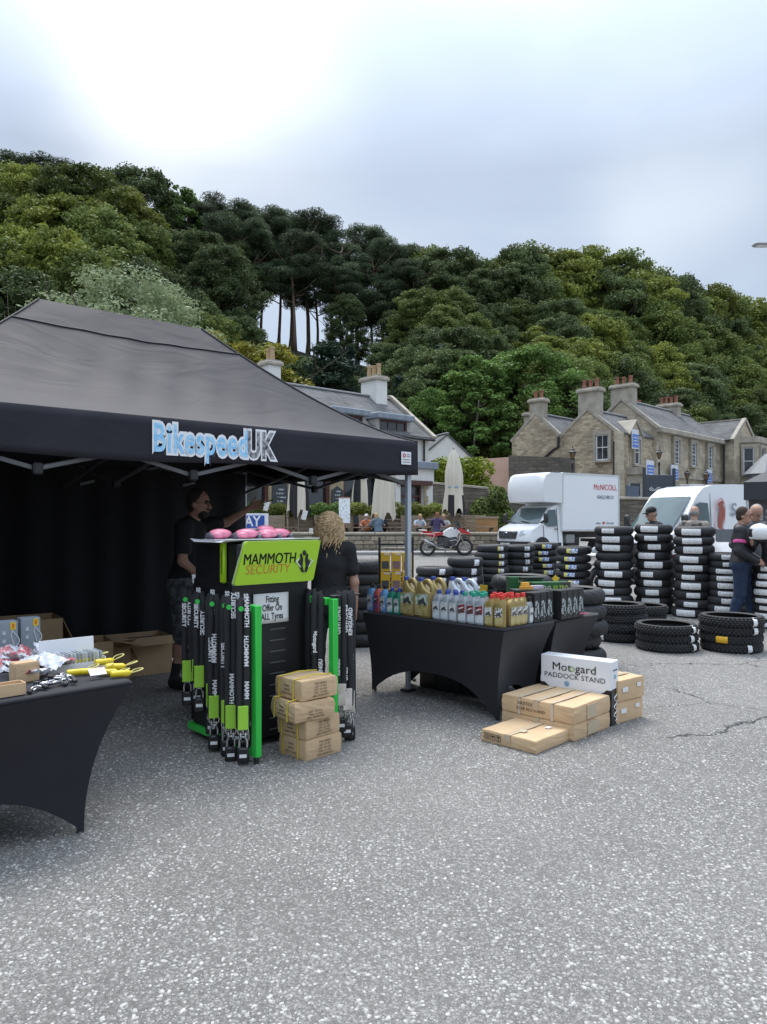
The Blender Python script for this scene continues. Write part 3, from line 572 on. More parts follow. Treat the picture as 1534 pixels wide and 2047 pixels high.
# ---- white outbuilding, walls, hedge -------------------------------------
ob = thing('white_outbuilding', 'small white gabled outbuilding behind the green hedge', 'outbuilding', (at(894, 0, 54).x, 54, 0), R(-70))
mb = MB(); gable_wall(mb, -5, 0, -2.2, 2.2, 0, 6.0, 7.75); o = mb.build('wall', RENDER, ob)
gable_roof(ob, -5, 0, -2.2, 2.2, 6.0, 7.75, SLATE, .25)
def wall_thing(name, label, cat, p, q, h0, h1, th, mat, zb=0.0, cope=None):
    t = thing(name, label, cat, p); d = Vector(q) - Vector(p); d.z = 0; MB().add(*_wedge(d, h0, h1, th)).build('wall', mat, t)
    if cope: MB().bar((0, 0, h0 + .06), (d.x, d.y, h1 + .06), th + .12, .13, .02).build('coping', cope, t)
    return t
def _wedge(d, h0, h1, th):
    n = Vector((-d.y, d.x, 0)).normalized() * th / 2; a = -n; b = n
    vs = [a, b, d + b, d + a]; vs = [Vector((p.x, p.y, -.6)) for p in vs] + [Vector((p.x, p.y, h)) for p, h in zip([a, b, d + b, d + a], (h0, h0, h1, h1))]
    return vs, [(3, 2, 1, 0), (4, 5, 6, 7), (0, 1, 5, 4), (1, 2, 6, 5), (2, 3, 7, 6), (3, 0, 4, 7)]
def zat(py, Y): return CH + (HY - py) / F * Y
wall_thing('pink_wall', 'salmon pink rendered wall end beside the dark rubble wall', 'wall', (at(964, 0, 50).x, 50, 0), (at(1022, 0, 48).x, 48, 0), zat(918, 50), zat(914, 48), .4, pm('salmon render', (.74, .48, .38), .85, (.64, .39, .30), scale=1.2))
MB().box((0, 0, 0), (.5, .06, .5)).build('vent', pm('buff vent', (.55, .47, .36), .8), bpy.data.objects['pink_wall'], loc=(1.1, -.32, 4.4))
wall_thing('rubble_wall', 'dark rubble garden wall between pink wall and stone house', 'wall', (at(1018, 0, 47.6).x, 47.6, 0), (at(1150, 0, 46.5).x, 46.5, 0), zat(911, 47.6), zat(916, 46.5), .5, DRUB)
wall_thing('retaining_wall', 'stone retaining wall with pale coping right of the pub porch', 'wall', (at(868, 0, 41.5).x, 41.5, 0), (at(975, 0, 40.5).x, 40.5, 0), zat(968, 41.5), zat(978, 40.5), .5, DRUB, cope=DRESS)
wall_thing('front_wall', 'low stone wall in front of the stone house', 'wall', (at(1235, 0, 37).x, 37, 0), (at(1330, 0, 36).x, 36, 0), zat(998, 37), zat(1000, 36), .5, DRUB, cope=DRESS)
def hedge(name, label, cat, loc, lobes, mat, n, size, group=None, aspect=.6):
    o = link(name, leaf_mesh(name, mat, lobes, n, size, aspect, .3, len(bpy.data.objects), (.6, 1.05))); o.location = loc; return tag(o, label, cat, group)
Y_ = 45.0; hp = at(938, 1000, Y_); hedge('clipped_hedge', 'bright yellow green clipped hedge behind the tall cream parasol', 'hedge', (hp.x, Y_, 0),
    [(x, 0, z, .95, .8, .8) for x in (-1.6, -.8, 0, .6) for z in (1, 2.2, 3.4, 4.6)] + [(-1.9, 0, 4.2, .8, .7, .8), (-2.2, 0, 3.2, .8, .7, .9)], leafmat('clipped hedge leaves', (.30, .36, .03), (.12, .17, .02), 1.2), 9000, .11)
hp = at(985, 1000, 40); hedge('shrub', 'dusty green rounded shrub beside the pink wall', 'shrub', (hp.x, 40, 0), [(0, 0, 1.2, .9, .8, 1.0), (-.5, 0, 2.0, .7, .6, .8), (.3, 0, 2.6, .6, .6, .8), (.6, 0, 1.6, .6, .6, .8), (-.8, 0, 1.0, .6, .6, .9)], LM['green'], 6000, .1)
hp = at(880, 1000, 47.5); hedge('shrub', 'green shrub squeezed behind the pub porch', 'shrub', (hp.x + .6, 47.5, 0), [(0, 0, 2.5, 1, .9, 1.4), (.6, 0, 3.6, .9, .8, 1.2), (-.2, 0, 4.3, .8, .8, 1.0)], LM['fresh'], 5000, .12)
# ---- stone house ----------------------------------------------------------
HA = R(45.6); HU = Vector((math.cos(HA), math.sin(HA), 0)); HV = Vector((-HU.y, HU.x, 0)); H0 = at(1232, 1000, 50); H0.z = 0
house = thing('stone_house', 'large Victorian stone house with gables, bay windows and red chimney pots', 'house', H0, HA)
g1 = 4.28; zb = .2; e1, r1 = 7.5, 9.15; e2, r2 = 7.5, 9.3
mb = MB(); gable_wall(mb, 0, 5.7, 0, g1, zb, e1, r1); gable_wall(mb, -.02, 5.7, g1, 8.4, zb, e2, r2); mb.build('wall', RUB, house)
gable_roof(house, .3, 5.7, 0, g1, e1, r1, SLATE, .05, endov=0); gable_roof(house, .3, 6.5, g1, 8.4, e2, r2, SLATE, .05, endov=0)
mb = MB()                                         # skews on the two gables
for a, b, e_, r_ in ((0, g1, e1, r1), (g1, 8.4, e2, r2)):
    m_ = (a + b) / 2; mb.bar((.12, a - .12, e_ + .02), (.12, m_, r_ + .17), .34, .2).bar((.12, m_, r_ + .17), (.12, b + .1, e_ + .02), .34, .2)
mb.each('skew', DRESS, house)
chimney(house, (.45, g1 / 2), .7, 1.55, r1 - .8, r1 + 1.35, 3, DRESS, TERRA); chimney(house, (.42, 6.35), .7, 1.1, r2 - .7, r2 + .95, 2, DRESS, TERRA); chimney(house, (2.2, 8.2), .7, .8, 7.2, 9.6, 1, DRESS, TERRA)
window(house, basis((0, -1, 0), (0, 0, 1), (-.06, .95, 6.55)), .95, 1.75, 2, 2, WFR, .08, True, DRESS)
mb = MB(); mb.tube([(-.08, g1 + .1, e1 + .05), (-.1, g1 + .1, e1 - .7), (-.1, g1 + .4, e1 - .8), (-.1, 8.2, 4.3)], .09, 8); mb.tube([(-.07, .12, e1 - .6), (-.07, .12, .8)], .07, 8); mb.tube([(-.07, 3.4, 4.85), (-.07, .2, 4.55)], .05, 6)
mb.each('drainpipe', pm('black iron', (.02, .02, .022), .5), house)
def ux(px, y=0.0):
    k = (px - CX) / F; o = H0 + HV * y; return (k * o.y - o.x) / (HU.x - k * HU.y)
MB().box((.35, -.03, 4.0), (.9, .3, 7.2)).build('corner_pilaster', ASH, house)
# front of the low wing: bay, gabled dormer
wd = empty('dormer', (ux(1270), 0, 0), parent=house); MB().prism([(-.85, 5.0), (.85, 5.0), (.85, 7.6), (0, 8.5), (-.85, 7.6)], 1.9, basis((1, 0, 0), (0, 0, 1), (0, 1.85, 0))).build('wall', ASH, wd)
gd = empty('roof', (0, 0, 0), math.pi / 2, parent=wd); mb = MB()
for s in (-1, 1): mb.bar((s * 1.05, .95, 7.5), (0, .95, 8.6), 2.2, .14)
mb.each('slates', DRESS, gd); gd.rotation_euler = (0, 0, 0)
window(wd, basis((1, 0, 0), (0, 0, 1), (0, -.06, 6.35)), .85, 1.75, 1, 2, WFR, .08, True, DRESS)
by = empty('bay', (ux(1276), 0, 0), parent=house); pts = [(-1.75, .1), (-1.2, -1.1), (1.2, -1.1), (1.75, .1)]
def bay(o, pts, zs, mat, ztop, wz, wh):
    mb = MB(); mb.prism(pts, zs[1] - zs[0], T(0, 0, zs[0])); mb.build('wall', mat, o)
    mb = MB(); big = [(x * 1.1, y * 1.12 - .02) for x, y in pts]; mb.prism(big, .5, T(0, 0, zs[1] - .02)); mb.prism([(x * 1.04, y * 1.05) for x, y in pts], .2, T(0, 0, zs[1] - .35)); mb.build('cornice', DRESS, o)
    for i in range(3):
        a = Vector(pts[i] + (0,)); b = Vector(pts[i + 1] + (0,)); d = (b - a); c = (a + b) / 2; n = Vector((d.y, -d.x, 0)).normalized(); w = min(.95, d.length * .62)
        for z in wz: window(o, basis(d, (0, 0, 1), tuple(c + n * .03 + Vector((0, 0, z)))), w, wh, 1, 2, WFR, .08, True, DRESS)
bay(by, pts, (.2, 4.75), ASH, 4.75, (3.2,), 2.0)
# main block
M0, M1 = 5.7, 18.3; ze, zr = 8.3, 10.55
mb = MB(); gable_wall(mb, M0, M1, -.25, 5.2, zb, ze, zr); mb.build('wall', ASH, house); gable_roof(house, M0 + .3, M1, -.25, 5.2, ze, zr, SLATE, .1, endov=0)
mb = MB(); mb.bar((M0 + .1, -.4, ze), (M0 + .1, 2.47, zr + .2), .4, .22).bar((M0 + .1, 2.47, zr + .2), (M0 + .1, 5.4, ze), .4, .22); mb.each('skew', DRESS, house)
MB().box(((M0 + M1) / 2, -.42, ze - .12), (M1 - M0, .45, .42), bev=.06).build('cornice', DRESS, house); MB().box(((M0 + M1) / 2, -.3, 4.9), (M1 - M0 - .02, .16, .2)).build('string_course', DRESS, house)
chimney(house, (M0 + .45, 2.5), .75, 1.75, zr - .9, zr + 1.0, 3, DRESS, TERRA); chimney(house, (M1 - 3.4, 2.8), .75, 1.75, zr - .9, zr + .55, 4, DRESS, TERRA); chimney(house, (M0 + 6.6, 4.2), .6, .7, zr - 1.2, zr + .1, 1, DRESS, TERRA)
for px in (1350, 1384, 1417): window(house, basis((1, 0, 0), (0, 0, 1), (ux(px, -.25), -.29, 6.75)), .98, 1.85, 2, 6, WFR, .08, True, DRESS)
for px in (1352, 1428): window(house, basis((1, 0, 0), (0, 0, 1), (ux(px, -.25), -.29, 3.1)), 1.0, 1.9, 1, 2, WFR, .08, True, DRESS)
dd = empty('doorway', (ux(1383, -.25), -.27, 0), parent=house); mb = MB(); arch = [(-.62, .8)] + [(.62 * math.cos(math.pi - a * math.pi / 8), 3.1 + .75 * math.sin(a * math.pi / 8)) for a in range(9)] + [(.62, .8)]
mb.prism(arch, .05, basis((1, 0, 0), (0, 0, 1), (0, -.02, 0))); mb.build('door', pm('dark door paint', (.05, .045, .05), .5), dd)
mb = MB()
for s in (-1, 1): mb.box((s * .82, -.1, 2.1), (.36, .4, 3.4))
mb.box((0, -.12, 4.1), (2.2, .5, .3)); mb.box((0, -.1, 4.35), (2.5, .6, .16)); mb.tube([(.66 * math.cos(math.pi - a * math.pi / 10), -.1, 3.1 + .8 * math.sin(a * math.pi / 10)) for a in range(11)], .09, 6); mb.build('door_case', DRESS, dd)
# right-hand cross wing with gable and two-storey bay
wing = empty('cross_wing', (21.0, -1.3, 0), -math.pi / 2, parent=house); mb = MB(); gable_wall(mb, -8, 0, -2.6, 2.6, zb, 8.3, 10.2)
wing.rotation_euler = (0, 0, 0); wing.location = (20.9, -1.3, 0); mb = MB(); mb.prism([(-2.6, zb), (2.6, zb), (2.6, 8.35), (0, 10.1), (-2.6, 8.35)], 8.2, basis((1, 0, 0), (0, 0, 1), (0, 8.2, 0))); mb.build('wall', ASH, wing)
mb = MB()
for s in (-1, 1): mb.bar((s * 2.85, 4.1, 8.3), (0, 4.1, 10.22), 8.3, .16)
mb.each('slates', SLATE, wing); mb = MB()
for s in (-1, 1): mb.bar((s * 2.9, .05, 8.3), (0, .05, 10.32), .32, .24)
mb.bar((0, .2, 10.33), (0, 8.2, 10.33), .25, .12); mb.build('skew', DRESS, wing)
bb = empty('bay', (.55, -.02, 0), parent=wing); bay(bb, [(-1.7, .05), (-1.15, -1.15), (1.15, -1.15), (1.7, .05)], (zb, 8.2), ASH, 8.2, (6.6, 2.9), 2.3)
MB().box((0, -.55, 4.85), (3.0, 1.5, .3), bev=.05).build('string_course', DRESS, bb)
mb = MB(); mb.tube([(M1 - .2, -.55, ze - .3), (M1 - .2, -.5, .8)], .08, 8); mb.build('drainpipe', MATS['black iron'], house)
# glazed grey roof beyond, right of the house
t = thing('conservatory', 'grey hipped conservatory roof beyond the house bay', 'conservatory', (at(1536, 0, 60).x, 60, 0), R(20)); MB().lathe([(1.7, 0), (1.7, 5.2), (1.9, 5.3), (.3, 6.9), (0, 7.0)], 10).build('roof', pm('grey ribbed metal', (.22, .23, .24), .6, (.15, .16, .17), scale=6, stretch=(4, 4, .2)), t)
# notices on the house front
BLUE = pm('blue notice print', (.10, .23, .62), .5, (.07, .17, .5)); WNOT = pm('white notice board', (.72, .74, .78), .5)
for px, py, y, w, h, lb in ((1270, 878, -.25, .95, 1.35, 'blue and white notice hung across the dormer window'), (1300, 938, -1.5, 1.1, 1.2, 'blue and white notice fixed to the bay corner'), (1349, 945, -.6, 1.25, 1.15, 'blue and white notice over the front window left of the door'),
        (1418, 952, -.6, 1.2, 1.1, 'blue and white notice right of the front door'), (1508, 947, -2.6, 1.1, 1.3, 'blue and white notice on the cross wing bay')):
    x = ux(px, y); p = H0 + HU * x + HV * y; z = zat(py, p.y); t = thing('notice_board', lb, 'notice', (p.x, p.y, z), HA); MB().box((0, 0, 0), (w, .05, h)).build('board', WNOT, t)
    MB().box((0, -.03, -.12), (w * .9, .02, h * .68)).build('blue_print', BLUE, t)
    for k in range(3): MB().box((0, -.045, .1 - k * .22), (w * .66, .012, .06)).build('print_line', WNOT, t)
# lamps
def lantern(parent, z, s=1.0, x=0, y=0):
    l = empty('lantern', (x, y, z), parent=parent); mb = MB(); mb.lathe([(.14 * s, 0), (.30 * s, .62 * s)], 6); mb.build('glass', pm('amber lamp glass', (.24, .15, .07), .2, (.16, .1, .05)), l)
    mb = MB()
    for k in range(6): a = k * math.pi / 3; mb.bar((.145 * s * math.cos(a), .145 * s * math.sin(a), 0), (.305 * s * math.cos(a), .305 * s * math.sin(a), .62 * s), .035 * s)
    mb.lathe([(.42 * s, .60 * s), (.42 * s, .66 * s), (.2 * s, .86 * s), (.2 * s, .95 * s), (.05 * s, 1.05 * s), (.03 * s, 1.3 * s), (0, 1.32 * s)], 8); mb.lathe([(0, -.1 * s), (.1 * s, -.08 * s), (.16 * s, .02 * s)], 8); mb.build('cage', MATS['black iron'], l); return l
for px, py, Y, s, lb in ((1145, 905, 43, 1.05, 'old style lantern lamp post in front of the rubble gable'), (1318, 905, 46, 1.0, 'old style lantern lamp post before the bay corner of the stone house')):
    p = at(px, py, Y); t = thing('lamp_post', lb, 'lamp post', (p.x, Y, gz(p.x, Y))); z = p.z - t.location.z; MB().lathe([(.16, 0), (.16, .5), (.08, .7), (.055, z - .9), (.09, z - .6), (.0, z - .55)], 8).build('post', MATS['black iron'], t); lantern(t, z - .35, s * .55)
for px, py, lb in ((1374, 945, 'iron lantern standing left of the arched house door'), (1413, 947, 'iron lantern standing right of the arched house door')):
    p = at(px, py, 53.5); t = thing('door_lamp', lb, 'lamp post', (p.x, 53.5, gz(p.x, 53.5))); z = p.z - t.location.z; MB().lathe([(.14, 0), (.12, .4), (.06, .6), (.05, z - .5), (0, z - .5)], 8).build('post', MATS['black iron'], t); lantern(t, z - .45, .6)
# dark board with script lettering
p = at(1318, 955, 38); t = thing('pub_sign_board', 'dark slate sign board with white script lettering behind the white van', 'sign', (p.x, 38, 0), R(12)); SLB = pm('slate grey board', (.055, .065, .085), .6)
MB().box((0, 0, 1.95), (1.6, .1, 3.9), bev=.02).build('board', SLB, t); mb = MB(); mb.box((-.85, 0, 2.1), (.1, .14, 4.3)); mb.box((.85, 0, 2.1), (.1, .14, 4.3)); mb.each('post', pm('dark grey post', (.05, .055, .065), .6), t)
mb = MB()                                         # script heading: a flowing stroke, not legible in the photograph
sp = [(-.6 + 1.2 * i / 150 + .03 * math.sin(i * .62), -.07, 3.15 + (.06 + .05 * math.sin(i * .11)) * math.sin(i * .55) + .03 * math.sin(i * .13)) for i in range(151)]; mb.tube(sp, .013, 4); mb.build('script_lettering', WHITEP, t)
for k in range(4): MB().box((0, -.06, 2.75 - k * .22), (.9 - .2 * (k % 2), .012, .05)).build('print_line', WHITEP, t)
p = at(1262, 985, 47.5); t = thing('banner', 'slate blue banner hung under the bay window', 'banner', (p.x, 47.2, p.z), HA); MB().box((0, 0, 0), (1.75, .04, .85)).build('sheet', pm('slate blue banner', (.09, .115, .165), .6), t)
# street light reaching in from the right edge
p = at(1506, 489, 22); t = thing('street_light', 'grey street light arm reaching in high over the car park', 'street light', (9.6 + 4, 22, 0)); px_ = p.x - t.location.x
mb = MB(); mb.tube([(0, 0, 0), (0, 0, p.z - .3), (-.5, 0, p.z + .05), (px_ + .6, 0, p.z + .02)], [.11, .08, .05, .04], 8); mb.build('column', pm('galvanised steel', (.36, .37, .38), .45, metal=.7), t)
MB().box((px_ + .33, 0, p.z), (.66, .28, .09), bev=.04).build('lamp_head', pm('grey lamp housing', (.33, .34, .35), .5), t); MB().box((px_ + .3, 0, p.z - .05), (.42, .2, .02)).build('lens', pm('lamp lens', (.7, .7, .7), .3), t)
# ================================================================ terrace in front of the pub
TX0, TX1, TY, TZ = -11.0, 5.2, 32.3, .5
WOOD = pm('weathered planks', (.40, .32, .23), .85, (.24, .19, .135), scale=3, stretch=(1, 1, 6), bump=.3, objrand=.15); DWOOD = pm('brown picnic timber', (.21, .145, .095), .8, (.12, .08, .055), scale=4, stretch=(1, 4, 4), objrand=.12)
tag(MB().box(((TX0 + TX1) / 2, TY + 6.5, TZ / 2 - .2), (TX1 - TX0, 12.4, TZ + .4)).build('terrace', pm('terrace paving', (.30, .285, .26), .9, (.2, .19, .17), scale=2)), kind='structure')
tw = thing('terrace_wall', 'low rubble stone wall with flat coping along the pub terrace', 'wall', (0, TY, 0))
MB().box(((TX0 + TX1) / 2, .1, .45), (TX1 - TX0, .30, 1.0)).build('core', pm('lime mortar', (.30, .27, .21), .95, (.2, .18, .14), scale=3), tw)
rs = random.Random(5); SM = [stone for stone in ()]
for i in range(6):
    bm = bmesh.new(); bmesh.ops.create_cube(bm, size=1.0); bmesh.ops.bevel(bm, geom=bm.edges[:], offset=.13, segments=1, affect='EDGES')
    for v in bm.verts: v.co += Vector((rs.uniform(-.06, .06), rs.uniform(-.06, .06), rs.uniform(-.06, .06)))
    me = bpy.data.meshes.new('stone'); bm.to_mesh(me); bm.free(); me.materials.append(pm('wall stone %d' % (i % 3), [(.36, .30, .22), (.29, .245, .185), (.40, .35, .27)][i % 3], .9, [(.22, .18, .13), (.17, .145, .11), (.27, .23, .17)][i % 3], scale=2.5, bump=.5, objrand=.25)); SM.append(me)
z = gz(0, TY) - .12
for row, rh in enumerate((.24, .2, .17, .2)):
    x = -3.2 - rs.random() * .3
    while x < TX1 - .1:
        w = rs.uniform(.22, .52); o = link('stone', SM[rs.randrange(6)], tw, (x + w / 2, -.07, z + rh / 2)); o.scale = (w * .95, .17, rh * .92); x += w
    z += rh
for k in range(11): MB().box((-9.8 + k * 1.45, .08, 1.0), (1.42, .5, .1), bev=.015).build('coping_stone', DRESS, tw)
# pavement and kerb in front of the wall
pv = MB(); pv.box((-3.0, TY - 1.05, gz(0, 31.3) - .05), (16.5, 1.7, .3)); tag(pv.build('pavement', pm('concrete paving', (.30, .30, .29), .9, (.22, .22, .215), scale=1.5)), kind='structure')
# planters
def planter_hedge(name, lb): pass
PLB = ['beside the brown steps', 'left of the black and cream parasol', 'behind the black and cream parasol', 'behind the man in the white helmet', 'beside the white notice', 'behind the seated group', 'under the cream parasol', 'behind the woman in purple', 'under the tall cream parasol', 'next to the orange panelled end']
for i, (px, w) in enumerate(((520, 1.0), (553, .9), (603, 1.2), (648, .9), (690, .8), (742, 1.15), (788, .95), (822, 1.0), (872, 1.15), (905, 1.2), (945, 1.2))):
    Yp = 35.6 - (.4 if i % 2 else 0); X = at(px, 0, Yp).x; t = thing('planter', 'weathered plank planter box ' + (PLB[i] if i < 10 else 'nearest the white truck'), 'planter', (X, Yp, TZ)); h = 1.36
    for k in range(7): MB().box((0, 0, .1 + k * .185), (w - .02 * (k % 2), .6, .17), bev=.012).build('plank', WOOD, t)
    mb = MB()
    for s in (-1, 1): mb.box((s * (w / 2 - .05), -.315, h / 2), (.07, .04, h - .05))
    mb.each('batten', WOOD, t)
    if i in (0, 1, 2, 3, 4, 5, 7, 8):
        mb = leaf_mesh('hedge', LM['yellow'] if i % 3 else LM['fresh'], [(x * w, 0, h + .18 + .12 * math.sin(x * 7 + i), .34, .3, .28) for x in (-.7, -.4, -.1, .2, .5, .75)], 2200, .05, .6, .3, i, (.5, 1.1)); link('hedge', mb, t)
t = thing('panelled_end', 'orange brown timber panel at the terrace end', 'screen', (at(974, 0, 34.5).x, 34.5, TZ)); MB().box((0, 0, .6), (1.0, .06, 1.1), bev=.01).build('panel', pm('orange timber', (.42, .24, .10), .7, (.3, .16, .07), scale=3), t); MB().box((0, -.01, 1.2), (1.1, .12, .1)).build('top_rail', WOOD, t)
# picnic tables
def picnic():
    t = empty('picnic_table', (0, 0, 0)); 
    for k in range(4): MB().box((0, -.29 + k * .195, .74), (1.7, .185, .045), bev=.006).build('table_board', DWOOD, t)
    for s in (-1, 1):
        MB().box((0, s * .72, .44), (1.7, .26, .045), bev=.006).build('seat', DWOOD, t)
        mb = MB(); mb.bar((s * .62, -.7, 0), (s * .62, -.25, .72), .09, .045).bar((s * .62, .7, 0), (s * .62, .25, .72), .09, .045); mb.bar((s * .62, -.8, .4), (s * .62, .8, .4), .09, .045); mb.build('leg_frame', DWOOD, t)
    return t
pt = picnic()
for i, (px, Yt, rz, lb) in enumerate(((560, 33.5, .1, 'brown picnic table behind the blue banner'), (665, 33.6, -.1, 'brown picnic table behind the helmeted man'), (745, 33.4, .15, 'brown picnic table with people in orange and denim'), (812, 33.7, 0, 'brown picnic table beside the gazebo pole'), (885, 33.5, .1, 'brown picnic table behind the red and white motorcycle'), (955, 33.6, 0, 'brown picnic table left of the white truck'))):
    o = pt if i == 0 else copy_tree(pt); o.location = (at(px, 0, Yt).x, Yt, TZ); o.rotation_euler[2] = rz; tag(o, lb, 'picnic table', 'picnic tables on the terrace')
# parasols (closed)
CREAM = pm('cream parasol canvas', (.66, .61, .50), .85, (.52, .48, .39), scale=2, stretch=(4, 4, .4)); BLKC = pm('black canvas', (.02, .02, .022), .85)
def parasol(px, Yp, z_top, z_bot, rmax, lb, two=False, tie=.35):
    t = thing('closed_parasol', lb, 'parasol', (at(px, 0, Yp).x, Yp, TZ)); zt, zb_ = z_top - TZ, z_bot - TZ
    mb = MB(); mb.cyl((0, 0, 0), (0, 0, zt + .1), .035, n=8); mb.cyl((0, 0, 0), (0, 0, .12), .3, n=12); mb.build('pole', pm('parasol pole', (.3, .27, .22), .6), t)
    N = 40; rows = 14; fo = 7
    def surf(m0):
        def fn(u, v):
            a = u * 2 * math.pi; z = zt + (zb_ - zt) * v
            if v < tie: q_ = v / tie; prof = .07 + (rmax * .88 - .07) * math.sin(q_ * math.pi * .62) ** .85
            else: q_ = (v - tie) / (1 - tie); prof = rmax * (.80 + .38 * q_ ** .8)
            r_ = prof * (1 + .16 * math.sin(a * fo + v * 2) + .06 * math.sin(a * 3 + v * 5)); drop = (.16 * math.sin(a * 5 + 1) + .10 * math.sin(a * 9)) * max(0, v - .7) / .3
            return (r_ * math.cos(a), r_ * math.sin(a), z + drop)
        return fn
    mb = MB(); mb.grid(surf(0), N, rows)
    if two:
        for f in range(len(mb.f)):
            j = f // N; i = f % N
            if (two == 1 and (i // 6) % 2 == 0) or (two == 2 and j > 9 and (i // 5) % 2): mb.m[f] = 1
    mb.build('canvas', [CREAM, BLKC], t, 60)
    MB().lathe([(rmax * .84, 0), (rmax * .9, .03), (rmax * .84, .07)], 16, T(0, 0, zt + (zb_ - zt) * tie)).build('tie', pm('blue tie strap', (.25, .38, .5), .7), t)
    return t
parasol(597, 34.6, 4.3, 1.85, .42, 'closed black and cream parasol beside the chalkboard', 1)
parasol(767, 34.2, 4.6, 1.7, .44, 'closed cream parasol tied with a blue strap', 0, .34)
parasol(907, 34.5, 4.85, 1.9, .44, 'tall closed cream parasol with black tipped skirt', 2, .6)
parasol(722, 36.8, 4.4, 2.1, .4, 'closed dark parasol against the pub window', 1)
# white notice, blue banner
t = thing('notice_stand', 'white menu notice on a thin post on the terrace', 'notice', (at(689, 0, 33).x, 33, TZ)); p = at(689, 1020, 33); mb = MB(); mb.box((0, 0, p.z - TZ), (.5, .04, 1.15), bev=.01); mb.build('board', print_mat('menu print', (.78, .82, .84), (.5, .58, .62), 9, 14, .58), t)
mb = MB(); mb.cyl((0, .03, 0), (0, .03, p.z - TZ), .025); mb.box((0, -.004, p.z - TZ + .56), (.52, .05, .05)); mb.build('post', pm('red brown trim', (.42, .2, .17), .6), t)
p0 = at(466, 1043, 29); p1_ = at(536, 1042, 29.5); t = thing('blue_banner', 'blue banner with white border and large white letters', 'banner', (p0.x, 29, 0)); d = p1_ - p0; L_ = d.length; zc = at(510, 1043, 29).z
MB().box((L_ / 2, 0, zc), (L_, .03, .66)).build('sheet', pm('banner white', (.82, .83, .85), .6), t); MB().box((L_ / 2 - .04, -.03, zc), (L_ - .22, .02, .49)).build('blue_field', pm('banner blue', (.03, .10, .42), .5, (.02, .07, .32), scale=3, bump=.5), t)
text('AY', .56, WHITEP, t, basis((1, 0, 0), (0, 0, 1), (.78, -.05, zc)), offset=.012, sx=.85); mb = MB()
for x in (.1, L_ - .1): mb.cyl((x, .03, 0), (x, .03, zc), .02)
mb.each('stake', pm('stake', (.25, .25, .25), .5), t)
# small litter of terrace life: drinks and menus on the tables
for px, py, Yd, c, lb in ((533, 1012, 33.2, (.72, .72, .7), 'black and white checked box on the terrace rail'), (609, 1030, 33.3, (.8, .8, .78), 'white folded menu standing on a picnic table'), (622, 1066, 33.0, (.8, .8, .78), 'white menu card leaning by the planter')):
    p = at(px, py, Yd); tag(MB().box((0, 0, 0), (.22, .1, .42), Matrix.Rotation(.25, 4, 'Y'), bev=.01).build('menu_card', pm('card %d' % px, c, .6, tuple(x * .6 for x in c), scale=14), loc=p), lb, 'menu')
# ================================================================ vehicles
VW = pm('white vehicle paint', (.80, .82, .83), .28, (.77, .79, .80), scale=.6, coat=.5); BPL = pm('black plastic trim', (.022, .022, .024), .5); RUBR = pm('tyre rubber', (.018, .018, .019), .72, (.028, .028, .028), scale=20)
CHROME = pm('bright metal', (.62, .62, .62), .22, metal=.9); VGL = pm('vehicle glass', (.10, .15, .155), .06, (.06, .09, .095), scale=1.1, spec=.7); HLG = pm('headlamp', (.55, .58, .6), .12, (.3, .33, .35), scale=18)
def loft(mb, prof, ys, f):
    k = len(prof); m = len(ys); vs = [f(x, z, y) for y in ys for x, z in prof]; fs = [(j * k + i, j * k + (i + 1) % k, (j + 1) * k + (i + 1) % k, (j + 1) * k + i) for j in range(m - 1) for i in range(k)]
    return mb.add(vs, fs + [tuple(range(k))[::-1], tuple((m - 1) * k + i for i in range(k))])
def wheel(parent, x, y, r=.35, w=.22, rim=.6, mat=None, name='wheel'):
    e_ = empty(name, (x, y, r), parent=parent); M = Matrix.Rotation(math.pi / 2, 4, 'X')
    MB().lathe([(r * rim, -w / 2), (r * .93, -w / 2), (r, -w / 4), (r, w / 4), (r * .93, w / 2), (r * rim, w / 2)], 28, M, closed_prof=True).build('tyre', RUBR, e_, 50)
    mb = MB(); mb.lathe([(0, .0), (r * .18, .02), (r * .3, -.02), (r * rim, w * .2), (r * rim, -w * .2), (0, -.03)], 20, M); mb.build('rim', mat or pm('steel rim', (.28, .28, .29), .4, metal=.5), e_, 40); return e_
def side_poly(mb, poly, y0, th=.012):              # polygon in x,z laid on a side at y
    return mb.prism(poly, th, basis((1, 0, 0), (0, 0, 1), (0, y0, 0))) if y0 < 0 else mb.prism([(-x, z) for x, z in poly], th, basis((-1, 0, 0), (0, 0, 1), (0, y0, 0)))
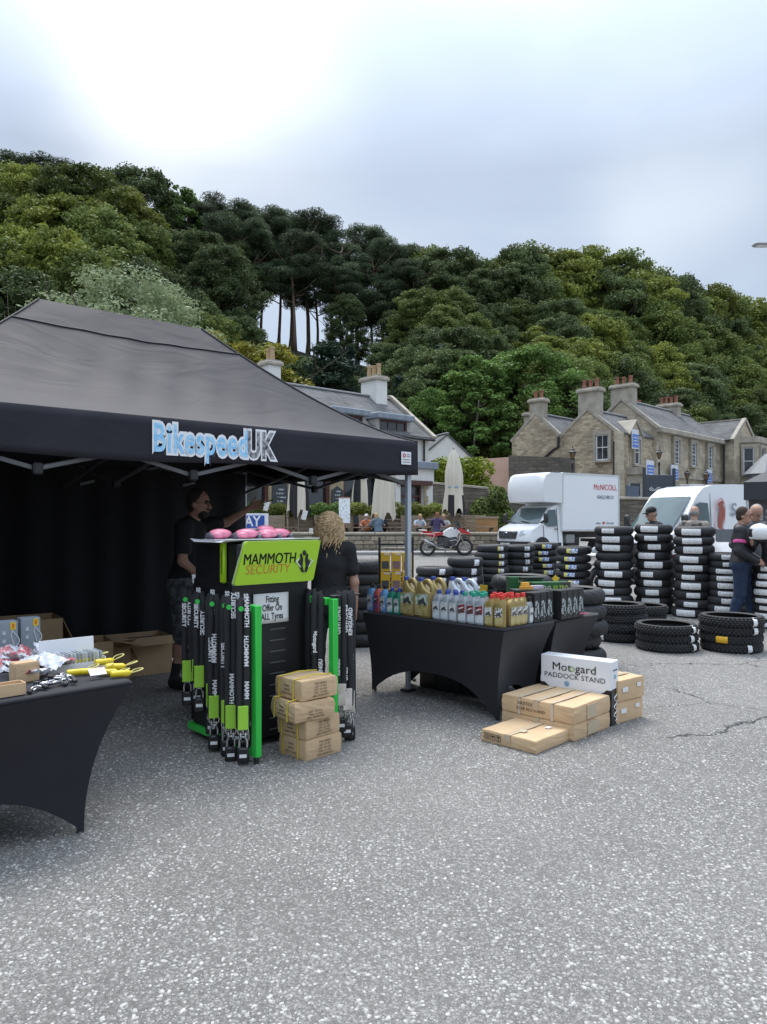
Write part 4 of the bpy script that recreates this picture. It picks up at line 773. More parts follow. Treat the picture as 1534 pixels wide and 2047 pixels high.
def cab(v, prof, yf, ws, sw, grille, lamps, W, so=.012):
    """ws: windscreen (x0,z0,x1,z1); sw: side window polygon"""
    YS = [-1, -.86, -.5, 0, .5, .86, 1]; mb = MB(); loft(mb, prof, YS, yf); mb.build('cab', VW, v, 32)
    (x0, z0), (x1, z1) = ws; mb = MB(); n = 8; mb.grid(lambda a, b: Vector(yf(x0 + (x1 - x0) * b, z0 + (z1 - z0) * b, (a * 2 - 1) * .86)) + Vector((.022, 0, .018)), n, 4); mb.build('windscreen', VGL, v, 60)
    mb = MB(); c = Vector(yf(x0, z0, 0)) + Vector((.05, 0, .03))
    for s in (.45, -.35): mb.bar(c + Vector((0, s, 0)), c + Vector((-.08, s - .55, .07)), .025)
    mb.each('wiper', BPL, v)
    for s in (-1, 1):
        wdw = MB(); poly = sw; yy = lambda z: yf(-1.5, z, 1)[1]
        pts = [Vector((x, s * (yy(z) + so), z)) for x, z in poly]; wdw.add(pts, [tuple(range(len(pts)))[::(1 if s > 0 else -1)]]); wdw.build('side_window', VGL, v)
        mr = empty('mirror', (-.98, s * (W + .16), 1.55), parent=v); MB().box((0, 0, 0), (.14, .22, .38), bev=.05).build('housing', BPL, mr, 40); MB().bar((0, -s * .1, -.1), (-.02, -s * .3, -.18), .06).build('arm', BPL, mr)
    return
def truck():
    f = Vector((-.835, -.55, 0)).normalized(); ang = math.atan2(f.y, f.x); o = Vector((4.88, 29.31, 0)); v = thing('box_truck', 'white box truck with luton body and red and navy hire lettering', 'truck', (o.x, o.y, gz(7, 30) - .02), ang)
    prof = [(-.05, .34), (.02, .5), (.03, .78), (-.02, 1.0), (-.12, 1.12), (-.5, 1.24), (-.82, 1.32), (-1.12, 1.62), (-1.46, 1.98), (-1.62, 2.06), (-2.0, 2.1), (-2.0, .42), (-1.4, .38)]
    def yf(x, z, y):
        w = 1.0 - .13 * max(0, (z - 1.15) / .95) - .05 * max(0, (x + .35) / .4); return (x - (.30 * y * y * max(0, 1 + x / 1.1) + (.10 * y ** 6)), y * w, z)
    cab(v, prof, yf, ((-.84, 1.34), (-1.45, 1.96)), [(-1.12, 1.28), (-1.0, 1.42), (-1.36, 1.88), (-1.78, 1.9), (-1.78, 1.24), (-1.3, 1.22)], None, None, 1.0)
    mb = MB(); mb.grid(lambda a, b: Vector(yf(.025, .38 + .26 * b, (a * 2 - 1))) + Vector((.03, 0, 0)), 10, 2); mb.build('bumper', BPL, v, 60)
    gr = MB(); gr.grid(lambda a, b: Vector(yf(.03 - .04 * b, .74 + .30 * b, (a * 2 - 1) * (.50 + .06 * b))) + Vector((.03, 0, 0)), 8, 2); go = gr.build('grille', pm('dark grille', (.03, .032, .036), .35), v, 60)
    for k in range(4): MB().tube([Vector(yf(.03 - .03 * k / 3, .77 + .08 * k, a / 5 * (.46 + .02 * k))) + Vector((.045, 0, 0)) for a in range(-5, 6)], .013, 6).build('grille_bar', pm('grille bar', (.16, .165, .175), .3, metal=.4), go)
    bd = MB(); bd.ball((0, 0, 0), (.02, .11, .045), 16, 8, T(.085, 0, .95)); bdo = bd.build('badge', pm('badge blue', (.05, .09, .2), .3), v, 60); mb = MB(); mb.lathe([(.115, 0), (.125, .008), (.115, .016)], 18, basis((0, 1, 0), (0, 0, 1), (.075, 0, .95)) @ Matrix.Diagonal((1, .42, 1, 1))); mb.build('badge_rim', CHROME, bdo)
    for s in (-1, 1):
        mb = MB(); mb.grid(lambda a, b: Vector(yf(.0 - .1 * b - .12 * a, .86 + .1 * a + (.19 - .05 * a) * b, s * (.60 + .38 * a))) + Vector((.035, s * .01, 0)), 6, 3); mb.build('headlight', HLG, v, 60)
        mb = MB(); mb.grid(lambda a, b: (-.95 + (.37 + .09 * b) * math.cos(a * math.pi), s * (1.008 + .002 * b), .36 + (.37 + .09 * b) * math.sin(a * math.pi)), 14, 1); mb.build('wheel_arch_trim', BPL, v)
        mb = MB(); mb.prism([(.33 * math.cos(a * math.pi / 12) - .95, .36 + .37 * math.sin(a * math.pi / 12)) for a in range(13)], .02, basis((1, 0, 0), (0, 0, 1), (0, s * 1.0 + .012, 0))); mb.build('wheel_well', BPL, v)
        wheel(v, -.95, s * .92, .35, .22)
        for k in (0, 1): wheel(v, -4.35, s * (.9 - .24 * k), .35, .2)
    mb = MB(); side_poly(mb, [(-.1, .36), (-.5, .36), (-.55, .52), (-.1, .5)], 1.0); side_poly(mb, [(-1.4, .38), (-2.0, .40), (-2.0, .58), (-1.38, .55)], 1.0); mb.each('sill_trim', BPL, v)
    mb = MB(); mb.bar((-1.84, .995, .55), (-1.84, .9, 1.95), .012, .02); mb.bar((-1.05, 1.0, .6), (-1.02, .985, 1.25), .012, .02); mb.box((-1.72, 1.01, 1.12), (.16, .03, .04)); mb.each('door_seam', BPL, v)
    # luton body
    W = 1.06; zb_, zt = 1.03, 3.38
    mb = MB(); mb.box((-3.72, 0, (zb_ + zt) / 2), (3.4, W * 2, zt - zb_), bev=.03); mb.build('box_body', VW, v, 30)
    pk = [(-2.03, 2.16), (-2.03, 3.36), (-1.15, 3.36), (-.92, 3.26), (-.78, 2.95), (-.76, 2.5), (-.86, 2.2)]
    def pf(x, z, y): return (x - .22 * abs(y) ** 3 * (1 if x > -1.6 else 0), y * (W - .002 - (.05 if x > -1.0 else 0)), z)
    mb = MB(); loft(mb, pk, [-1, -.9, -.6, 0, .6, .9, 1], pf); mb.build('luton_peak', pm('white fibreglass', (.76, .77, .775), .35, (.72, .73, .735), scale=1), v, 40)
    mb = MB(); mb.bar((-2.03, W + .004, 2.16), (-2.03, W + .004, 3.36), .012, .05); mb.bar((-5.4, W + .005, zb_ + .04), (-2.05, W + .005, zb_ + .04), .02, .07); mb.bar((-5.4, W + .005, zt - .04), (-2.05, W + .005, zt - .04), .02, .07); mb.bar((-5.4, W + .006, zb_), (-5.4, W + .006, zt), .03, .06); mb.each('body_trim', pm('pale alloy trim', (.66, .68, .68), .35, metal=.3), v)
    mb = MB(); mb.box((-3.7, 0, .86), (3.3, .8, .22)); mb.box((-3.0, .5, .62), (.7, .5, .4), bev=.03); mb.box((-5.35, 0, .6), (.1, 1.9, .14)); mb.build('chassis', BPL, v); MB().box((-2.6, .75, .72), (.5, .4, .36), bev=.03).build('side_locker', pm('grey locker', (.3, .31, .31), .5), v)
    RED = pm('red lettering', (.62, .03, .05), .5); NAVY = pm('navy lettering', (.05, .07, .16), .5); SB = lambda x, z: basis((-1, 0, 0), (0, 0, 1), (x, W + .012, z))
    text('McNICOLL', .33, RED, v, SB(-4.55, 2.83), sx=.92, offset=0.0); text('VEHICLE HIRE CO', .21, NAVY, v, SB(-4.55, 2.42), sx=.62); text('www.', .16, NAVY, v, SB(-4.12, 1.35), sx=.8); text('MV', .16, RED, v, SB(-4.45, 1.35), sx=.8, offset=.004); text('hire.com', .16, NAVY, v, SB(-4.85, 1.35), sx=.8)
    np_ = empty('number_plate', (.09, 0, .52), parent=v); MB().box((0, 0, 0), (.015, .52, .11)).build('plate', pm('plate white', (.78, .78, .74), .4), np_); MB().box((.012, 0, 0), (.004, .42, .07)).build('plate_characters', print_mat('plate print', (.78, .78, .74), (.06, .06, .06), 22, 2, .5), np_)
    return v
truck()
def van():
    f = Vector((-.927, -.375, 0)).normalized(); v = thing('panel_van', 'white high roof panel van with red bird emblem on its side', 'van', (7.02, 21.3, gz(8, 22)), math.atan2(f.y, f.x))
    prof = [(-.05, .3), (.02, .5), (.02, .85), (-.06, 1.02), (-.3, 1.16), (-.62, 1.24), (-.95, 1.5), (-1.32, 1.95), (-1.62, 2.3), (-1.9, 2.5), (-2.3, 2.6), (-3.0, 2.62), (-5.6, 2.62), (-5.6, .4), (-2, .35)]
    def yf(x, z, y):
        w = 1.03 - .12 * max(0, (z - 1.2) / 1.4) - .06 * max(0, (x + .4) / .4); return (x - (.26 * y * y * max(0, 1 + x / 1.7) + .10 * y ** 6 * max(0, 1 + x / 2.4)), y * w, z)
    cab(v, prof, yf, ((-.64, 1.27), (-1.58, 2.24)), [(-1.12, 1.3), (-1.08, 1.42), (-1.58, 2.02), (-1.72, 2.08), (-2.02, 2.06), (-2.06, 1.38), (-1.7, 1.3), (-1.6, 1.22), (-1.2, 1.22)], None, None, 1.02, .03)
    for s in (-1, 1):
        mb = MB(); mb.grid(lambda a, b: Vector(yf(-.02 - .2 * a, .84 + .08 * a + .26 * b, s * (.62 + .36 * a))) + Vector((.03, s * .012, 0)), 6, 3); mb.build('headlight', HLG, v, 60); wheel(v, -.9, s * .95); wheel(v, -4.4, s * .95)
    mb = MB(); mb.grid(lambda a, b: Vector(yf(.03, .4 + .4 * b, (a * 2 - 1) * .55)) + Vector((.03, 0, 0)), 8, 2); mb.build('grille', BPL, v, 60)
    mb = MB(); s = yf(-2.3, 1.5, 1)[1]; mb.bar((-2.16, s + .03, .6), (-2.16, s - .09, 2.35), .014, .02); mb.tube([(-1.98, yf(-2, 2.6, 1)[1] + .0, 2.57), (-1.95, .5, 2.6), (-1.93, 0, 2.61)], .02, 5); mb.each('door_seam', pm('panel gap', (.3, .31, .32), .6), v)
    M = lambda x, z: basis((-1, 0, 0), (0, .085, 1), (x, yf(-3, z, 1)[1] + .016, z))
    em = empty('emblem', (0, 0, 0), parent=v)
    mb = MB(); mb.lathe([(.30, -.004), (.345, .004), (.30, .008)], 26, M(-2.46, 1.72) @ Matrix.Diagonal((.62, 1.45, 1, 1))); mb.build('outline', pm('pink outline', (.72, .45, .50), .5), em)
    bird = [(-.02, .40), (.06, .43), (.12, .36), (.10, .30), (.17, .15), (.18, -.08), (.10, -.30), (.20, -.42), (.03, -.40), (-.04, -.34), (-.05, -.1), (-.02, .1), (-.06, .26), (-.12, .32)]
    mb = MB(); mb.prism(bird, .006, M(-2.46, 1.72)); mb.build('bird', pm('brick red print', (.42, .13, .10), .5), em)
    text('S', .52, pm('grey lettering', (.34, .38, .42), .5), v, M(-3.0, 1.86), offset=.008); return v
van()
# ---- motorcycles ----------------------------------------------------------
def motorbike(name, label, loc, rz, body, seat, accent, group=None):
    b = thing(name, label, 'motorcycle', loc, rz, group)
    def whl(x, r, w):
        e_ = empty('wheel', (x, 0, r), parent=b); M = Matrix.Rotation(math.pi / 2, 4, 'X'); MB().lathe([(r * .70, -w * .4), (r * .9, -w / 2), (r, -w * .15), (r, w * .15), (r * .9, w / 2), (r * .70, w * .4)], 28, M, closed_prof=True).build('tyre', RUBR, e_, 40)
        mb = MB(); mb.lathe([(r * .66, -.05), (r * .73, -.05), (r * .73, .05), (r * .66, .05)], 28, M, closed_prof=True)
        for k in range(10): a = k * math.pi / 5; mb.bar((.05 * math.cos(a), 0, .05 * math.sin(a)), (r * .68 * math.cos(a + .15), 0, r * .68 * math.sin(a + .15)), .018)
        mb.lathe([(0, -.07), (.06, -.07), (.06, .07), (0, .07)], 12, M); mb.build('rim', CHROME, e_, 40); MB().lathe([(r * .3, -.075), (r * .48, -.075), (r * .48, -.085), (r * .3, -.085)], 20, M, closed_prof=True).build('brake_disc', pm('steel disc', (.4, .4, .4), .35, metal=.8), e_)
    whl(-.76, .335, .18); whl(.76, .35, .13); K = BPL
    mb = MB()
    for s in (-.1, .1): mb.tube([(.78, s, .35), (.60, s, .75), (.46, s * .9, 1.08)], .028, 8)
    mb.each('fork', pm('fork tube', (.35, .34, .3), .35, metal=.6), b, 40)
    mb = MB(); mb.box((.14, 0, .54), (.60, .40, .46), bev=.07); mb.box((-.1, 0, .62), (.5, .26, .34), bev=.05)
    for s in (-1, 1): mb.cyl((.16, s * .16, .50), (.20, s * .37, .50), .095, .085, 12); mb.cyl((.2, s * .37, .5), (.2, s * .41, .5), .10, .08, 12)
    mb.tube([(-.76, -.11, .34), (-.35, -.13, .42), (-.05, -.12, .48)], [.045, .055, .06], 8); mb.tube([(.42, 0, 1.0), (.0, 0, .8), (-.35, 0, .78), (-.9, 0, .95)], .035, 8); mb.build('engine', pm('engine metal', (.10, .10, .105), .4, (.05, .05, .055), scale=14, metal=.4), b, 35)
    mb = MB(); mb.tube([(.25, -.3, .42), (.1, -.2, .26), (-.3, -.2, .3), (-.5, -.22, .42), (-.55, -.23, .46), (-.92, -.25, .62)], [.02, .02, .024, .03, .06, .065], 10); mb.build('exhaust', CHROME, b, 40)
    prof = [(.42, .78), (.52, .98), (.42, 1.10), (.15, 1.13), (-.10, .98), (-.16, .84), (.10, .74)]
    mb = MB(); loft(mb, prof, [-1, -.7, 0, .7, 1], lambda x, z, y: (x, y * (.2 - .05 * abs(z - .95)), z + .03 * (1 - y * y))); mb.build('tank', body, b, 40)
    mb = MB(); loft(mb, [(-.08, .96), (-.16, .84), (-.5, .84), (-.9, .93), (-1.0, 1.0), (-.75, 1.0), (-.45, .93)], [-1, -.5, .5, 1], lambda x, z, y: (x, y * .15, z)); mb.build('seat', seat, b, 40)
    mb = MB(); loft(mb, [(.40, .95), (.98, .86), (1.02, .90), (.62, 1.12), (.42, 1.16)], [-1, -.4, .4, 1], lambda x, z, y: (x, y * (.16 - .1 * max(0, x - .5)), z)); loft(mb, [(-.3, .84), (-.86, .9), (-1.02, .98), (-.95, .90), (-.55, .74)], [-1, 1], lambda x, z, y: (x, y * .17, z)); mb.each('fairing', accent, b, 40)
    mb = MB(); loft(mb, [(.52, 1.12), (.64, 1.12), (.50, 1.42), (.46, 1.42)], [-1, 0, 1], lambda x, z, y: (x - .06 * abs(y), y * .15, z)); mb.build('screen', pm('smoked screen', (.06, .07, .075), .1), b, 40)
    mb = MB(); mb.tube([(.30, -.42, 1.12), (.42, -.2, 1.14), (.45, 0, 1.12), (.42, .2, 1.14), (.30, .42, 1.12)], .016, 8)
    for s in (-1, 1): mb.tube([(.30, s * .42, 1.12), (.24, s * .5, 1.11)], .024, 8); mb.tube([(.40, s * .3, 1.13), (.42, s * .36, 1.34)], .01, 6); mb.box((.42, s * .38, 1.38), (.03, .16, .09), bev=.02); mb.box((.42, s * .42, 1.13), (.1, .16, .12), bev=.03)
    mb.build('handlebar', K, b, 40)
    mb = MB()                                     # crash bars and luggage rails
    for s in (-1, 1):
        mb.tube([(.42, s * .2, 1.05), (.52, s * .33, .95), (.50, s * .35, .68), (.35, s * .37, .45), (.12, s * .3, .36)], .017, 8); mb.tube([(.1, s * .36, .62), (.34, s * .4, .66), (.42, s * .38, .58)], .015, 8); mb.tube([(-.5, s * .2, .88), (-.98, s * .28, .9), (-1.0, s * .28, .68), (-.6, s * .26, .62), (-.5, s * .2, .88)], .014, 6)
    mb.tube([(-.8, -.13, 1.03), (-1.12, -.13, 1.05), (-1.12, .13, 1.05), (-.8, .13, 1.03)], .014, 6); mb.each('crash_bar', pm('silver tube', (.55, .55, .55), .35, metal=.7), b, 40)
    mb = MB(); loft(mb, [(.40, .68), (.78, .78), (1.02, .70), (.78, .73)], [-1, 1], lambda x, z, y: (x, y * .07, z)); loft(mb, [(-.9, .9), (-1.12, .72), (-1.2, .52), (-1.1, .70)], [-1, 1], lambda x, z, y: (x, y * .09, z)); mb.each('mudguard', K, b)
    MB().ball((.9, 0, .98), (.05, .1, .08), 12, 8).build('headlight', HLG, b, 60); MB().bar((.05, .15, .36), (-.02, .38, .01), .025).build('side_stand', K, b); MB().box((-1.08, 0, .86), (.05, .14, .06)).build('tail_light', pm('red lens', (.45, .02, .02), .2), b)
    return b
MW = pm('white bike paint', (.75, .75, .75), .25, (.7, .7, .7), coat=.5); MR = pm('red bike paint', (.50, .03, .04), .25, (.44, .025, .03), coat=.5)
MD = pm('dark bike paint', (.05, .05, .055), .3, coat=.4)
p = at(892, 0, 30.2); motorbike('motorcycle', 'red and white adventure motorcycle parked before the terrace wall', (p.x, 30.2, gz(p.x, 30.2)), R(4), MW, MR, MR)
motorbike('motorcycle', 'dark motorcycle hidden behind the tallest tyre stacks', (at(1262, 0, 14.6).x, 14.6, 0), R(205), MD, MD, MW)
p = at(1440, 0, 12.9); tb = motorbike('motorcycle', 'white faired touring motorcycle behind the man with the pink armband', (p.x, 12.9, 0), R(-104), MW, MD, MW)
mb = MB(); loft(mb, [(.35, .55), (.85, .62), (1.0, .86), (.72, 1.2), (.4, 1.22)], [-1, -.6, 0, .6, 1], lambda x, z, y: (x - .25 * y * y, y * .33, z)); mb.build('front_cowl', MW, tb, 40); MB().ball((.98, 0, .78), (.08, .2, .09), 14, 8).build('blue_headlamp', pm('blue tinted lamp', (.05, .14, .2), .1), tb, 60)
# ---- second gazebo ---------------------------------------------------------
DG = pm('charcoal canopy', (.035, .037, .045), .6, (.03, .031, .037), scale=3, bump=.15)
t = thing('charcoal_gazebo', 'charcoal gazebo with grey printed wall behind the man in jacket', 'gazebo', (at(1487, 0, 13.4).x, 13.4, 0), R(-30)); S = 3.0; pk = Vector((S / 2, S / 2, 3.15))
mb = MB(); c4 = [Vector((0, 0, 2.26)), Vector((S, 0, 2.26)), Vector((S, S, 2.26)), Vector((0, S, 2.26))]
for i in range(4): mb.add([c4[i], c4[(i + 1) % 4], pk], [(0, 1, 2)])
for i in range(4): a, b = c4[i], c4[(i + 1) % 4]; mb.add([a - Vector((0, 0, .32)), b - Vector((0, 0, .32)), b, a], [(0, 1, 2, 3)])
cn = mb.build('canopy', DG, t); md = cn.modifiers.new('thickness', 'SOLIDIFY'); md.thickness = .012
for x, y in ((.05, .05), (S - .05, .05), (S - .05, S - .05), (.05, S - .05)): MB().box((x, y, 1.05), (.04, .04, 2.1)).build('leg', pm('gazebo leg', (.62, .64, .66), .4, metal=.5), t)
mb = MB(); mb.grid(lambda u, v: (.06 + u * (S - .12), .32 + .02 * math.sin(u * 40), .05 + v * 1.95), 40, 4); wl_ = mb.build('wall', pm('grey printed wall', (.17, .165, .17), .7, (.12, .115, .12), scale=1.4), t, 60); text('SALTI', .26, pm('pale grey lettering', (.42, .42, .43), .6), wl_, basis((1, 0, 0), (0, 0, 1), (.62, .285, 1.68)), sx=.9, offset=.006)
# ================================================================ people: one continuous surface grown round a posed skeleton
def surface(prims, res):
    lo = np.min([np.minimum(np.array(p[1]) - p[7], np.array(p[2]) - p[7]) for p in prims], 0) - .06; hi = np.max([np.maximum(np.array(p[1]) + p[7], np.array(p[2]) + p[7]) for p in prims], 0) + .06
    n = np.ceil((hi - lo) / res).astype(int) + 1; D = np.full(n, 1.0, np.float32); best = np.full(n, 1.0, np.float32); mid = np.zeros(n, np.int16)
    ax = [lo[i] + res * np.arange(n[i]) for i in range(3)]
    for typ, a, b, ra, rb, m, k, ext in prims:
        a = np.array(a, float); b = np.array(b, float); mn = np.minimum(a, b) - ext - .05; mxx = np.maximum(a, b) + ext + .05
        sl = [slice(max(0, int((mn[i] - lo[i]) / res)), min(n[i], int((mxx[i] - lo[i]) / res) + 2)) for i in range(3)]; sl = tuple(sl)
        X, Y, Z = np.meshgrid(ax[0][sl[0]], ax[1][sl[1]], ax[2][sl[2]], indexing='ij'); P = np.stack([X, Y, Z], -1)
        if typ == 'c':
            ab = b - a; t = np.clip(((P - a) @ ab) / max(1e-9, ab @ ab), 0, 1); d = np.linalg.norm(P - a - t[..., None] * ab, axis=-1) - (ra + (rb - ra) * t)
        else:
            q = (P - a) @ rb; r = np.array(ra); k0 = np.linalg.norm(q / r, axis=-1); k1 = np.linalg.norm(q / (r * r), axis=-1) + 1e-9; d = k0 * (k0 - 1) / k1
        o = D[sl]; h = np.clip(.5 + .5 * (o - d) / k, 0, 1); D[sl] = o * (1 - h) + d * h - k * h * (1 - h); bs = best[sl]; u = d < bs; mid[sl] = np.where(u, m, mid[sl]); best[sl] = np.minimum(bs, d)
    # naive surface nets
    S = D < 0; c = np.zeros(tuple(n - 1), np.int8); offs = [(i, j, k_) for i in (0, 1) for j in (0, 1) for k_ in (0, 1)]
    for o in offs: c += S[o[0]:n[0] - 1 + o[0], o[1]:n[1] - 1 + o[1], o[2]:n[2] - 1 + o[2]]
    cells = np.argwhere((c > 0) & (c < 8)); vid = np.full(tuple(n - 1), -1, np.int64); vid[tuple(cells.T)] = np.arange(len(cells)); acc = np.zeros((len(cells), 3)); cnt = np.zeros(len(cells))
    for a in offs:
        for axis in range(3):
            if a[axis]: continue
            b = list(a); b[axis] = 1; A = cells + a; B = cells + b; da = D[tuple(A.T)]; db = D[tuple(B.T)]; x = (da < 0) != (db < 0); t = np.where(x, da / np.where(x, da - db, 1), 0)
            p = A + (B - A) * t[:, None]; acc += np.where(x[:, None], p, 0); cnt += x
    V_ = lo + res * acc / cnt[:, None]; fs = []; ms = []
    for axis in range(3):
        u, v = [(1, 2), (2, 0), (0, 1)][axis]; d = [0, 0, 0]; d[axis] = 1
        s0 = S[:n[0] - d[0], :n[1] - d[1], :n[2] - d[2]]; s1 = S[d[0]:, d[1]:, d[2]:]; E = np.argwhere(s0 != s1); E = E[(E[:, u] > 0) & (E[:, v] > 0) & (E[:, u] < n[u] - 1) & (E[:, v] < n[v] - 1)]
        du = np.zeros(3, int); du[u] = 1; dv = np.zeros(3, int); dv[v] = 1
        q = np.stack([vid[tuple((E - du - dv).T)], vid[tuple((E - dv).T)], vid[tuple(E.T)], vid[tuple((E - du).T)]], 1); fl = ~s0[tuple(E.T)]; q[fl] = q[fl][:, ::-1]
        a_in = s0[tuple(E.T)]; G = E.copy(); G[~a_in, axis] += 1; fs.append(q); ms.append(mid[tuple(G.T)])
    return V_, np.concatenate(fs), np.concatenate(ms)
def sdf_mesh(name, prims, mats, res):
    V_, f, m = surface(prims, res); me = bpy.data.meshes.new(name); me.from_pydata(V_.tolist(), [], f.tolist())
    for x in mats: me.materials.append(x)
    me.polygons.foreach_set('material_index', m.astype(np.int32)); me.polygons.foreach_set('use_smooth', [True] * len(f)); me.update(); return me
def C(a, b, ra, rb, m, k=.03): return ('c', tuple(a), tuple(b), ra, rb, m, k, max(ra, rb))
def E(c, r, m, k=.03, M=None):
    return ('e', tuple(c), tuple(c), tuple(r), np.array(M.to_3x3()) if M is not None else np.eye(3), m, k, max(r))
SKIN = pm('skin', (.46, .27, .195), .55, (.40, .22, .155), scale=14, spec=.35); LIP = pm('lips', (.36, .15, .12), .5); EYE = pm('eye dark', (.04, .03, .028), .3)
MAT = lambda n, c, **k: pm(n, c, k.pop('rough', .85), k.pop('c2', tuple(x * .7 for x in c)), scale=k.pop('scale', 9), bump=k.pop('bump', .7), bscale=k.pop('bscale', 11), **k)
def hand(pr, w, d, n, s, curl=.35, spread=.25, res_ok=True, r=.0095, point=False):
    """w wrist, d finger direction, n palm normal (fingers curl towards it), s side towards the thumb"""
    w = Vector(w); d = Vector(d).normalized(); n = Vector(n).normalized(); s = (Vector(s) - d * Vector(s).dot(d)).normalized()
    for i, L_ in enumerate((.070, .078, .073, .058)):
        off = (.030 - i * .020); kn = w + d * (.088 - .004 * abs(i - 1)) + s * off; pr.append(C(w + d * .012 + s * off * .55, kn, .015, .0125, 0, .012))
        fd = (d + s * spread * (.5 - i / 3)).normalized(); cu = curl * (0 if point and i == 0 else (2.2 if point else 1)); m1 = kn + (fd * math.cos(cu) + n * math.sin(cu)) * L_ * .55; m2 = m1 + (fd * math.cos(cu * 2.1) + n * math.sin(cu * 2.1)) * L_ * .5
        pr.append(C(kn, m1, r, r * .93, 0, .004)); pr.append(C(m1, m2, r * .93, r * .78, 0, .004))
    b = w + d * .03 + s * .028; t1 = b + (d * .55 + s * .7 + n * .25).normalized() * .042; t2 = t1 + (d * .85 + s * .3 + n * .2).normalized() * .032; pr.append(C(b, t1, .0145, .0115, 0, .01)); pr.append(C(t1, t2, .011, .0088, 0, .004))
DEF = dict(hipL=(-.09, 0, .92), hipR=(.09, 0, .92), kneeL=(-.10, .02, .50), kneeR=(.10, .02, .50), ankL=(-.10, -.03, .10), ankR=(.10, -.03, .10), toeL=(-.12, .15, .045), toeR=(.12, .15, .045),
           shL=(-.18, -.01, 1.42), shR=(.18, -.01, 1.42), elL=(-.24, -.03, 1.13), elR=(.24, -.03, 1.13), wrL=(-.25, .06, .88), wrR=(.25, .06, .88), handL=((0, .15, -1), (1, 0, 0), (0, 1, 0)), handR=((0, .15, -1), (-1, 0, 0), (0, 1, 0)))
def person(label, loc, rz, mats, J=None, lean=0.0, twist=0.0, yaw=0.0, pitch=0.0, res=.012, sleeve='short', legs='long', build=1.0, hair=None, scale=1.0, face=True, skirt=0.0, female=False, group=None, beard=None, pel=None, hunch=0.0):
    """mats: [skin, top, bottom, shoe, lips, eye, hair]"""
    P = dict(DEF); P.update(J or {}); P = {k: (tuple(Vector(q) for q in v) if k.startswith('hand') else Vector(v)) for k, v in P.items()}; o = Vector(pel or (0, 0, .95)); dz = o - Vector((0, 0, .95))
    TM = T(o) @ RZ(twist) @ Matrix.Rotation(-lean, 4, 'X') @ T(-o) @ T(dz); t = lambda *p: TM @ Vector(p); B = build; pr = []; M3 = TM.to_3x3().to_4x4()
    hc = t(0, .035 + hunch, 1.635 - hunch * .3); HM = TM.to_3x3().to_4x4() @ RZ(yaw) @ Matrix.Rotation(pitch + lean * .6, 4, 'X'); h = lambda *p: hc + HM @ Vector(p)
    pr += [E(t(0, .005, 1.27), (.165 * B, .112 * B, .21), 1, .04, M3), E(t(0, .012, 1.08), (.148 * B, .112 * B, .17), 1, .05, M3), E(t(0, -.005, .97), (.162 * B, .118 * B, .13), 1 if legs != 'tuck' else 2, .04, M3)]
    pr.append(E(t(0, -.012, .90), (.168 * B, .122 * B, .11), 2, .03, M3))
    if female: pr += [E(t(-.07, .09, 1.27), (.062, .06, .065), 1, .04, M3), E(t(.07, .09, 1.27), (.062, .06, .065), 1, .04, M3), E(t(0, -.03, .93), (.178, .13, .13), 2, .05, M3)]
    sl = P['shL'] if 'shL' in (J or {}) else t(*DEF['shL']); sr = P['shR'] if 'shR' in (J or {}) else t(*DEF['shR'])
    pr += [C(sl, t(0, -.02, 1.44), .062 * B, .07, 1, .04), C(sr, t(0, -.02, 1.44), .062 * B, .07, 1, .04), C(t(0, -.015, 1.45), h(0, -.02, -.08), .056, .05, 0, .025), C(t(0, -.03, 1.455), t(0, -.012, 1.475), .072, .066, 1, .015)]
    # head
    hm = 6 if hair == 'cap' else 0
    pr += [E(h(0, -.005, .03), (.077, .096, .098), 0, .02, HM), E(h(0, .022, -.055), (.058, .066, .07), 0, .03, HM), E(h(0, .062, -.085), (.032, .026, .026), 0, .02, HM)]
    if face:
        pr += [C(h(0, .088, .012), h(0, .112, -.026), .011, .015, 0, .012), E(h(0, .088, -.062), (.026, .010, .008), 4, .004, HM)]
        for s in (-1, 1): pr += [E(h(s * .076, -.01, -.015), (.011, .02, .03), 0, .006, HM), E(h(s * .032, .086, .008), (.013, .008, .008), 5, .003, HM), C(h(s * .015, .094, .027), h(s * .05, .083, .027), .007, .006, 6, .004)]
    if hair == 'short': pr += [E(h(0, -.022, .046), (.084, .094, .094), 6, .006, HM), E(h(0, -.05, -.01), (.074, .058, .075), 6, .01, HM)]
    if hair == 'fringe': pr += [E(h(0, -.045, -.005), (.079, .062, .06), 6, .008, HM)]
    if hair == 'long': pr += [E(h(0, -.022, .046), (.088, .096, .096), 6, .006, HM), E(h(0, -.055, -.06), (.085, .06, .13), 6, .02, HM)]
    if beard: pr += [E(h(0, .045, -.085), (.056, .052, .045), 6, .006, HM), C(h(-.03, .098, -.045), h(.03, .098, -.045), .008, .008, 6, .004)]
    if hair == 'cap': pr += [E(h(0, -.01, .065), (.086, .102, .075), 6, .004, HM), E(h(0, .10, .045), (.066, .075, .010), 6, .006, HM), E(h(0, -.055, -.01), (.073, .05, .055), 5, .006, HM)]
    for S, sh, hh in (('L', sl, P['handL']), ('R', sr, P['handR'])):
        el, wr = P['el' + S], P['wr' + S]; up = sh.lerp(el, .62)
        if sleeve == 'short': pr += [C(sh, up, .062 * B, .064 * B, 1, .03), C(up, el, .043, .04, 0, .008), C(el, wr, .041, .026, 0, .02)]
        elif sleeve == 'none': pr += [C(sh, el, .05, .04, 0, .03), C(el, wr, .041, .026, 0, .02)]
        else: pr += [C(sh, el, .066 * B, .056 * B, 1, .03), C(el, el.lerp(wr, .96), .056 * B, .042, 1, .03)]
        hand(pr, wr, *hh) if len(hh) == 3 else hand(pr, wr, hh[0], hh[1], hh[2], **hand_kw.get(S, {}))
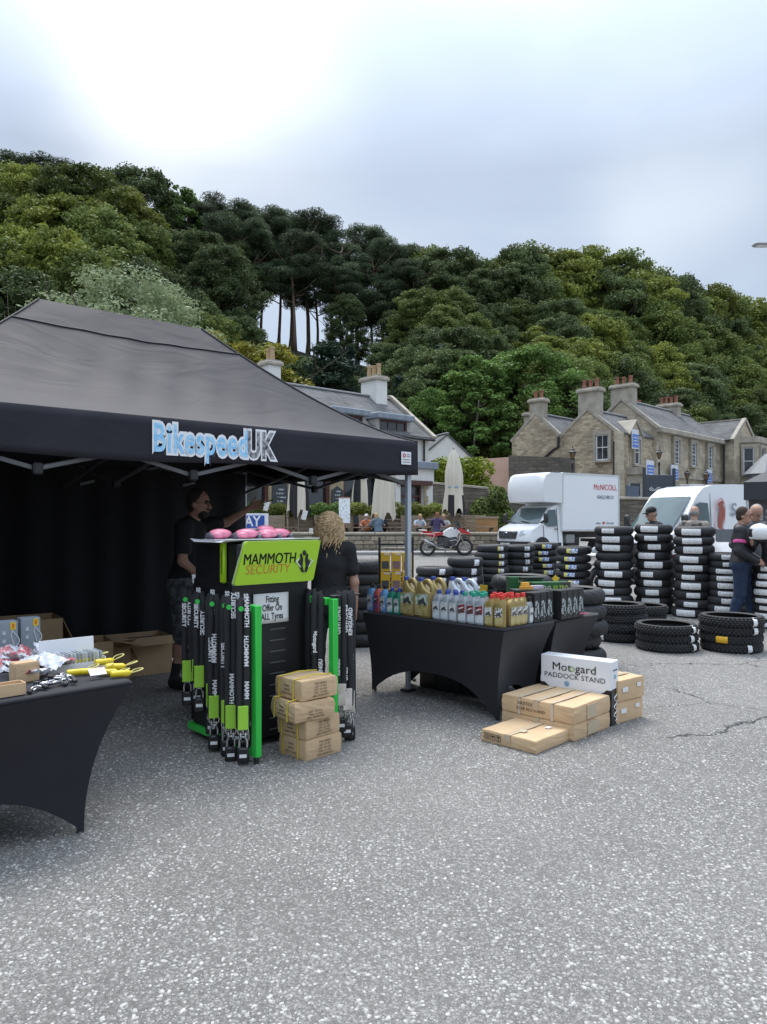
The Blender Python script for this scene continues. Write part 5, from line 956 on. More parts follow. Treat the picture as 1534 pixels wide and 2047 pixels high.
        hp, kn, an, to = P['hip' + S] , P['knee' + S], P['ank' + S], P['toe' + S]
        if pel: hp = hp + dz
        if legs == 'shorts': mid_ = kn.lerp(an, .12); pr += [C(hp, kn, .098 * B, .085 * B, 2, .03), C(kn, mid_, .088, .09, 2, .02), C(kn, kn.lerp(an, .45), .05, .055, 0, .01), C(kn.lerp(an, .3), an, .054, .034, 0, .02), C(kn.lerp(an, .72), an, .045, .04, 3, .006)]
        else: pr += [C(hp, kn, .094 * B, .066 * B, 2, .035), C(kn, kn.lerp(an, .35), .064 * B, .062 * B, 2, .03), C(kn.lerp(an, .35), an, .062 * B, .05 * B, 2, .02)]
        fd = (to - an); fd.z = 0; pr += [C(an + Vector((0, 0, -.03)), to + Vector((0, 0, .005)), .045, .04, 3, .02), C(an + Vector((0, 0, -.05)) - fd * .12, an + Vector((0, 0, -.04)), .042, .044, 3, .02), C(an - fd * .1 + Vector((0, 0, -.072)), Vector((to.x, to.y, .028)) + fd * .08, .034, .034, 3, .015)]
    me = sdf_mesh('person', pr, mats, res); ob_ = link('person', me); ob_.location = loc; ob_.rotation_euler = (0, 0, rz); ob_.scale = (scale,) * 3; tag(ob_, label, 'person', group); ob_['_head'] = 0; del ob_['_head']
    return ob_, h, hc, HM, t
hand_kw = {}
def face_to(dx, dy): return math.atan2(-dx, dy)    # rotation that turns local +y towards (dx,dy)
BT = MAT('black t-shirt', (.014, .014, .016)); CAMO = pm('grey camouflage cotton', (.13, .14, .145), .9, (.045, .05, .052), scale=16, detail=2, contrast=.1, bump=.3); SHOE = MAT('black trainer', (.02, .021, .024), scale=20); BEARD = MAT('dark beard', (.03, .024, .02), scale=40)
JEAN = pm('indigo denim', (.022, .04, .085), .9, (.012, .022, .05), scale=18, bump=.3); DARKT = MAT('dark trousers', (.02, .02, .023))
# man pointing, under the gazebo
mloc = Vector((at(394, 0, 7.05).x - .10, 7.05, 0)); rz = face_to(.93, -.1)
man, h, hc, HM, t_ = person('bearded man in glasses and black t-shirt pointing out from under the gazebo', mloc, rz, [SKIN, BT, CAMO, SHOE, LIP, EYE, BEARD],
    dict(elL=(-.33, .26, 1.46), wrL=(-.30, .50, 1.60), handL=((.05, 1, .28), (1, 0, -.2), (0, 0, 1)), elR=(.30, .08, 1.13), wrR=(.27, .26, .97), handR=((-.05, .85, -.42), (0, -.3, -1), (-1, .1, 0)),
         kneeL=(-.13, .05, .51), kneeR=(.12, .03, .51), ankL=(-.13, 0, .10), ankR=(.13, -.06, .10), toeL=(-.17, .18, .045), toeR=(.2, .1, .045)), lean=.12, yaw=-.1, res=.008, legs='shorts', build=1.22, hair='short', beard=True, scale=1.06)
mb = MB()
for s in (-1, 1): mb.tube([h(s * .032 + .024 * math.cos(a * math.pi / 5), .104, .008 + .019 * math.sin(a * math.pi / 5)) for a in range(10)], .0022, 5, closed=True); mb.tube([h(s * .056, .100, .012), h(s * .08, .03, .012), h(s * .08, -.02, .004)], .0022, 5)
mb.tube([h(-.008, .108, .012), h(.008, .108, .012)], .0022, 5); mb.build('glasses', BPL, man); mb = MB()
lg = empty('shirt_logo', (0, 0, 0), parent=man); pc = t_(.10, .162, 1.27)
lm = basis(Vector((-1, -.30, 0)), Vector((0, .12, 1)), tuple(pc + Vector((.02, .018, .0))))
for k, (w, z) in enumerate(((.07, .03), (.085, .012), (.08, -.006), (.06, -.03))): MB().box((0, z, 0), (w, .011, .004), lm).build('print_line', print_mat('shirt print', (.62, .62, .62), (.05, .05, .05), 70, 40, .55) if 'shirt print' not in MATS else MATS['shirt print'], lg)
pn = Vector((-.305, .59, 1.63)); tag(MB().cyl((0, 0, 0), (.0, .15, .045), .006, n=8).build('pen', BPL, loc=man.matrix_basis @ (pn + Vector((.0, -.01, .0))), rz=rz), 'black pen held in the pointing man\'s raised hand', 'pen')
# woman seen from behind
wl2 = Vector((at(662, 0, 6.3).x - .02, 6.3, 0)); BLON = pm('curly blond hair', (.80, .60, .34), .55, (.34, .23, .12), scale=26, stretch=(1, 1, .4), contrast=.3)
wom, h, hc, HM, t_ = person('woman with curly blond hair and black t-shirt seen from behind', wl2, face_to(-.25, 1), [SKIN, BT, DARKT, SHOE, LIP, EYE, BLON], dict(elL=(-.23, .02, 1.14), wrL=(-.21, .16, .95), elR=(.235, -.03, 1.12), wrR=(.245, .0, .86), handR=((0, .1, -1), (-1, 0, 0), (0, 1, 0))), yaw=.25, res=.009, female=True, hair='long', scale=.93, build=1.08)
def curls(o, h, n, L0, L1, mat, seed=1, r=.0042):
    rng = random.Random(seed); mb = MB()
    for i in range(n):
        a = rng.uniform(math.pi * .95, math.pi * 2.05) if i % 4 else rng.uniform(0, 6.28); th = rng.uniform(.15, 1.5); d = Vector((math.sin(th) * math.cos(a), math.sin(th) * math.sin(a), math.cos(th))); st = Vector((d.x * .088, d.y * .1 - .015, d.z * .1 + .035)); L_ = rng.uniform(L0, L1); ph = rng.uniform(0, 6.28); am = rng.uniform(.006, .024); fq = rng.uniform(9, 22); L_ *= rng.uniform(.7, 1.05); path = []
        for k in range(15):
            f = k / 14; out = .04 * math.sin(f * 2.2); path.append(h(st.x + d.x * out + am * math.sin(f * fq + ph), st.y + d.y * out * .8 + am * math.cos(f * fq + ph), st.z + .02 * f - L_ * f ** 1.25))
        mb.tube(path, [r * (.9 + .3 * math.sin(k / 14 * 3.1)) if k < 14 else r * .4 for k in range(15)], 4)
    return mb.build('hair', mat, o, 60)
curls(wom, h, 1200, .10, .36, BLON, r=.0034)
wp = man.matrix_basis
# man in jacket with pink armband
JK = pm('black jacket shell', (.022, .022, .026), .55, (.012, .012, .014), scale=10, bump=.5, bscale=16)
jl = Vector((at(1482, 0, 11.0).x, 11.0, 0)); jm, h, hc, HM, t_ = person('man in black jacket with pink armband and blue jeans beside the tyres', jl, face_to(.86, -.45), [SKIN, JK, JEAN, SHOE, LIP, EYE, MAT('brown hair', (.05, .033, .022), scale=40)],
    dict(elR=(.25, -.02, 1.12), wrR=(.20, .22, .97), handR=((-.6, .75, -.3), (-.3, -.5, -.8), (-.4, .1, .8)), elL=(-.25, .0, 1.12), wrL=(-.14, .26, .97), handL=((.5, .8, -.3), (.3, -.5, -.8), (.4, .1, .8)), kneeL=(-.10, .10, .51), ankL=(-.11, .16, .10), toeL=(-.13, .34, .045), kneeR=(.1, -.01, .5), ankR=(.1, -.12, .1), toeR=(.13, .06, .045)), res=.01, sleeve='long', build=1.28, hair='short', scale=1.0, pitch=-.1)
el_, sh_ = Vector((.25, -.02, 1.12)), t_(.18, -.01, 1.42); c = sh_.lerp(el_, .55); d = (el_ - sh_).normalized(); q = d.to_track_quat('Z', 'Y').to_matrix().to_4x4()
MB().lathe([(.086, -.024), (.092, 0), (.086, .024)], 18, T(c) @ q).build('armband', pm('pink band', (.72, .10, .32), .5), jm, 60)
mb = MB(); mb.tube([h(.081, .07, .01), h(.084, .0, .01), h(.08, -.03, 0)], .003, 5); mb.build('glasses', BPL, jm)
mb = MB(); tt = t_(0, 0, .96); mb.lathe([(.172, 0), (.18, .01), (.178, .07), (.17, .085)], 24, T(tt.x, tt.y, .89) @ Matrix.Diagonal((1.04, .80, 1, 1))); mb.build('shirt_hem', pm('grey marl hem', (.25, .25, .26), .9), jm, 60)
# others by the vans
GT = MAT('charcoal t-shirt', (.03, .032, .037)); GR = MAT('grey stubble hair', (.30, .28, .26), scale=40); VEST = pm('patched leather vest', (.05, .045, .04), .8, (.30, .26, .22), scale=9, detail=1, contrast=.06)
person('man in black cap and dark t-shirt looking left before the panel van', (at(1306, 0, 13.9).x, 13.9, 0), face_to(-1, -.15), [SKIN, GT, DARKT, SHOE, LIP, GR, MAT('black cap', (.015, .015, .017))], res=.013, hair='cap', build=1.15, scale=1.03, pitch=-.25)
person('bald man in patched vest standing before the panel van', (at(1388, 0, 13.7).x, 13.7, 0), face_to(.55, .8), [SKIN, VEST, DARKT, SHOE, LIP, EYE, GR], res=.013, hair='fringe', build=1.22, scale=1.04, pitch=-.2)
p2, h, hc, HM, t_ = person('bald man in grey jacket standing close behind the man with pink armband', (at(1508, 0, 11.75).x, 11.75, 0), face_to(.3, -.9), [SKIN, MAT('grey riding jacket', (.10, .10, .105)), DARKT, SHOE, LIP, EYE, GR], dict(elR=(.3, -.1, 1.15), wrR=(.28, .15, 1.1)), res=.013, hair='fringe', build=1.15, sleeve='long', scale=1.03, pitch=-.5)
person('grey haired person in dark coat behind the gazebo corner', (at(1512, 0, 12.5).x + .02, 12.5, 0), face_to(-.5, 1), [SKIN, MAT('dark coat', (.06, .06, .065)), DARKT, SHOE, LIP, EYE, MAT('grey hair', (.34, .33, .31), scale=40)], res=.014, hair='long', sleeve='long', scale=1.04)
def helmet(label, loc, rz, mat, s=1.0, cat='helmet'):
    t = thing('motorcycle_helmet', label, cat, loc, rz); t.scale = (s, s, s); mb = MB(); mb.ball((0, 0, 0), (.13, .155, .14), 20, 14); me = mb.v; k = []
    for f in mb.f:
        c_ = sum((Vector(me[i]) for i in f), Vector()) / len(f); k.append(not (c_.z < -.09 or (c_.y > .08 and -.07 < c_.z < .05)))
    mb.f = [f for f, q in zip(mb.f, k) if q]; mb.m = [0] * len(mb.f); sh = mb.build('shell', mat, t, 80); md = sh.modifiers.new('thickness', 'SOLIDIFY'); md.thickness = .012
    MB().ball((0, -.003, 0), (.121, .146, .13), 16, 10).build('visor_and_lining', pm('dark visor', (.02, .021, .024), .15), t, 80); return t
HELW = pm('white helmet shell', (.78, .78, .77), .22, (.74, .74, .73), coat=.6)
p = at(1519, 1066, 10.5); helmet('white motorcycle helmet carried beside the man with pink armband', p, R(60), HELW, 1.0)
# rider whose helmet is carried: arm behind the frame edge
person('person in black jacket at the edge carrying a white helmet', (at(1548, 0, 10.8).x, 10.8, 0), face_to(-.6, -.8), [SKIN, JK, DARKT, SHOE, LIP, EYE, GR], dict(elR=(.30, .02, 1.16), wrR=(.24, .26, 1.22), handR=((.1, .6, .5), (-.9, 0, .2), (0, -.4, .8))), res=.013, sleeve='long', hair='short', build=1.1)
# people on the terrace
def seated(label, px, Yp, rz, mats, **k):
    J = dict(hipL=(-.09, .0, .47), hipR=(.09, .0, .47), kneeL=(-.12, .42, .5), kneeR=(.12, .42, .5), ankL=(-.12, .40, .1), ankR=(.12, .40, .1), toeL=(-.12, .58, .05), toeR=(.12, .58, .05), elL=(-.27, .16, .80), elR=(.27, .16, .80), wrL=(-.15, .38, .80), wrR=(.15, .38, .80), handL=((.4, 1, 0), (0, 0, -1), (1, 0, 0)), handR=((-.4, 1, 0), (0, 0, -1), (-1, 0, 0)))
    J.update(k.pop('J', {})); return person(label, (at(px, 0, Yp).x, Yp, TZ), rz, mats, J, pel=(0, -.02, .5), res=.018, lean=k.pop('lean', .2), **k)
DEN = MAT('denim jacket', (.10, .15, .20)); ORG = MAT('orange print shirt', (.50, .17, .08), scale=14); PUR = MAT('purple top', (.055, .04, .11)); PBLU = MAT('pale blue shirt', (.45, .52, .60)); LGT = MAT('pale top', (.60, .58, .58)); HB = MAT('auburn hair', (.22, .10, .04)); HBL = MAT('fair hair', (.50, .36, .18)); HD = MAT('dark hair', (.035, .028, .022)); WCAP = MAT('white cap', (.7, .7, .68))
def mt(top, hair_, bot=None): return [SKIN, top, bot or DARKT, SHOE, LIP, EYE, hair_]
hm_, h, hc, HM, t_ = seated('person in white helmet and leather jacket sitting behind the blond woman', 655, 33.6 + .75, math.pi, mt(MAT('brown leather jacket', (.10, .08, .06)), HD), sleeve='long', scale=1.1)
hp_ = hm_.matrix_basis @ h(0, -.01, .03); helmet('white open helmet worn on the terrace', hp_, math.pi, HELW, 1.12)
seated('bearded man in orange shirt and white cap at the picnic table', 735, 34.1, math.pi * .9, mt(ORG, WCAP), hair='cap', build=1.1, scale=1.05, beard=True)
seated('person in denim jacket with back turned at the picnic table', 757, 32.85, R(28), mt(DEN, HBL), sleeve='long', hair='short', build=1.2, scale=1.1, lean=.3)
seated('dark haired woman beyond the denim jacket at the picnic table', 751, 34.15, math.pi, mt(GT, HD), hair='long', scale=1.05)
seated('man in black top at the end of the picnic table', 772, 33.9, math.pi * .6, mt(BT, HD), hair='short', scale=1.05)
seated('woman with auburn hair in purple top behind the motorcycle', 873, 32.8, R(-20), mt(PUR, HB), sleeve='long', hair='long', scale=1.1)
seated('person in pale top beside the woman in purple', 887, 34.2, math.pi, mt(LGT, HBL), hair='short', scale=1.05); seated('fair haired person in pale blue beside the gazebo pole', 838, 34.15, math.pi * 1.1, mt(PBLU, HBL), hair='short', scale=1.05)
# ================================================================ black gazebo over the stall
AT = R(41); U = Vector((math.cos(AT), math.sin(AT), 0)); Vv = Vector((-U.y, U.x, 0)); FR = Vector((.31, 6.8, 0)); LW, LD = 4.4, 3.05
gaz = thing('black_gazebo', 'black pop up gazebo with blue lettered front valance over the stall', 'gazebo', FR, AT)   # local x along the front (to the right), y to the back
def canopy_mat():
    m = pm('black polyester', (.027, .026, .034), .66, (.022, .021, .028), scale=2.5, spec=.24); nt = m.node_tree; b = nt.nodes['Principled BSDF']; L = nt.links.new
    t = ND(nt, 'ShaderNodeTexCoord'); mp_ = ND(nt, 'ShaderNodeMapping'); mp_.inputs['Scale'].default_value = (1.0, 1.7, 2.4); mp_.inputs['Rotation'].default_value = (.2, .35, .5); L(t.outputs['Object'], mp_.inputs['Vector'])
    n = ND(nt, 'ShaderNodeTexNoise'); n.inputs['Scale'].default_value = 1.6; n.inputs['Detail'].default_value = 3; n.inputs['Distortion'].default_value = 1.4; n.inputs['Roughness'].default_value = .42; L(mp_.outputs[0], n.inputs['Vector'])
    bp = ND(nt, 'ShaderNodeBump'); bp.inputs['Strength'].default_value = .2; bp.inputs['Distance'].default_value = .05; L(n.outputs['Fac'], bp.inputs['Height']); L(bp.outputs[0], b.inputs['Normal']); return m
CAN = canopy_mat(); ZT, ZB, ZP = 2.29, 1.985, 3.37
def roof_z(t): return ZT + (ZP - ZT) * (1 - t) ** 1.32
rn = random.Random(2)
def panel(a0, a1, b0, b1, nu, nv, ph):             # eave a0-a1, ridge b0-b1
    def fn(s, t):
        e_ = Vector(a0).lerp(Vector(a1), s); r_ = Vector(b0).lerp(Vector(b1), s); p = r_.lerp(e_, t); w = math.sin(t * math.pi) * math.sin(s * math.pi)
        dz = .010 * math.sin(p.x * 7 + p.y * 3.1 + ph) * math.sin(p.y * 5 + ph) * w + .006 * math.sin(p.x * 17 - p.y * 9) * w - .045 * w; return (p.x, p.y, roof_z(t) + dz)
    return fn
c = [(-LW, 0, 0), (0, 0, 0), (0, LD, 0), (-LW, LD, 0)]; rl, rr = (-2.86, 1.45, 0), (-1.42, 1.45, 0)
mb = MB(); mb.grid(panel(c[0], c[1], rl, rr, 60, 24, 0), 60, 24); mb.grid(panel(c[1], c[2], rr, rr, 36, 24, 1), 36, 24); mb.grid(panel(c[2], c[3], rr, rl, 60, 24, 2), 60, 24); mb.grid(panel(c[3], c[0], rl, rl, 36, 24, 3), 36, 24)
cn = mb.build('canopy', CAN, gaz, 50)
mb = MB()                                         # seam tape a hand below the ridge, and on the hips
def seam(t, s0, s1, a0, a1, b0, b1):
    f = panel(a0, a1, b0, b1, 1, 1, 0); mb.tube([Vector(f(s0 + (s1 - s0) * i / 40, t)) + Vector((0, 0, .006)) for i in range(41)], .006, 5)
seam(.18, 0, 1, c[0], c[1], rl, rr)
for i, r_ in ((1, rr), (0, rl), (2, rr), (3, rl)): mb.tube([Vector(r_).lerp(Vector(c[i]), k / 20) + Vector((0, 0, roof_z(k / 20) + .004)) for k in range(21)], .008, 5)
mb.each('seam', pm('black webbing', (.02, .02, .022), .7), cn)
def val(p, q, n=60, seed=0):
    p = Vector(p); q = Vector(q); d = (q - p).normalized(); nrm = Vector((d.y, -d.x, 0)); m = MB()
    m.grid(lambda s, t: tuple(p.lerp(q, s) + nrm * (.006 * t + .004 * math.sin(s * 23 + seed) * t + .002 * math.sin(s * 61 + t * 4 + seed)) + Vector((0, 0, ZT - (ZT - ZB) * t + .012 * math.sin(s * math.pi * 4) * t))), n, 6); o = m.build('valance', CAN, gaz, 60); md = o.modifiers.new('thickness', 'SOLIDIFY'); md.thickness = .003; return o
vf = val(c[0], c[1], 80); val(c[1], c[2], 50, 1); val(c[2], c[3], 60, 2); val(c[3], c[0], 50, 3)
# lettering on the front valance
LBL = pm('sky blue print', (.24, .56, .86), .5, (.42, .70, .90), scale=26, contrast=.08); LWH = pm('white sticker', (.84, .85, .86), .5, (.8, .81, .82)); LDK = pm('worn black print', (.03, .03, .035), .5, (.45, .45, .46), scale=30, contrast=.12, stretch=(1, 1, .6))
def gx(px):                                       # pixel column -> local x on the gazebo front
    k = (px - CX) / F; return (k * FR.y - FR.x) / (U.x - k * U.y)
x0, x1 = gx(297), gx(548); fm = lambda x, z, y=-.026: basis((1, 0, 0), (0, 0, 1), (x, y, z)); lg = empty('logo', (0, 0, 0), parent=gaz); zc = 2.135
full = (x1 - x0); me = text_mesh('Bikespeed', .30, LBL, .0008, .60, .006, space=1.1); w1 = max(v.co.x for v in me.vertices) - min(v.co.x for v in me.vertices); me2 = text_mesh('UK', .30, LDK, .0008, .60, .008, space=1.1); w2 = max(v.co.x for v in me2.vertices) - min(v.co.x for v in me2.vertices); k = full / (w1 + w2 + .012) * 1.06
for s_, mt_, w_, xc in (('Bikespeed', LBL, w1, x0 + w1 * k / 2), ('UK', LDK, w2, x1 - w2 * k / 2)):
    text(s_, .30 * .92, LWH, lg, fm(xc, zc, -.0155) @ Matrix.Diagonal((k, 1, 1, 1)), 'sticker_outline', sx=.60, offset=.026, extr=.0006, space=1.1); text(s_, .30 * .92, mt_, lg, fm(xc, zc, -.0175) @ Matrix.Diagonal((k, 1, 1, 1)), sx=.60, offset=.006 if s_ != 'UK' else .009, extr=.0008, space=1.1)
st = empty('care_sticker', (gx(810), -.016, 2.13), parent=gaz); MB().box((0, 0, 0), (.12, .004, .115), bev=.0015).build('sheet', LWH, st); MB().lathe([(.010, 0), (.019, 0), (.019, .002), (.010, .002)], 12, basis((1, 0, 0), (0, 0, 1), (-.026, -.003, .024))).build('red_mark', pm('red mark', (.6, .05, .08), .5), st)
for kx, kz, w in ((.025, .034, .04), (.025, .018, .04), (0, -.012, .085), (0, -.035, .09)): MB().box((kx, -.004, kz), (w, .002, .007)).build('print_line', pm('grey print', (.35, .33, .34), .6), st)
# frame
ALU = pm('grey aluminium leg', (.50, .55, .60), .42, (.46, .51, .56), scale=3, metal=.35); TRUSS = pm('grey truss bar', (.17, .175, .18), .5, metal=.3); BPLS = pm('black nylon bracket', (.02, .02, .022), .5)
for x, y in ((-.06, .06), (-LW + .06, .06), (-.06, LD - .06), (-LW + .06, LD - .06)):
    lg_ = empty('leg', (x, y, 0), parent=gaz); mb = MB(); mb.box((0, 0, 1.45), (.046, .046, 1.5), bev=.004); mb.box((0, 0, .40), (.038, .038, .8), bev=.003); mb.build('tube', ALU, lg_); MB().box((0, 0, .01), (.1, .1, .02)).build('foot_plate', BPLS, lg_); MB().box((0, 0, 2.2), (.07, .07, .10), bev=.01).build('bracket', BPLS, lg_); MB().box((.03, 0, 1.0), (.03, .02, .03)).build('button', BPLS, lg_)
def truss(p, q, n):
    p = Vector(p); q = Vector(q)
    for i in range(n):
        a = p.lerp(q, i / n); b = p.lerp(q, (i + 1) / n); zu, zl = 2.17, 1.90
        MB().bar(a + Vector((0, 0, zu)), b + Vector((0, 0, zl)), .014, .03, .003).build('truss_bar', TRUSS, gaz); o = (q - p).normalized().cross(Vector((0, 0, 1))) * .018; MB().bar(a + o + Vector((0, 0, zl)), b + o + Vector((0, 0, zu)), .014, .03, .003).build('truss_bar', TRUSS, gaz)
        if i: MB().box(tuple(a + Vector((0, 0, zl if i % 2 else zl))), (.06, .06, .08), bev=.01).build('bracket', BPLS, gaz); MB().box(tuple(a + Vector((0, 0, zu))), (.05, .05, .08), bev=.01).build('bracket', BPLS, gaz)
truss((-.06, .06, 0), (-LW + .06, .06, 0), 4); truss((-.06, LD - .06, 0), (-LW + .06, LD - .06, 0), 4); truss((-.06, .06, 0), (-.06, LD - .06, 0), 2); truss((-LW + .06, .06, 0), (-LW + .06, LD - .06, 0), 2); truss((-LW / 2, .06, 0), (-LW / 2, LD - .06, 0), 2)
for x in (-2.86, -1.42): MB().bar((x, 1.45, 2.15), (x, 1.45, ZP - .03), .035).build('ridge_pole', TRUSS, gaz)
BWALL = pm('black wall cloth', (.008, .008, .011), .85, (.006, .006, .008), scale=4, bump=.3)
mb = MB(); mb.grid(lambda s, t: (-LW + .05 + s * (LW - .12), LD - .10 + .022 * math.sin(s * 70) + .03 * math.sin(s * 23 + t), .02 + t * 2.1), 120, 5); mb.build('back_wall', BWALL, gaz, 60)
mb = MB(); mb.grid(lambda s, t: (-LW + .10 + .02 * math.sin(s * 50), .1 + s * (LD - .25), .02 + t * 2.1), 60, 5); mb.build('side_wall', BWALL, gaz, 60)
# ================================================================ tables with stretch covers
STR = pm('black stretch cloth', (.015, .015, .020), .75, (.012, .012, .016), scale=5, sheen=.15, spec=.3)
def stretch_table(label, near, e1, e2, L_, W_, h=.74, arch=.27, ins=.14, group=None, insy=.10, ins1=None):
    """near: front corner on the ground; e1 along the front edge, e2 to the back"""
    ang = math.atan2(e1[1], e1[0]); t = thing('covered_table', label, 'table', (near[0], near[1], 0), ang, group); e1 = Vector(e1 + (0,)).normalized(); e2v = Vector(e2 + (0,)); sgn = 1 if e1.cross(e2v).z > 0 else -1
    def corner(i, f):                             # corner edge at height fraction f (1 top, 0 foot)
        x = 0 if i in (0, 3) else L_; y = 0 if i in (0, 1) else W_; k = (1 - f) ** 1.7; k2 = math.sin(f * math.pi) * .035
        return Vector((x + (1 if x == 0 else -1) * (ins if x == 0 or ins1 is None else ins1) * (1 - f ** 2.2), sgn * (y + (1 if y == 0 else -1) * insy * (1 - f ** 2.2)), f * (h - .02)))
    mb = MB()
    for i in range(4):
        j = (i + 1) % 4; long_ = i in (0, 2); ar = arch if long_ else arch * .9; nrm = [Vector((0, -1, 0)), Vector((1, 0, 0)), Vector((0, 1, 0)), Vector((-1, 0, 0))][i]; nrm.y *= sgn
        def fn(s, v, i=i, j=j, ar=ar, nrm=nrm):
            zb_ = ar * max(0, 1 - abs(2 * s - 1) ** 2.6) / h; f = zb_ + (1 - zb_) * v; p = corner(i, f).lerp(corner(j, f), s); return p - nrm * .05 * math.sin(min(1, f) * math.pi) * math.sin(s * math.pi)
        mb.grid(fn, 28, 14)
    mb.box((L_ / 2, sgn * W_ / 2, h - .012), (L_, W_, .03), bev=.012); mb.build('cover', STR, t, 50)
    mb = MB(); 
    for i in range(4): k = corner(i, 0); qx = k.x + (.012 if k.x < L_ / 2 else -.012); qy = k.y + sgn * (.03 if abs(k.y) < W_ / 2 else -.03); mb.cyl((qx, qy, 0), (qx, qy, h - .05), .013)
    mb.each('leg', pm('dark steel tube', (.05, .05, .055), .5), t); return t
N0 = Vector((-1.30, 3.84, 0)); a0 = Vector((-.70, -.714, 0)); a2 = Vector((-.714, .70, 0))
stretch_table('black cloth covered table with locks and bagged goods on top', N0, (a0.x, a0.y), (a2.x, a2.y), 1.75, .74, ins=.23, insy=.06)
N1 = Vector((.915, 5.62, 0)); b1 = Vector((-.70, .714, 0)); b2 = Vector((.714, .70, 0))
stretch_table('black cloth covered table carrying the oil bottles', N1, (b1.x, b1.y), (b2.x, b2.y), 1.58, .70, ins=.14, ins1=.02)
N2 = N1 + b2 * .72; stretch_table('second black covered table behind the oil bottles with a pink leaflet', N2, (b1.x, b1.y), (b2.x, b2.y), 1.58, .70, ins=.15)
def on1(px, py): p = onz(px, py, .745); return Vector((p.x, p.y, .745))
# ================================================================ display cabinet
CA = R(42); CU = Vector((math.cos(CA), math.sin(CA), 0)); CV = Vector((-CU.y, CU.x, 0)); C0 = Vector((-1.02, 5.0, 0))
cab_ = thing('display_cabinet', 'black display cabinet with lime green header and green side frames', 'display stand', C0, CA); BK = pm('black powder coat', (.014, .014, .016), .45, (.011, .011, .013), scale=6); LIME = pm('lime panel', (.36, .60, .012), .38, (.34, .57, .012), scale=1, coat=.3); GRN = pm('green powder coat', (.035, .56, .07), .36, (.03, .50, .06), scale=2)
CW, CD = .63, .55
body = MB().box((CW / 2, CD / 2, .60), (CW, CD, 1.10), bev=.006).build('body', BK, cab_)
for k in range(13):
    for xc in (.36,): MB().box((xc, -.003, .10 + k * .078), (.13, .006, .009), bev=.001).build('slot', pm('slot edge', (.10, .105, .11), .35), body)
for x in (.04, CW - .04): MB().box((x, .05, .02), (.05, .05, .05)).build('foot', BPLS, cab_)
hd = empty('header', (0, 0, 0), parent=cab_); MB().box((.33, .25, 1.275), (.64, .60, .27), bev=.012).build('core', BK, hd)
par = [(-.035, 1.135), (.615, 1.135), (.685, 1.425), (.055, 1.425)]; rp = []
def rounded(poly, r=.018):
    out = []; n = len(poly)
    for i in range(n):
        p0 = Vector(poly[i - 1] + (0,)); p1_ = Vector(poly[i] + (0,)); p2_ = Vector(poly[(i + 1) % n] + (0,)); a = (p0 - p1_).normalized(); b = (p2_ - p1_).normalized()
        for f in (0, .35, .65, 1): q = p1_ + a * r * (1 - f) ** 1.6 + b * r * f ** 1.6; out.append((q.x, q.y))
    return out
MB().prism(rounded(par), .030, basis((1, 0, 0), (0, 0, 1), (0, -.052, 0))).build('front_panel', LIME, hd, 40)
MB().prism(rounded([(p[0] * 1.008 - .003, (p[1] - 1.28) * 1.02 + 1.28) for p in par]), .02, basis((1, 0, 0), (0, 0, 1), (0, -.045, 0))).build('panel_rim', pm('pale rim', (.5, .62, .3), .5), hd, 40)
MB().box((-.012, .10, 1.28), (.03, .055, .28), bev=.008).build('side_strip', LIME, hd, 40); text('MAMMOTH', .03, INK, hd, basis((0, 0, 1), (0, 1, 0), (-.0285, .10, 1.28)) @ Matrix.Diagonal((1, 1, -1, 1)) if False else basis((0, 0, -1), (0, -1, 0), (-.0285, .10, 1.28)), sx=1.0)
fp = lambda x, z: basis((1, 0, 0), (0, 0, 1), (x, -.0835, z)); ORA = pm('orange red print', (.62, .16, .03), .5)
text('MAMMOTH', .105, INK, hd, fp(.245, 1.302), sx=.80, offset=0.0, shear=.15); text('MAMMOTH', .105, INK, hd, fp(.2475, 1.3025), sx=.80, offset=0.0, shear=.15); text('SECURITY', .088, ORA, hd, fp(.228, 1.232), sx=.93, offset=-.0012, shear=.15)
lgm = empty('logo', (.535, -.0835, 1.275), parent=hd); mm = MB()       # animal silhouette between two pale tusk loops
for q in ([(.0, -.075), (.012, -.03), (.006, .02), (.02, .06), (.034, .05), (.03, .02), (.05, .0), (.042, -.03), (.03, -.055), (.02, -.075)],): mm.prism(q + [(-x - .004, z) for x, z in q[::-1]], .003, basis((1, 0, 0), (0, 0, 1)))
mm.ball((0, -.002, .062), (.016, .003, .02), 10, 6); mm.build('silhouette', INK, lgm); mm = MB()
for s in (-1, 1): mm.tube([(s * (.02 + .055 * math.sin(a)), -.002, -.06 + .12 * (1 - a / math.pi) * (1 if a > 1 else 1) - .02 * math.sin(a * 2)) for a in [i * math.pi / 12 for i in range(2, 12)]], .0035, 5)
mm.each('tusk_loop', WHITEP, lgm)
def side_frame(x):
    f = empty('side_frame', (x, 0, 0), parent=cab_); mb = MB(); y0, y1, zt, zb_ = -.30, .60, 1.02, .045; w, d = .056, .046
    mb.box((0, y0, (zt + zb_) / 2), (d, w, zt - zb_), bev=.004); mb.box((0, (y0 + y1) / 2 + w / 2, zt - .025), (d - .002, y1 - y0 - w - .002, .05), bev=.004); mb.box((0, (y0 + y1) / 2 + w / 2, zb_ + .025), (d - .002, y1 - y0 - w - .002, .05), bev=.004); mb.build('frame', GRN, f, 40); MB().cyl((0, y0, 0), (0, y0, zb_), .018, n=12).build('foot', BPLS, f); return f
side_frame(-.0); side_frame(CW)
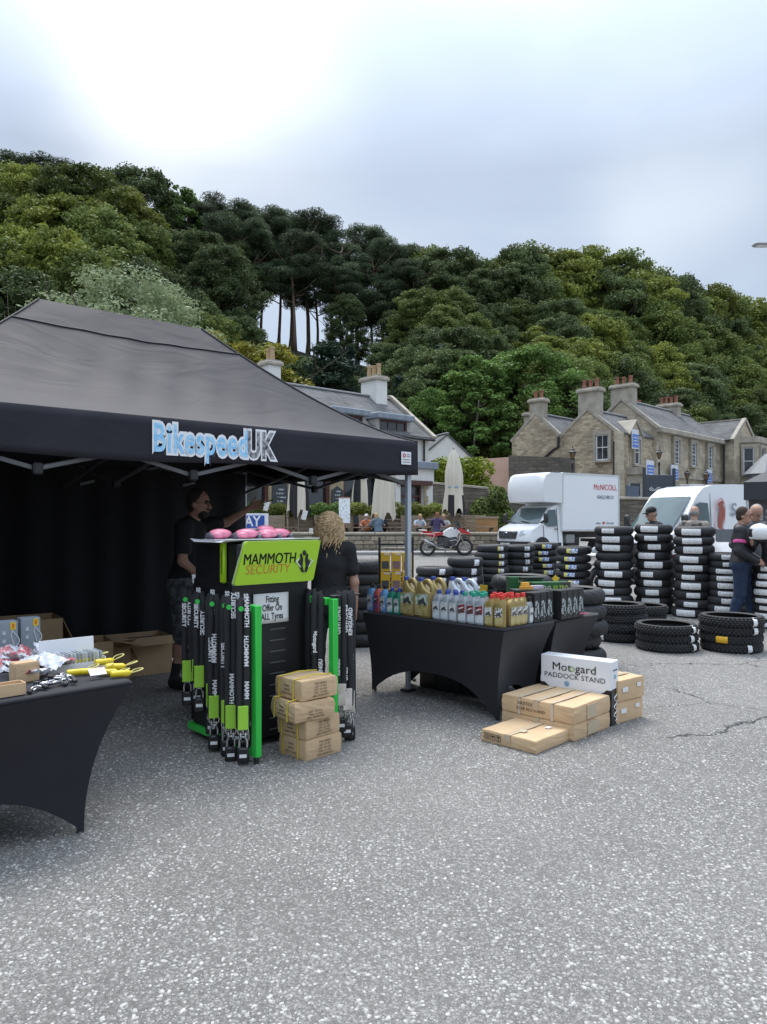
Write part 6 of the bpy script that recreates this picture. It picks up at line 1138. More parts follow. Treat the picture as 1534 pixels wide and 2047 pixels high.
# tray and pink blister packs on top
PINK = pm('pink blister contents', (.84, .30, .40), .35, (.70, .16, .27), scale=24); GREYB = pm('grey disc lock', (.16, .17, .2), .35, (.08, .08, .1), scale=20); CLR = pm('clear blister edge', (.60, .60, .64), .2, (.5, .45, .5), scale=10)
t = thing('display_tray', 'thin white plastic tray on top of the display cabinet', 'tray', tuple(C0 + CU * .32 + CV * .2 + Vector((0, 0, 1.412))), CA); mb = MB(); mb.grid(lambda s, v: (-.40 + .78 * s, -.25 + .5 * v, .01 + .012 * math.sin(s * 9) * math.sin(v * 5) + (.02 if v < .01 or v > .99 else 0)), 30, 8); o = mb.build('sheet', pm('white tray plastic', (.78, .78, .8), .3), t, 60); md = o.modifiers.new('th', 'SOLIDIFY'); md.thickness = .004
def blister():
    b = empty('blister_pack', (0, 0, 0)); mb = MB(); mb.ball((0, 0, .045), (.086, .066, .036), 20, 10); mb.ball((.045, .02, .036), (.05, .045, .026), 14, 8); mb.ball((-.04, -.02, .036), (.05, .048, .028), 14, 8); mb.build('shell', PINK, b, 60); MB().box((0, 0, .006), (.19, .14, .008), bev=.003).build('card', CLR, b); mb = MB(); mb.ball((-.078, .01, .03), (.022, .05, .026), 14, 8); mb.ball((.085, -.01, .024), (.02, .045, .022), 12, 8); mb.build('lock', GREYB, b, 60); return b
b0 = blister()
for i, (x, y, z, rz, lb) in enumerate(((-.30, .02, 0, .1, 'pink blister packed disc lock at the left end of the tray'), (-.13, -.05, 0, -.1, 'pink blister packed disc lock second from the left tray end'), (.05, -.04, 0, .15, 'pink blister packed disc lock in the middle of the tray'), (.20, .04, .0, -.15, 'pink blister packed disc lock beside the red packet'), (.12, .1, .022, .5, 'pink blister packed disc lock piled on its neighbours'))):
    o = b0 if i == 0 else copy_tree(b0); o.location = C0 + CU * (.32 + x) + CV * (.18 + y) + Vector((0, 0, 1.43 + z)); o.rotation_euler = (0, 0, CA + rz); tag(o, lb, 'disc lock', 'pink disc locks on the cabinet')
t = thing('crisp_packet', 'red and yellow packet lying on the tray end', 'packet', tuple(C0 + CU * .62 + CV * .3 + Vector((0, 0, 1.455))), CA); MB().ball((0, 0, 0), (.07, .05, .045), 12, 8).build('packet', pm('red foil', (.62, .02, .03), .3, bump=.4), t, 60); MB().ball((-.045, 0, .02), (.04, .045, .035), 10, 6).build('corner', pm('yellow foil', (.8, .6, .05), .3), t, 60)
# paper sign taped to the cabinet
t = thing('paper_sign', 'white paper sign reading fitting offer on all tyres', 'sign', tuple(C0 + CU * .30 - CV * .012 + Vector((0, 0, .955))), CA); PAPER = pm('white paper', (.82, .83, .82), .7, (.79, .80, .79), scale=3); mb = MB(); mb.grid(lambda s, v: (-.145 + .29 * s, -.003 - .006 * math.sin(s * 3.1), -.105 + .21 * v), 10, 6); o = mb.build('sheet', PAPER, t, 60); o.modifiers.new('th', 'SOLIDIFY').thickness = .001
for s_, z in (('Fitting', .062), ('Offer On', .002), ('ALL Tyres', -.058)): text(s_, .066, INK, t, basis((1, 0, 0), (0, 0, 1), (.004, -.012, z)), sx=.66, extr=.0004, offset=.0006)
# ================================================================ chain locks hung on the frames
SLV = pm('black woven sleeve', (.016, .016, .018), .8, (.03, .03, .032), scale=60, bump=.5); TAGG = pm('lime card', (.34, .66, .05), .5, (.29, .58, .04), scale=5); TAGW = pm('white card', (.75, .73, .7), .5, (.45, .36, .28), scale=16)
def chain_lock(label, loc, rz, L_, words, tagm, group, strands=2, tag_z=.62):
    t = thing('chain_lock', label, 'chain lock', loc, rz, group); g = .0225; r = .0215; rn_ = random.Random(hash(label) % 999 if False else len(bpy.data.objects)); body_z = L_ * .72
    path = [(-g, -.03, -body_z)] + [(-g + rn_.uniform(-.004, .004), -.03 + rn_.uniform(-.003, .003), -body_z * (1 - k / 6)) for k in range(1, 6)] + [(-g, -.025, -.02), (-g * .6, .0, .022), (g * .6, .0, .022), (g, -.025, -.02)] + [(g + rn_.uniform(-.004, .004), -.03 + rn_.uniform(-.003, .003), -body_z * k / 6) for k in range(1, 6)] + [(g, -.03, -body_z)]
    rr = [r * (1 + .06 * math.sin(k * 2.3)) for k in range(len(path))]; sl = MB().tube(path, rr, 12).build('sleeve', SLV, t, 60)
    for k, (w_, z, side) in enumerate(words): text(w_, .038, WHITEP, sl, basis((0, 0, -1) if k % 2 == 0 else (0, 0, 1), (1, 0, 0) if k % 2 == 0 else (-1, 0, 0), (side * g, -.052, -z)), sx=1.0, extr=.0006, offset=.0015)
    for s in (-1, 1):
        mb = MB()
        for k in range(2): c_ = Vector((s * g * .7, -.03, -body_z - .022 - k * .034)); ax = (1, 0, 0) if k % 2 else (0, 1, 0); u_ = Vector((0, 1, 0)) if k % 2 else Vector((1, 0, 0)); mb.tube([c_ + u_ * .018 * math.cos(a * math.pi / 5) + Vector((0, 0, .028 * math.sin(a * math.pi / 5))) for a in range(10)], .0052, 6, closed=True)
        mb.build('chain_link', CHROME, t, 60)
    z0 = -body_z - .085; lk = empty('padlock', (0, -.03, z0 - .012), parent=t); lk.scale = (1.35, 1.2, 1.35); mb = MB(); mb.tube([(-.018, 0, -.03), (-.018, 0, .005), (-.012, 0, .022), (0, 0, .028), (.012, 0, .022), (.018, 0, .005), (.018, 0, -.03)], .0058, 8); mb.build('shackle', CHROME, lk, 60); MB().box((0, 0, -.06), (.058, .034, .075), bev=.008).build('lock_body', pm('black lock body', (.015, .015, .017), .35), lk, 40); MB().box((0, -.018, -.06), (.034, .002, .016)).build('lock_label', WHITEP, lk)
    tz = -body_z * tag_z - .09; tg = empty('card_tag', (0, -.06, tz), rn_.uniform(-.3, .3), parent=t); MB().box((0, 0, 0), (.066, .02, .15), bev=.002).build('card', tagm, tg); MB().box((-.006, -.009, .045), (.03, .001, .012), Matrix.Rotation(.7, 4, 'Y')).build('stripe', INK, tg); MB().box((0, -.009, -.055), (.04, .001, .008)).build('print_line', WHITEP, tg); MB().box((0, -.009, -.005), (.044, .001, .006)).build('print_line', pm('yellow print', (.75, .6, .1), .5), tg)
    return t
def fl(px, base, d):                              # pixel column -> distance along a frame bar
    k = (px - CX) / F; return (base.x - k * base.y) / (k * d.y - d.x)
base = C0 - CV * .30 - CU * .035; GL = 'lock chains on the left frame'
for px, L_, off, words, lb in ((495, 1.10, .0, (('MAMMOTH', .05, 1), ('MAMMOTH', .30, 1), ('MAMM', .55, 1)), 'long black chain lock nearest the green front post, lettered down its right strand'), (474, 1.13, .012, (('MAMMOTH', .56, .2), ('SECURITY', .02, .8)), 'long black chain lock second from the green front post'), (459, 1.11, -.012, (('SECURITY', .36, -1), ('MAMM', .55, .8)), 'long black chain lock third from the green front post'), (437, 1.10, .0, (('SECURITY', .34, -1), ('MAMMOTH', .33, .2), ('MAMM', .6, .2)), 'long black chain lock fourth from the green front post'), (408, .80, .0, (('SECURITY', .13, -1), ('SECURITY', .18, 1)), 'short black chain lock next to the long ones'), (384, .78, .0, (('SECURITY', .14, -1), ('SECURITY', .13, .8)), 'short black chain lock at the far end of the left frame')):
    s_ = fl(px, base, CV); p = base + CV * s_ - CU * (.03 + off); ct = chain_lock(lb, (p.x, p.y, 1.035), R(8), L_, words, TAGG, GL, tag_z=.80 if L_ > .7 else .72)
    MB().lathe([(0, 0), (.017, 0), (.017, .004), (0, .004)], 12, basis((1, 0, 0), (0, 0, 1), (-.012, -.052, -.03))).build('green_button', GRN, ct)
for px, L_, off, lb in ((485, 1.06, .05, 'plain black chain lock behind the front chains, near the green post'), (466, 1.0, .055, 'plain black chain lock behind the front chains, mid frame'), (448, 1.08, .05, 'plain black chain lock behind the front chains, beside the fourth'), (424, .98, .03, 'plain black chain lock between the long and short chains'), (396, .74, .03, 'plain black chain lock between the two short ones')):
    s_ = fl(px, base, CV); p = base + CV * s_ + CU * (off - .03); chain_lock(lb, (p.x, p.y, 1.03), R(8), L_, (('SECURITY', .02, .3),), TAGG, GL, tag_z=.8)
base2 = C0 + CU * (CW + .035) - CV * .30; GRP = 'lock chains on the right frame'
for i, (dx, dy, L_, words, lb) in enumerate(((.05, .02, 1.02, (('KINGUARD', .17, -1), ('KINGU', .5, -1)), 'black chain lock hung just right of the right hand green post'), (.088, .0, 1.08, (('KINGUARD', .16, -.6), ('KINGUARD', .18, 1), ('KING', .55, -.6)), 'black chain lock with white card, second from the right hand post'), (.128, .02, 1.12, (('KINGUARD', .13, .4), ('KINGUARD', .5, .6)), 'black chain lock with white card, outermost on the right frame'), (-.085, .12, .95, (('Motogard', .32, -.8), ('KINGU', .5, 1)), 'black chain lock inside the right hand green frame'), (-.02, .28, .9, (('KINGUARD', .35, .5),), 'black chain lock deep inside the right hand green frame'))):
    p = base2 + CU * dx + CV * dy; chain_lock(lb, (p.x, p.y, 1.035), R(5), L_, words, TAGW, GRP, tag_z=.82)
mb = MB()
for y in (.02, .12, .28): a = C0 + CU * CW + CV * (y - .3); 
for dy in (.0, .02): p = base2 + CV * dy; mb.tube([(p.x - .04, p.y - .03, 1.035), (p.x + CU.x * .20, p.y + CU.y * .20, 1.035)], .008, 6)
h_ = mb.build('hook_rail', BK); h_.parent = cab_; h_.matrix_parent_inverse = (T(C0) @ RZ(CA)).inverted()
# ================================================================ cardboard boxes
CARD = pm('brown cardboard', (.60, .43, .255), .8, (.52, .36, .205), scale=5, bump=.12, bscale=30, objrand=.08); TAPE = pm('buff tape', (.55, .44, .30), .35, (.49, .38, .25), scale=4); YST = pm('yellow strap', (.72, .55, .06), .4); CINK = pm('brown black stencil', (.06, .045, .03), .7); CLR_T = pm('clear strap', (.62, .52, .4), .3)
def carton(label, corner, e1, e2, l, w, h, z=0.0, straps=None, tape=True, dent=.006, group=None, mat=None, name='cardboard_box'):
    """corner: nearest bottom corner; e1, e2 unit directions along its two visible faces; local x=e1, y=e2"""
    e1 = Vector(e1).normalized(); e2 = Vector(e2).normalized(); sg = 1 if e1.cross(e2).z > 0 else -1; t = thing(name, label, 'box', (corner[0], corner[1], z), math.atan2(e1.y, e1.x), group); rg = random.Random(len(bpy.data.objects))
    bm = bmesh.new(); bmesh.ops.create_cube(bm, size=1.0); bmesh.ops.subdivide_edges(bm, edges=bm.edges[:], cuts=5, use_grid_fill=True)
    for v in bm.verts:
        q = v.co.copy(); v.co = Vector(((q.x + .5) * l, sg * (q.y + .5) * w, (q.z + .5) * h)); b = dent; bulge = (.25 - q.x * q.x) * (.25 - q.y * q.y) + .02
        v.co += Vector((math.copysign(1, q.x) * (abs(q.x) > .49) * b * (1 - 4 * q.z * q.z) * .8 + rg.uniform(-b, b) * .25, sg * math.copysign(1, q.y) * (abs(q.y) > .49) * b * (1 - 4 * q.z * q.z) * .8 + rg.uniform(-b, b) * .25, (q.z > .49) * (rg.uniform(-b, b) * .4 - b * 1.2 * (1 - abs(q.x * 2) ** 2) * (1 - abs(q.y * 2) ** 2))))
    bmesh.ops.bevel(bm, geom=[e_ for e_ in bm.edges if len(e_.link_faces) == 2 and e_.calc_face_angle(0) > 1.0], offset=.004, segments=2, affect='EDGES'); bmesh.ops.recalc_face_normals(bm, faces=bm.faces)
    me = bpy.data.meshes.new('carton'); bm.to_mesh(me); bm.free(); me.materials.append(mat or CARD); link('carton', me, t); hb = dent
    if tape: mb = MB(); mb.box((l / 2, sg * w / 2, h + .003), (l + .012, .05, .003)); mb.box((-.004 - hb, sg * w / 2, h * .72), (.003, .05, h * .55)); mb.box((l + .006 + hb, sg * w / 2, h * .72), (.003, .05, h * .55)); mb.build('tape', TAPE, t)
    for s, axis in (straps or []):
        mb = MB(); o = .006 + hb
        if axis == 'y': pts = [(s * l, -sg * o, -.0), (s * l, -sg * o, h * .5), (s * l, -sg * o * .6, h + .004), (s * l, sg * w * .5, h + .016), (s * l, sg * (w + o * .6), h + .004), (s * l, sg * (w + o), 0)]
        else: pts = [(-o, sg * s * w, 0), (-o, sg * s * w, h * .5), (-o * .6, sg * s * w, h + .004), (l * .5, sg * s * w, h + .016), (l + o * .6, sg * s * w, h + .004), (l + o, sg * s * w, 0)]
        mb.tube(pts, .0045, 6); mb.build('strap', YST, t, 60)
    return t, sg
def face_text(t, s, size, x, z, face, l, w, sg, mat=CINK, off=.009, **k):
    """face 'a': the e1 face (local y=0); 'b': the e2 face (local x=0)"""
    if face == 'a': M = basis((1, 0, 0) if sg > 0 else (-1, 0, 0), (0, 0, 1), (x, -sg * off, z))
    else: M = basis((0, -sg, 0) if sg > 0 else (0, -sg, 0), (0, 0, 1), (-off, sg * x, z)) if sg > 0 else basis((0, 1, 0), (0, 0, 1), (-off, sg * x, z)) @ Matrix.Rotation(math.pi, 4, 'Y')
    return text(s, size, mat, t, M, 'stencil', **k)
uR = Vector((.714, .70, 0)); uL = Vector((-.72, .69, 0)); S0 = Vector((-.504, 4.81, 0))
lines = ['ITEM: CB900DA', 'QTY:   8   PCS', 'G.W.  12.2  KGS', 'N.W.  11.7  KGS', 'MEAS: 30X28X14CM']
for i, (z, h, dx, dy, rot, lb) in enumerate(((0, .135, 0, 0, 0, 'bottom brown carton with yellow straps of the stack by the cabinet'), (.137, .125, .0, .0, .05, 'second brown carton from the bottom of the strapped stack by the cabinet'), (.264, .125, -.09, -.0, -.1, 'crumpled brown carton third from the bottom of the strapped stack'), (.391, .13, -.03, .01, -.02, 'topmost brown carton of the strapped stack by the cabinet'))):
    e1 = RZ(rot) @ uR; e2 = RZ(rot) @ uL; p = S0 + uR * dx + uL * dy; t, sg = carton(lb, p, e1, e2, .30, .285, h, z, [(.16, 'y') if False else (.86, 'x'), (.30, 'x')] if False else [(.22, 'y2') if False else (.25, 'x'), (.82, 'x')], False, .010 if i == 2 else .005, 'strapped cartons by the cabinet')
    for k, s_ in enumerate(lines): face_text(t, s_, .017, .155, h * .80 - k * h * .155, 'a', .3, .285, sg, extr=.0003, sx=.9) if i != 2 or k > 1 else None
    for k, s_ in enumerate(['FLR BIKE', 'CARTON', 'MADE IN CHINA']): face_text(t, s_, .017, .15, h * .66 - k * h * .2, 'b', .3, .285, sg, extr=.0003, sx=.9)
# paddock stand boxes
F0 = Vector((1.02, 4.96, 0)); t, sg = carton('flat brown carton with handling symbols lying on the asphalt', F0, (.70, .714, 0), (-.75, .66, 0), .47, .45, .085, 0, None, True, .004)
for k in range(3):                                # handling symbols
    s_ = empty('handling_symbol', (-.008, sg * (.40 - k * .05), .046), parent=t); mb = MB(); 
    for a in (-1, 1): mb.box((0, a * .019, 0), (.001, .003, .044)); mb.box((0, 0, a * .0205), (.001, .038, .003))
    if k == 0: mb.box((0, -.007, 0), (.001, .004, .03)); mb.box((0, .007, 0), (.001, .004, .03))
    elif k == 1: mb.box((0, 0, .006), (.001, .028, .009)); mb.box((0, 0, -.006), (.001, .003, .02))
    else: mb.box((0, 0, .008), (.001, .02, .012)); mb.box((0, 0, -.008), (.001, .003, .02)); mb.box((0, 0, -.015), (.001, .016, .003))
    mb.build('print', CINK, s_)
MB().box((.35, sg * .12, .089), (.05, .035, .002)).build('label', WHITEP, t); MB().box((.15, sg * .2, .089), (.06, .05, .002)).build('label', pm('pale label', (.6, .5, .36), .6), t)
G0 = Vector((1.343, 5.235, 0)); t, sg = carton('lower of two taped brown cartons behind the flat one', G0, (.70, .714, 0), (-.70, .714, 0), .53, .61, .118, 0, None, True, .005)
MB().box((.27, -sg * .008, .06), (.16, .004, .09)).build('tape', TAPE, t)
t, sg = carton('upper taped brown carton lettered rear alu stand', G0 + Vector((0, 0, 0)), (.70, .714, 0), (-.70, .714, 0), .53, .61, .122, .12, None, True, .005)
face_text(t, 'BIKETEK', .034, .40, .082, 'b', .5, .6, sg, extr=.0003) if False else face_text(t, 'BIKETEX', .034, .40, .084, 'b', .5, .6, sg, extr=.0003); face_text(t, 'REAR ALU STAND', .032, .35, .046, 'b', .5, .6, sg, extr=.0003, sx=.95)
mb = MB(); 
for y in (.17, .45): mb.box((.265, sg * y, .127), (.545, .022, .002)); mb.box((-.008, sg * y, .06), (.002, .022, .12)); mb.box((.539, sg * y, .06), (.002, .022, .12))
mb.build('clear_strap', CLR_T, t); MB().box((.25, -sg * .008, .06), (.14, .004, .10)).build('tape', TAPE, t)
# tall white and black box
B0 = Vector((1.735, 5.63, 0)); e1 = Vector((-.79, .613, 0)); wl_, wd_, wh = .585, .14, .49; t = thing('paddock_stand_box', 'tall white over black box printed paddock stand', 'box', B0, math.atan2(-e1.y, -e1.x)); WB = pm('white gloss carton', (.82, .83, .85), .35, (.79, .8, .82), scale=3); KB = pm('black gloss carton', (.018, .018, .02), .35)
MB().box((-wl_ / 2, wd_ / 2, .14), (wl_, wd_, .28), bev=.003).build('black_base', KB, t); MB().box((-wl_ / 2, wd_ / 2, (.27 + wh) / 2), (wl_ - .001, wd_ - .001, wh - .27), bev=.004).build('white_top', WB, t)
cv = [(-.585, .272), (-.585, .32), (0, .32), (0, .272)] + [(-.04 - .08 * k / 5, .272 - .05 * (k / 5) ** .7) for k in range(6)] + [(-.46 - .09 * k / 5, .222 + .05 * (k / 5) ** 1.4) for k in range(6)]
MB().prism(cv, .002, basis((1, 0, 0), (0, 0, 1), (0, -.0005, 0))).build('white_curve', WB, t)
fm2 = lambda x, z, y=-.004: basis((1, 0, 0), (0, 0, 1), (x, y, z)); text('Mot', .088, INK, t, fm2(-.405, .405), sx=1.12, offset=0.0, extr=.0004); text('o', .088, pm('green o', (.36, .5, .2), .5), t, fm2(-.318, .405), sx=1.12, offset=0.0, extr=.0004); text('gard', .088, INK, t, fm2(-.205, .405), sx=1.12, offset=0.0, extr=.0004)
text('PADDOCK STAND', .056, INK, t, fm2(-.30, .335), sx=1.08, offset=-.0004, extr=.0004); BLB = pm('blue badge', (.15, .3, .48), .4, (.4, .55, .65), scale=60); MB().lathe([(0, 0), (.022, 0), (.022, .002), (0, .002)], 16, fm2(-.36, .28, -.004)).build('blue_badge', BLB, t); MB().lathe([(0, 0), (.018, 0), (.018, .002), (0, .002)], 16, basis((0, 1, 0), (0, 0, 1), (.002, .07, .37))).build('blue_badge', BLB, t)
MB().box((.002, .07, .42), (.002, .08, .008)).build('print_line', INK, t); mb = MB(); mb.tube([(.004, .07 + .03 * math.sin(k * 1.1), .03 + k * .011) for k in range(20)], .004, 5); mb.build('white_scrawl', WHITEP, t)
for i, (z, lb) in enumerate(((0, 'lower of two brown cartons with white labels right of the white box'), (.165, 'upper of two brown cartons with white labels right of the white box'))):
    t, sg = carton(lb, Vector((1.79 + .012 * i, 5.70, 0)), (.79, .61, 0), (-.61, .79, 0), .35, .30, .163, z, None, True, .004, 'labelled cartons')
    MB().box((.09, -sg * .009, .09), (.07, .002, .035)).build('white_label', WHITEP, t); MB().box((.27, -sg * .009, .11), (.05, .002, .03)).build('white_label', WHITEP, t)
# open boxes in the gazebo's shade
def open_box(label, c, rz, l, w, h, z=0.0, flaps=(.5, .5, .5, .5), fill=None):
    t = thing('open_carton', label, 'box', (c[0], c[1], z), rz); k = .006; mb = MB(); mb.box((0, 0, .004), (l, w, .008)); mb.box((0, -w / 2, h / 2), (l, k, h)); mb.box((0, w / 2, h / 2), (l, k, h)); mb.box((-l / 2, 0, h / 2), (k, w - k, h)); mb.box((l / 2, 0, h / 2), (k, w - k, h)); mb.build('walls', CARD, t)
    for i, a in enumerate(flaps):
        if a is None: continue
        ln, dp = ((l, w / 2) if i < 2 else (w, l / 2)); M = [T(0, -w / 2, h) @ Matrix.Rotation(0, 4, 'Z'), T(0, w / 2, h) @ RZ(math.pi), T(-l / 2, 0, h) @ RZ(-math.pi / 2), T(l / 2, 0, h) @ RZ(math.pi / 2)][i] @ Matrix.Rotation(-a, 4, 'X')
        MB().box((0, -dp / 2, 0), (ln - .01, dp, .006), M).build('flap', CARD, t)
    if fill: MB().box((0, 0, h * .75), (l * .85, w * .85, h * .3), bev=.04).build('contents', fill, t)
    return t
DKF = pm('dark contents', (.03, .03, .035), .7, (.1, .03, .03), scale=12)
def floor_at(px, Y): p = at(px, 0, Y); return (p.x, p.y)
open_box('open brown carton at the pointing man\'s feet', floor_at(272, 7.65), R(36), .62, .40, .38, 0, (-.25, -1.25, -1.2, -.9), DKF)
open_box('wide open brown carton in the gazebo shade', floor_at(150, 6.95), R(32), .60, .42, .44, 0, (-1.5, -1.3, .25, -.25), DKF); open_box('low open brown carton between the wide one and the man', floor_at(205, 7.3), R(46), .40, .36, .36, 0, (.35, -.3, -.5, -1.1), DKF)
open_box('tall open brown carton behind the grey product boxes', floor_at(42, 6.75), R(35), .62, .45, .68, 0, (None, -1.2, -.9, -1.15))
# ================================================================ goods on the left table
def on0(px, py): p = onz(px, py, .747); return Vector((p.x, p.y, .747))
GB = pm('grey product carton', (.30, .34, .38), .5, (.24, .28, .32), scale=4)
for i, (px, py, lb) in enumerate(((62, 1302, 'grey product box with yellow label, right of the pair on the goods table'), (16, 1312, 'grey product box with yellow label, left of the pair on the goods table'))):
    p = on0(px, py); t = thing('product_box', lb, 'box', p, R(40), 'grey product boxes'); MB().box((0, .05, .105), (.115, .09, .21), bev=.002).build('carton', GB, t); MB().box((.03, .003, .18), (.03, .003, .045)).build('yellow_label', pm('yellow label', (.85, .6, .03), .5), t); MB().box((.03, .0, .182), (.012, .002, .028)).build('print_mark', pm('orange mark', (.75, .2, .02), .5), t)
    mb = MB(); mb.tube([(.045 + .02 * math.sin(a * .5), .003, .05 + .012 * a) for a in range(10)] + [(.02, .003, .12), (.035, .003, .06)], .004, 6); mb.build('printed_loop', pm('pale print', (.6, .62, .62), .5), t)
    for k in range(2): MB().box((-.02, .003, .09 + k * .05), (.018, .002, .022)).build('print_mark', pm('pale print', (.6, .62, .62), .5), t)
for i, (px, py, z, lb) in enumerate(((20, 1392, 0, 'small open brown carton at the front of the goods table'), (12, 1372, .058, 'small brown carton stacked behind the front one on the goods table'))):
    p = on0(px, py); open_box(lb, (p.x - .02, p.y + .03), R(45), .125, .075, .055, .747 + z * .0 + (0.0 if i == 0 else .0), (None, -1.4, -1.0, None)) if i == 0 else carton(lb, p + Vector((.02, .05, 0)), (.7, .714, 0), (-.7, .714, 0), .12, .08, .10, .747, None, False, .002)
# white card tray holding flat packets
p = on0(128, 1345); t = thing('card_tray', 'white card tray with raised lid full of flat packets', 'tray', p + Vector((0, .12, 0)), R(42)); mb = MB(); mb.box((0, 0, .004), (.30, .16, .008)); mb.box((0, -.08, .02), (.30, .004, .04)); mb.box((-.15, 0, .03), (.004, .16, .06)); mb.box((.15, 0, .03), (.004, .16, .06)); mb.build('tray', WB, t); MB().box((0, .085, .085), (.30, .004, .16), Matrix.Rotation(-.12, 4, 'X'), bev=.001).build('lid', WB, t)
for k in range(14): MB().box((-.135 + k * .0205, -.01, .05), (.004, .13, .085), Matrix.Rotation(.2 + .05 * math.sin(k * 3), 4, 'Y') if False else T(0, 0, 0), bev=.001).build('packet', pm('packet %d' % (k % 3), [(.72, .76, .78), (.4, .45, .5), (.6, .62, .58)][k % 3], .3), t)
BAG = pm('cloudy plastic bag', (.74, .76, .80), .18, (.50, .53, .58), scale=18, spec=.8); BAG2 = pm('bag with red print', (.72, .73, .75), .2, (.52, .14, .16), scale=9, contrast=.07, spec=.8); STEEL = pm('polished steel', (.55, .56, .58), .2, (.2, .2, .22), scale=30, metal=.8)
def bag_mesh(seed, mat):
    rg = random.Random(seed); ph = [rg.uniform(0, 6) for _ in range(6)]; mb = MB()
    for s in (1, -1): mb.grid(lambda a, b: ((a - .5) * .15, (b - .5) * .11, s * (.016 * math.sin(a * math.pi) ** .5 * math.sin(b * math.pi) ** .5) + .006 * math.sin(a * 17 + ph[0]) * math.sin(b * 13 + ph[1]) + .004 * math.sin(a * 31 + b * 23 + ph[2])), 14, 10)
    return mb.mesh('bag', mat, 35)
bags = [bag_mesh(i, BAG if i % 2 else BAG2) for i in range(4)]; rb = random.Random(8)
spots = [(95, 1318), (75, 1322), (55, 1330), (110, 1330), (85, 1340), (60, 1345), (40, 1335), (100, 1350), (70, 1358), (30, 1322), (118, 1345), (48, 1355), (15, 1340), (28, 1350), (5, 1330), (90, 1328), (66, 1316), (38, 1318)]
for i, (px, py) in enumerate(spots):
    p = on0(px, py); o = link('bagged_goods', bags[i % 4]); o.location = p + Vector((0, 0, .03 + .016 * (i % 4))); o.rotation_euler = (rb.uniform(-.5, .6), rb.uniform(-.5, .5), rb.uniform(0, 3)); tag(o, 'small clear plastic bag of parts in the heap on the goods table', 'bag', 'bagged parts on the goods table')
def clip():
    c_ = empty('steel_clip', (0, 0, 0)); mb = MB(); mb.tube([(-.03, 0, .008), (-.02, .012, .008), (.025, .014, .008), (.035, 0, .008), (.025, -.014, .008), (-.02, -.012, .008)], .006, 7, closed=True); mb.build('ring', STEEL, c_, 60); MB().box((-.035, 0, .010), (.04, .02, .018), bev=.004).build('grip', BPL, c_, 40); return c_
c0 = clip()
for i, (px, py) in enumerate(((62, 1385), (72, 1380), (84, 1378), (92, 1370), (104, 1374), (112, 1366), (124, 1370), (132, 1362), (138, 1368), (98, 1362), (118, 1358))):
    o = c0 if i == 0 else copy_tree(c0); o.location = on0(px, py) + Vector((0, .03, .006 * (i % 3) + .004)); o.rotation_euler = (rb.uniform(-.3, .3), rb.uniform(-.2, .2), rb.uniform(0, 3.1)); tag(o, 'steel clip with black grip in the row at the table front edge', 'clip', 'steel clips on the goods table')
YEL = pm('yellow plastic', (.80, .62, .02), .35, (.72, .53, .02), scale=6); YCORD = pm('pale yellow cord', (.82, .72, .25), .5)
def ylock(seed):
    rg = random.Random(seed); y = empty('yellow_case', (0, 0, 0)); MB().tube([(-.05, 0, .018), (-.045, 0, .018), (.04, 0, .018), (.05, 0, .018), (.056, 0, .018)], [.010, .0175, .0175, .012, .006], 12).build('tube', YEL, y, 40); a = rg.uniform(-1, 1)
    mb = MB(); mb.tube([(.055 + .05 * (1 - math.cos(k * .63)) * .6, .028 * math.sin(k * .63 * 1.0) + .01 * a, .018 + .022 * math.sin(k * .32) * (1 + a * .5)) for k in range(11)], .0032, 6); mb.build('cord', YCORD, y, 60); return y
for i, (px, py, z, lb) in enumerate(((150, 1352, 0, 'left end of the heap'), (162, 1338, .02, 'top of the heap, nearest the white tray'), (178, 1350, .0, 'middle of the heap under the blue card'), (172, 1330, .035, 'uppermost on the heap'), (212, 1352, 0, 'right of the blue card'), (228, 1345, .012, 'right end of the heap with its cord over the table corner'), (205, 1338, .02, 'behind the blue card'), (238, 1355, 0, 'lying alone by the table corner'))):
    o = ylock(i); o.location = on0(px, py) + Vector((0, .02, z)); o.rotation_euler = (0, 0, R(40) + rb.uniform(-.7, .7)); tag(o, 'yellow corded tube case, ' + lb, 'yellow case', 'yellow corded cases')
p = on0(195, 1356); t = thing('blister_card', 'pale blue printed blister card among the yellow cases', 'card', p + Vector((0, .0, .035)), R(40)); MB().box((0, 0, 0), (.085, .05, .003), Matrix.Rotation(.6, 4, 'X')).build('card', pm('pale blue card', (.60, .74, .84), .4, (.75, .35, .35), scale=22, contrast=.12), t)
# ================================================================ oil bottles
def ring(z, hw, hd, ox=0, n=20, p=3.2):
    return [(ox + hw * math.copysign(abs(math.cos(a)) ** (2 / p), math.cos(a)), hd * math.copysign(abs(math.sin(a)) ** (2 / p), math.sin(a)), z) for a in [2 * math.pi * k / n for k in range(n)]]
def stack(mb, rings):
    n = len(rings[0]); b = [v for r_ in rings for v in r_]; fs = [(i * n + j, i * n + (j + 1) % n, (i + 1) * n + (j + 1) % n, (i + 1) * n + j) for i in range(len(rings) - 1) for j in range(n)]; return mb.add(b, fs + [tuple(range(n))[::-1], tuple((len(rings) - 1) * n + j for j in range(n))])
def lab(name, base, a, b, sc=38):
    m = pm(name, a, .4, base, scale=sc, detail=3, contrast=.10); return m
SILV = pm('silver plastic', (.40, .43, .46), .32, (.36, .39, .42), scale=3, metal=.25); GOLD = pm('gold plastic', (.36, .27, .10), .32, (.32, .235, .085), scale=3, metal=.3); CAPB = pm('blue cap', (.03, .06, .30), .4); CAPG = pm('green cap', (.02, .30, .20), .4); CAPR = pm('red cap', (.66, .04, .03), .4); CAPK = pm('black cap', (.02, .02, .022), .4)
PALEP = pm('white swoosh print', (.74, .74, .72), .4); DRKP = pm('dark bike print', (.04, .042, .04), .4, (.10, .10, .10), scale=80)
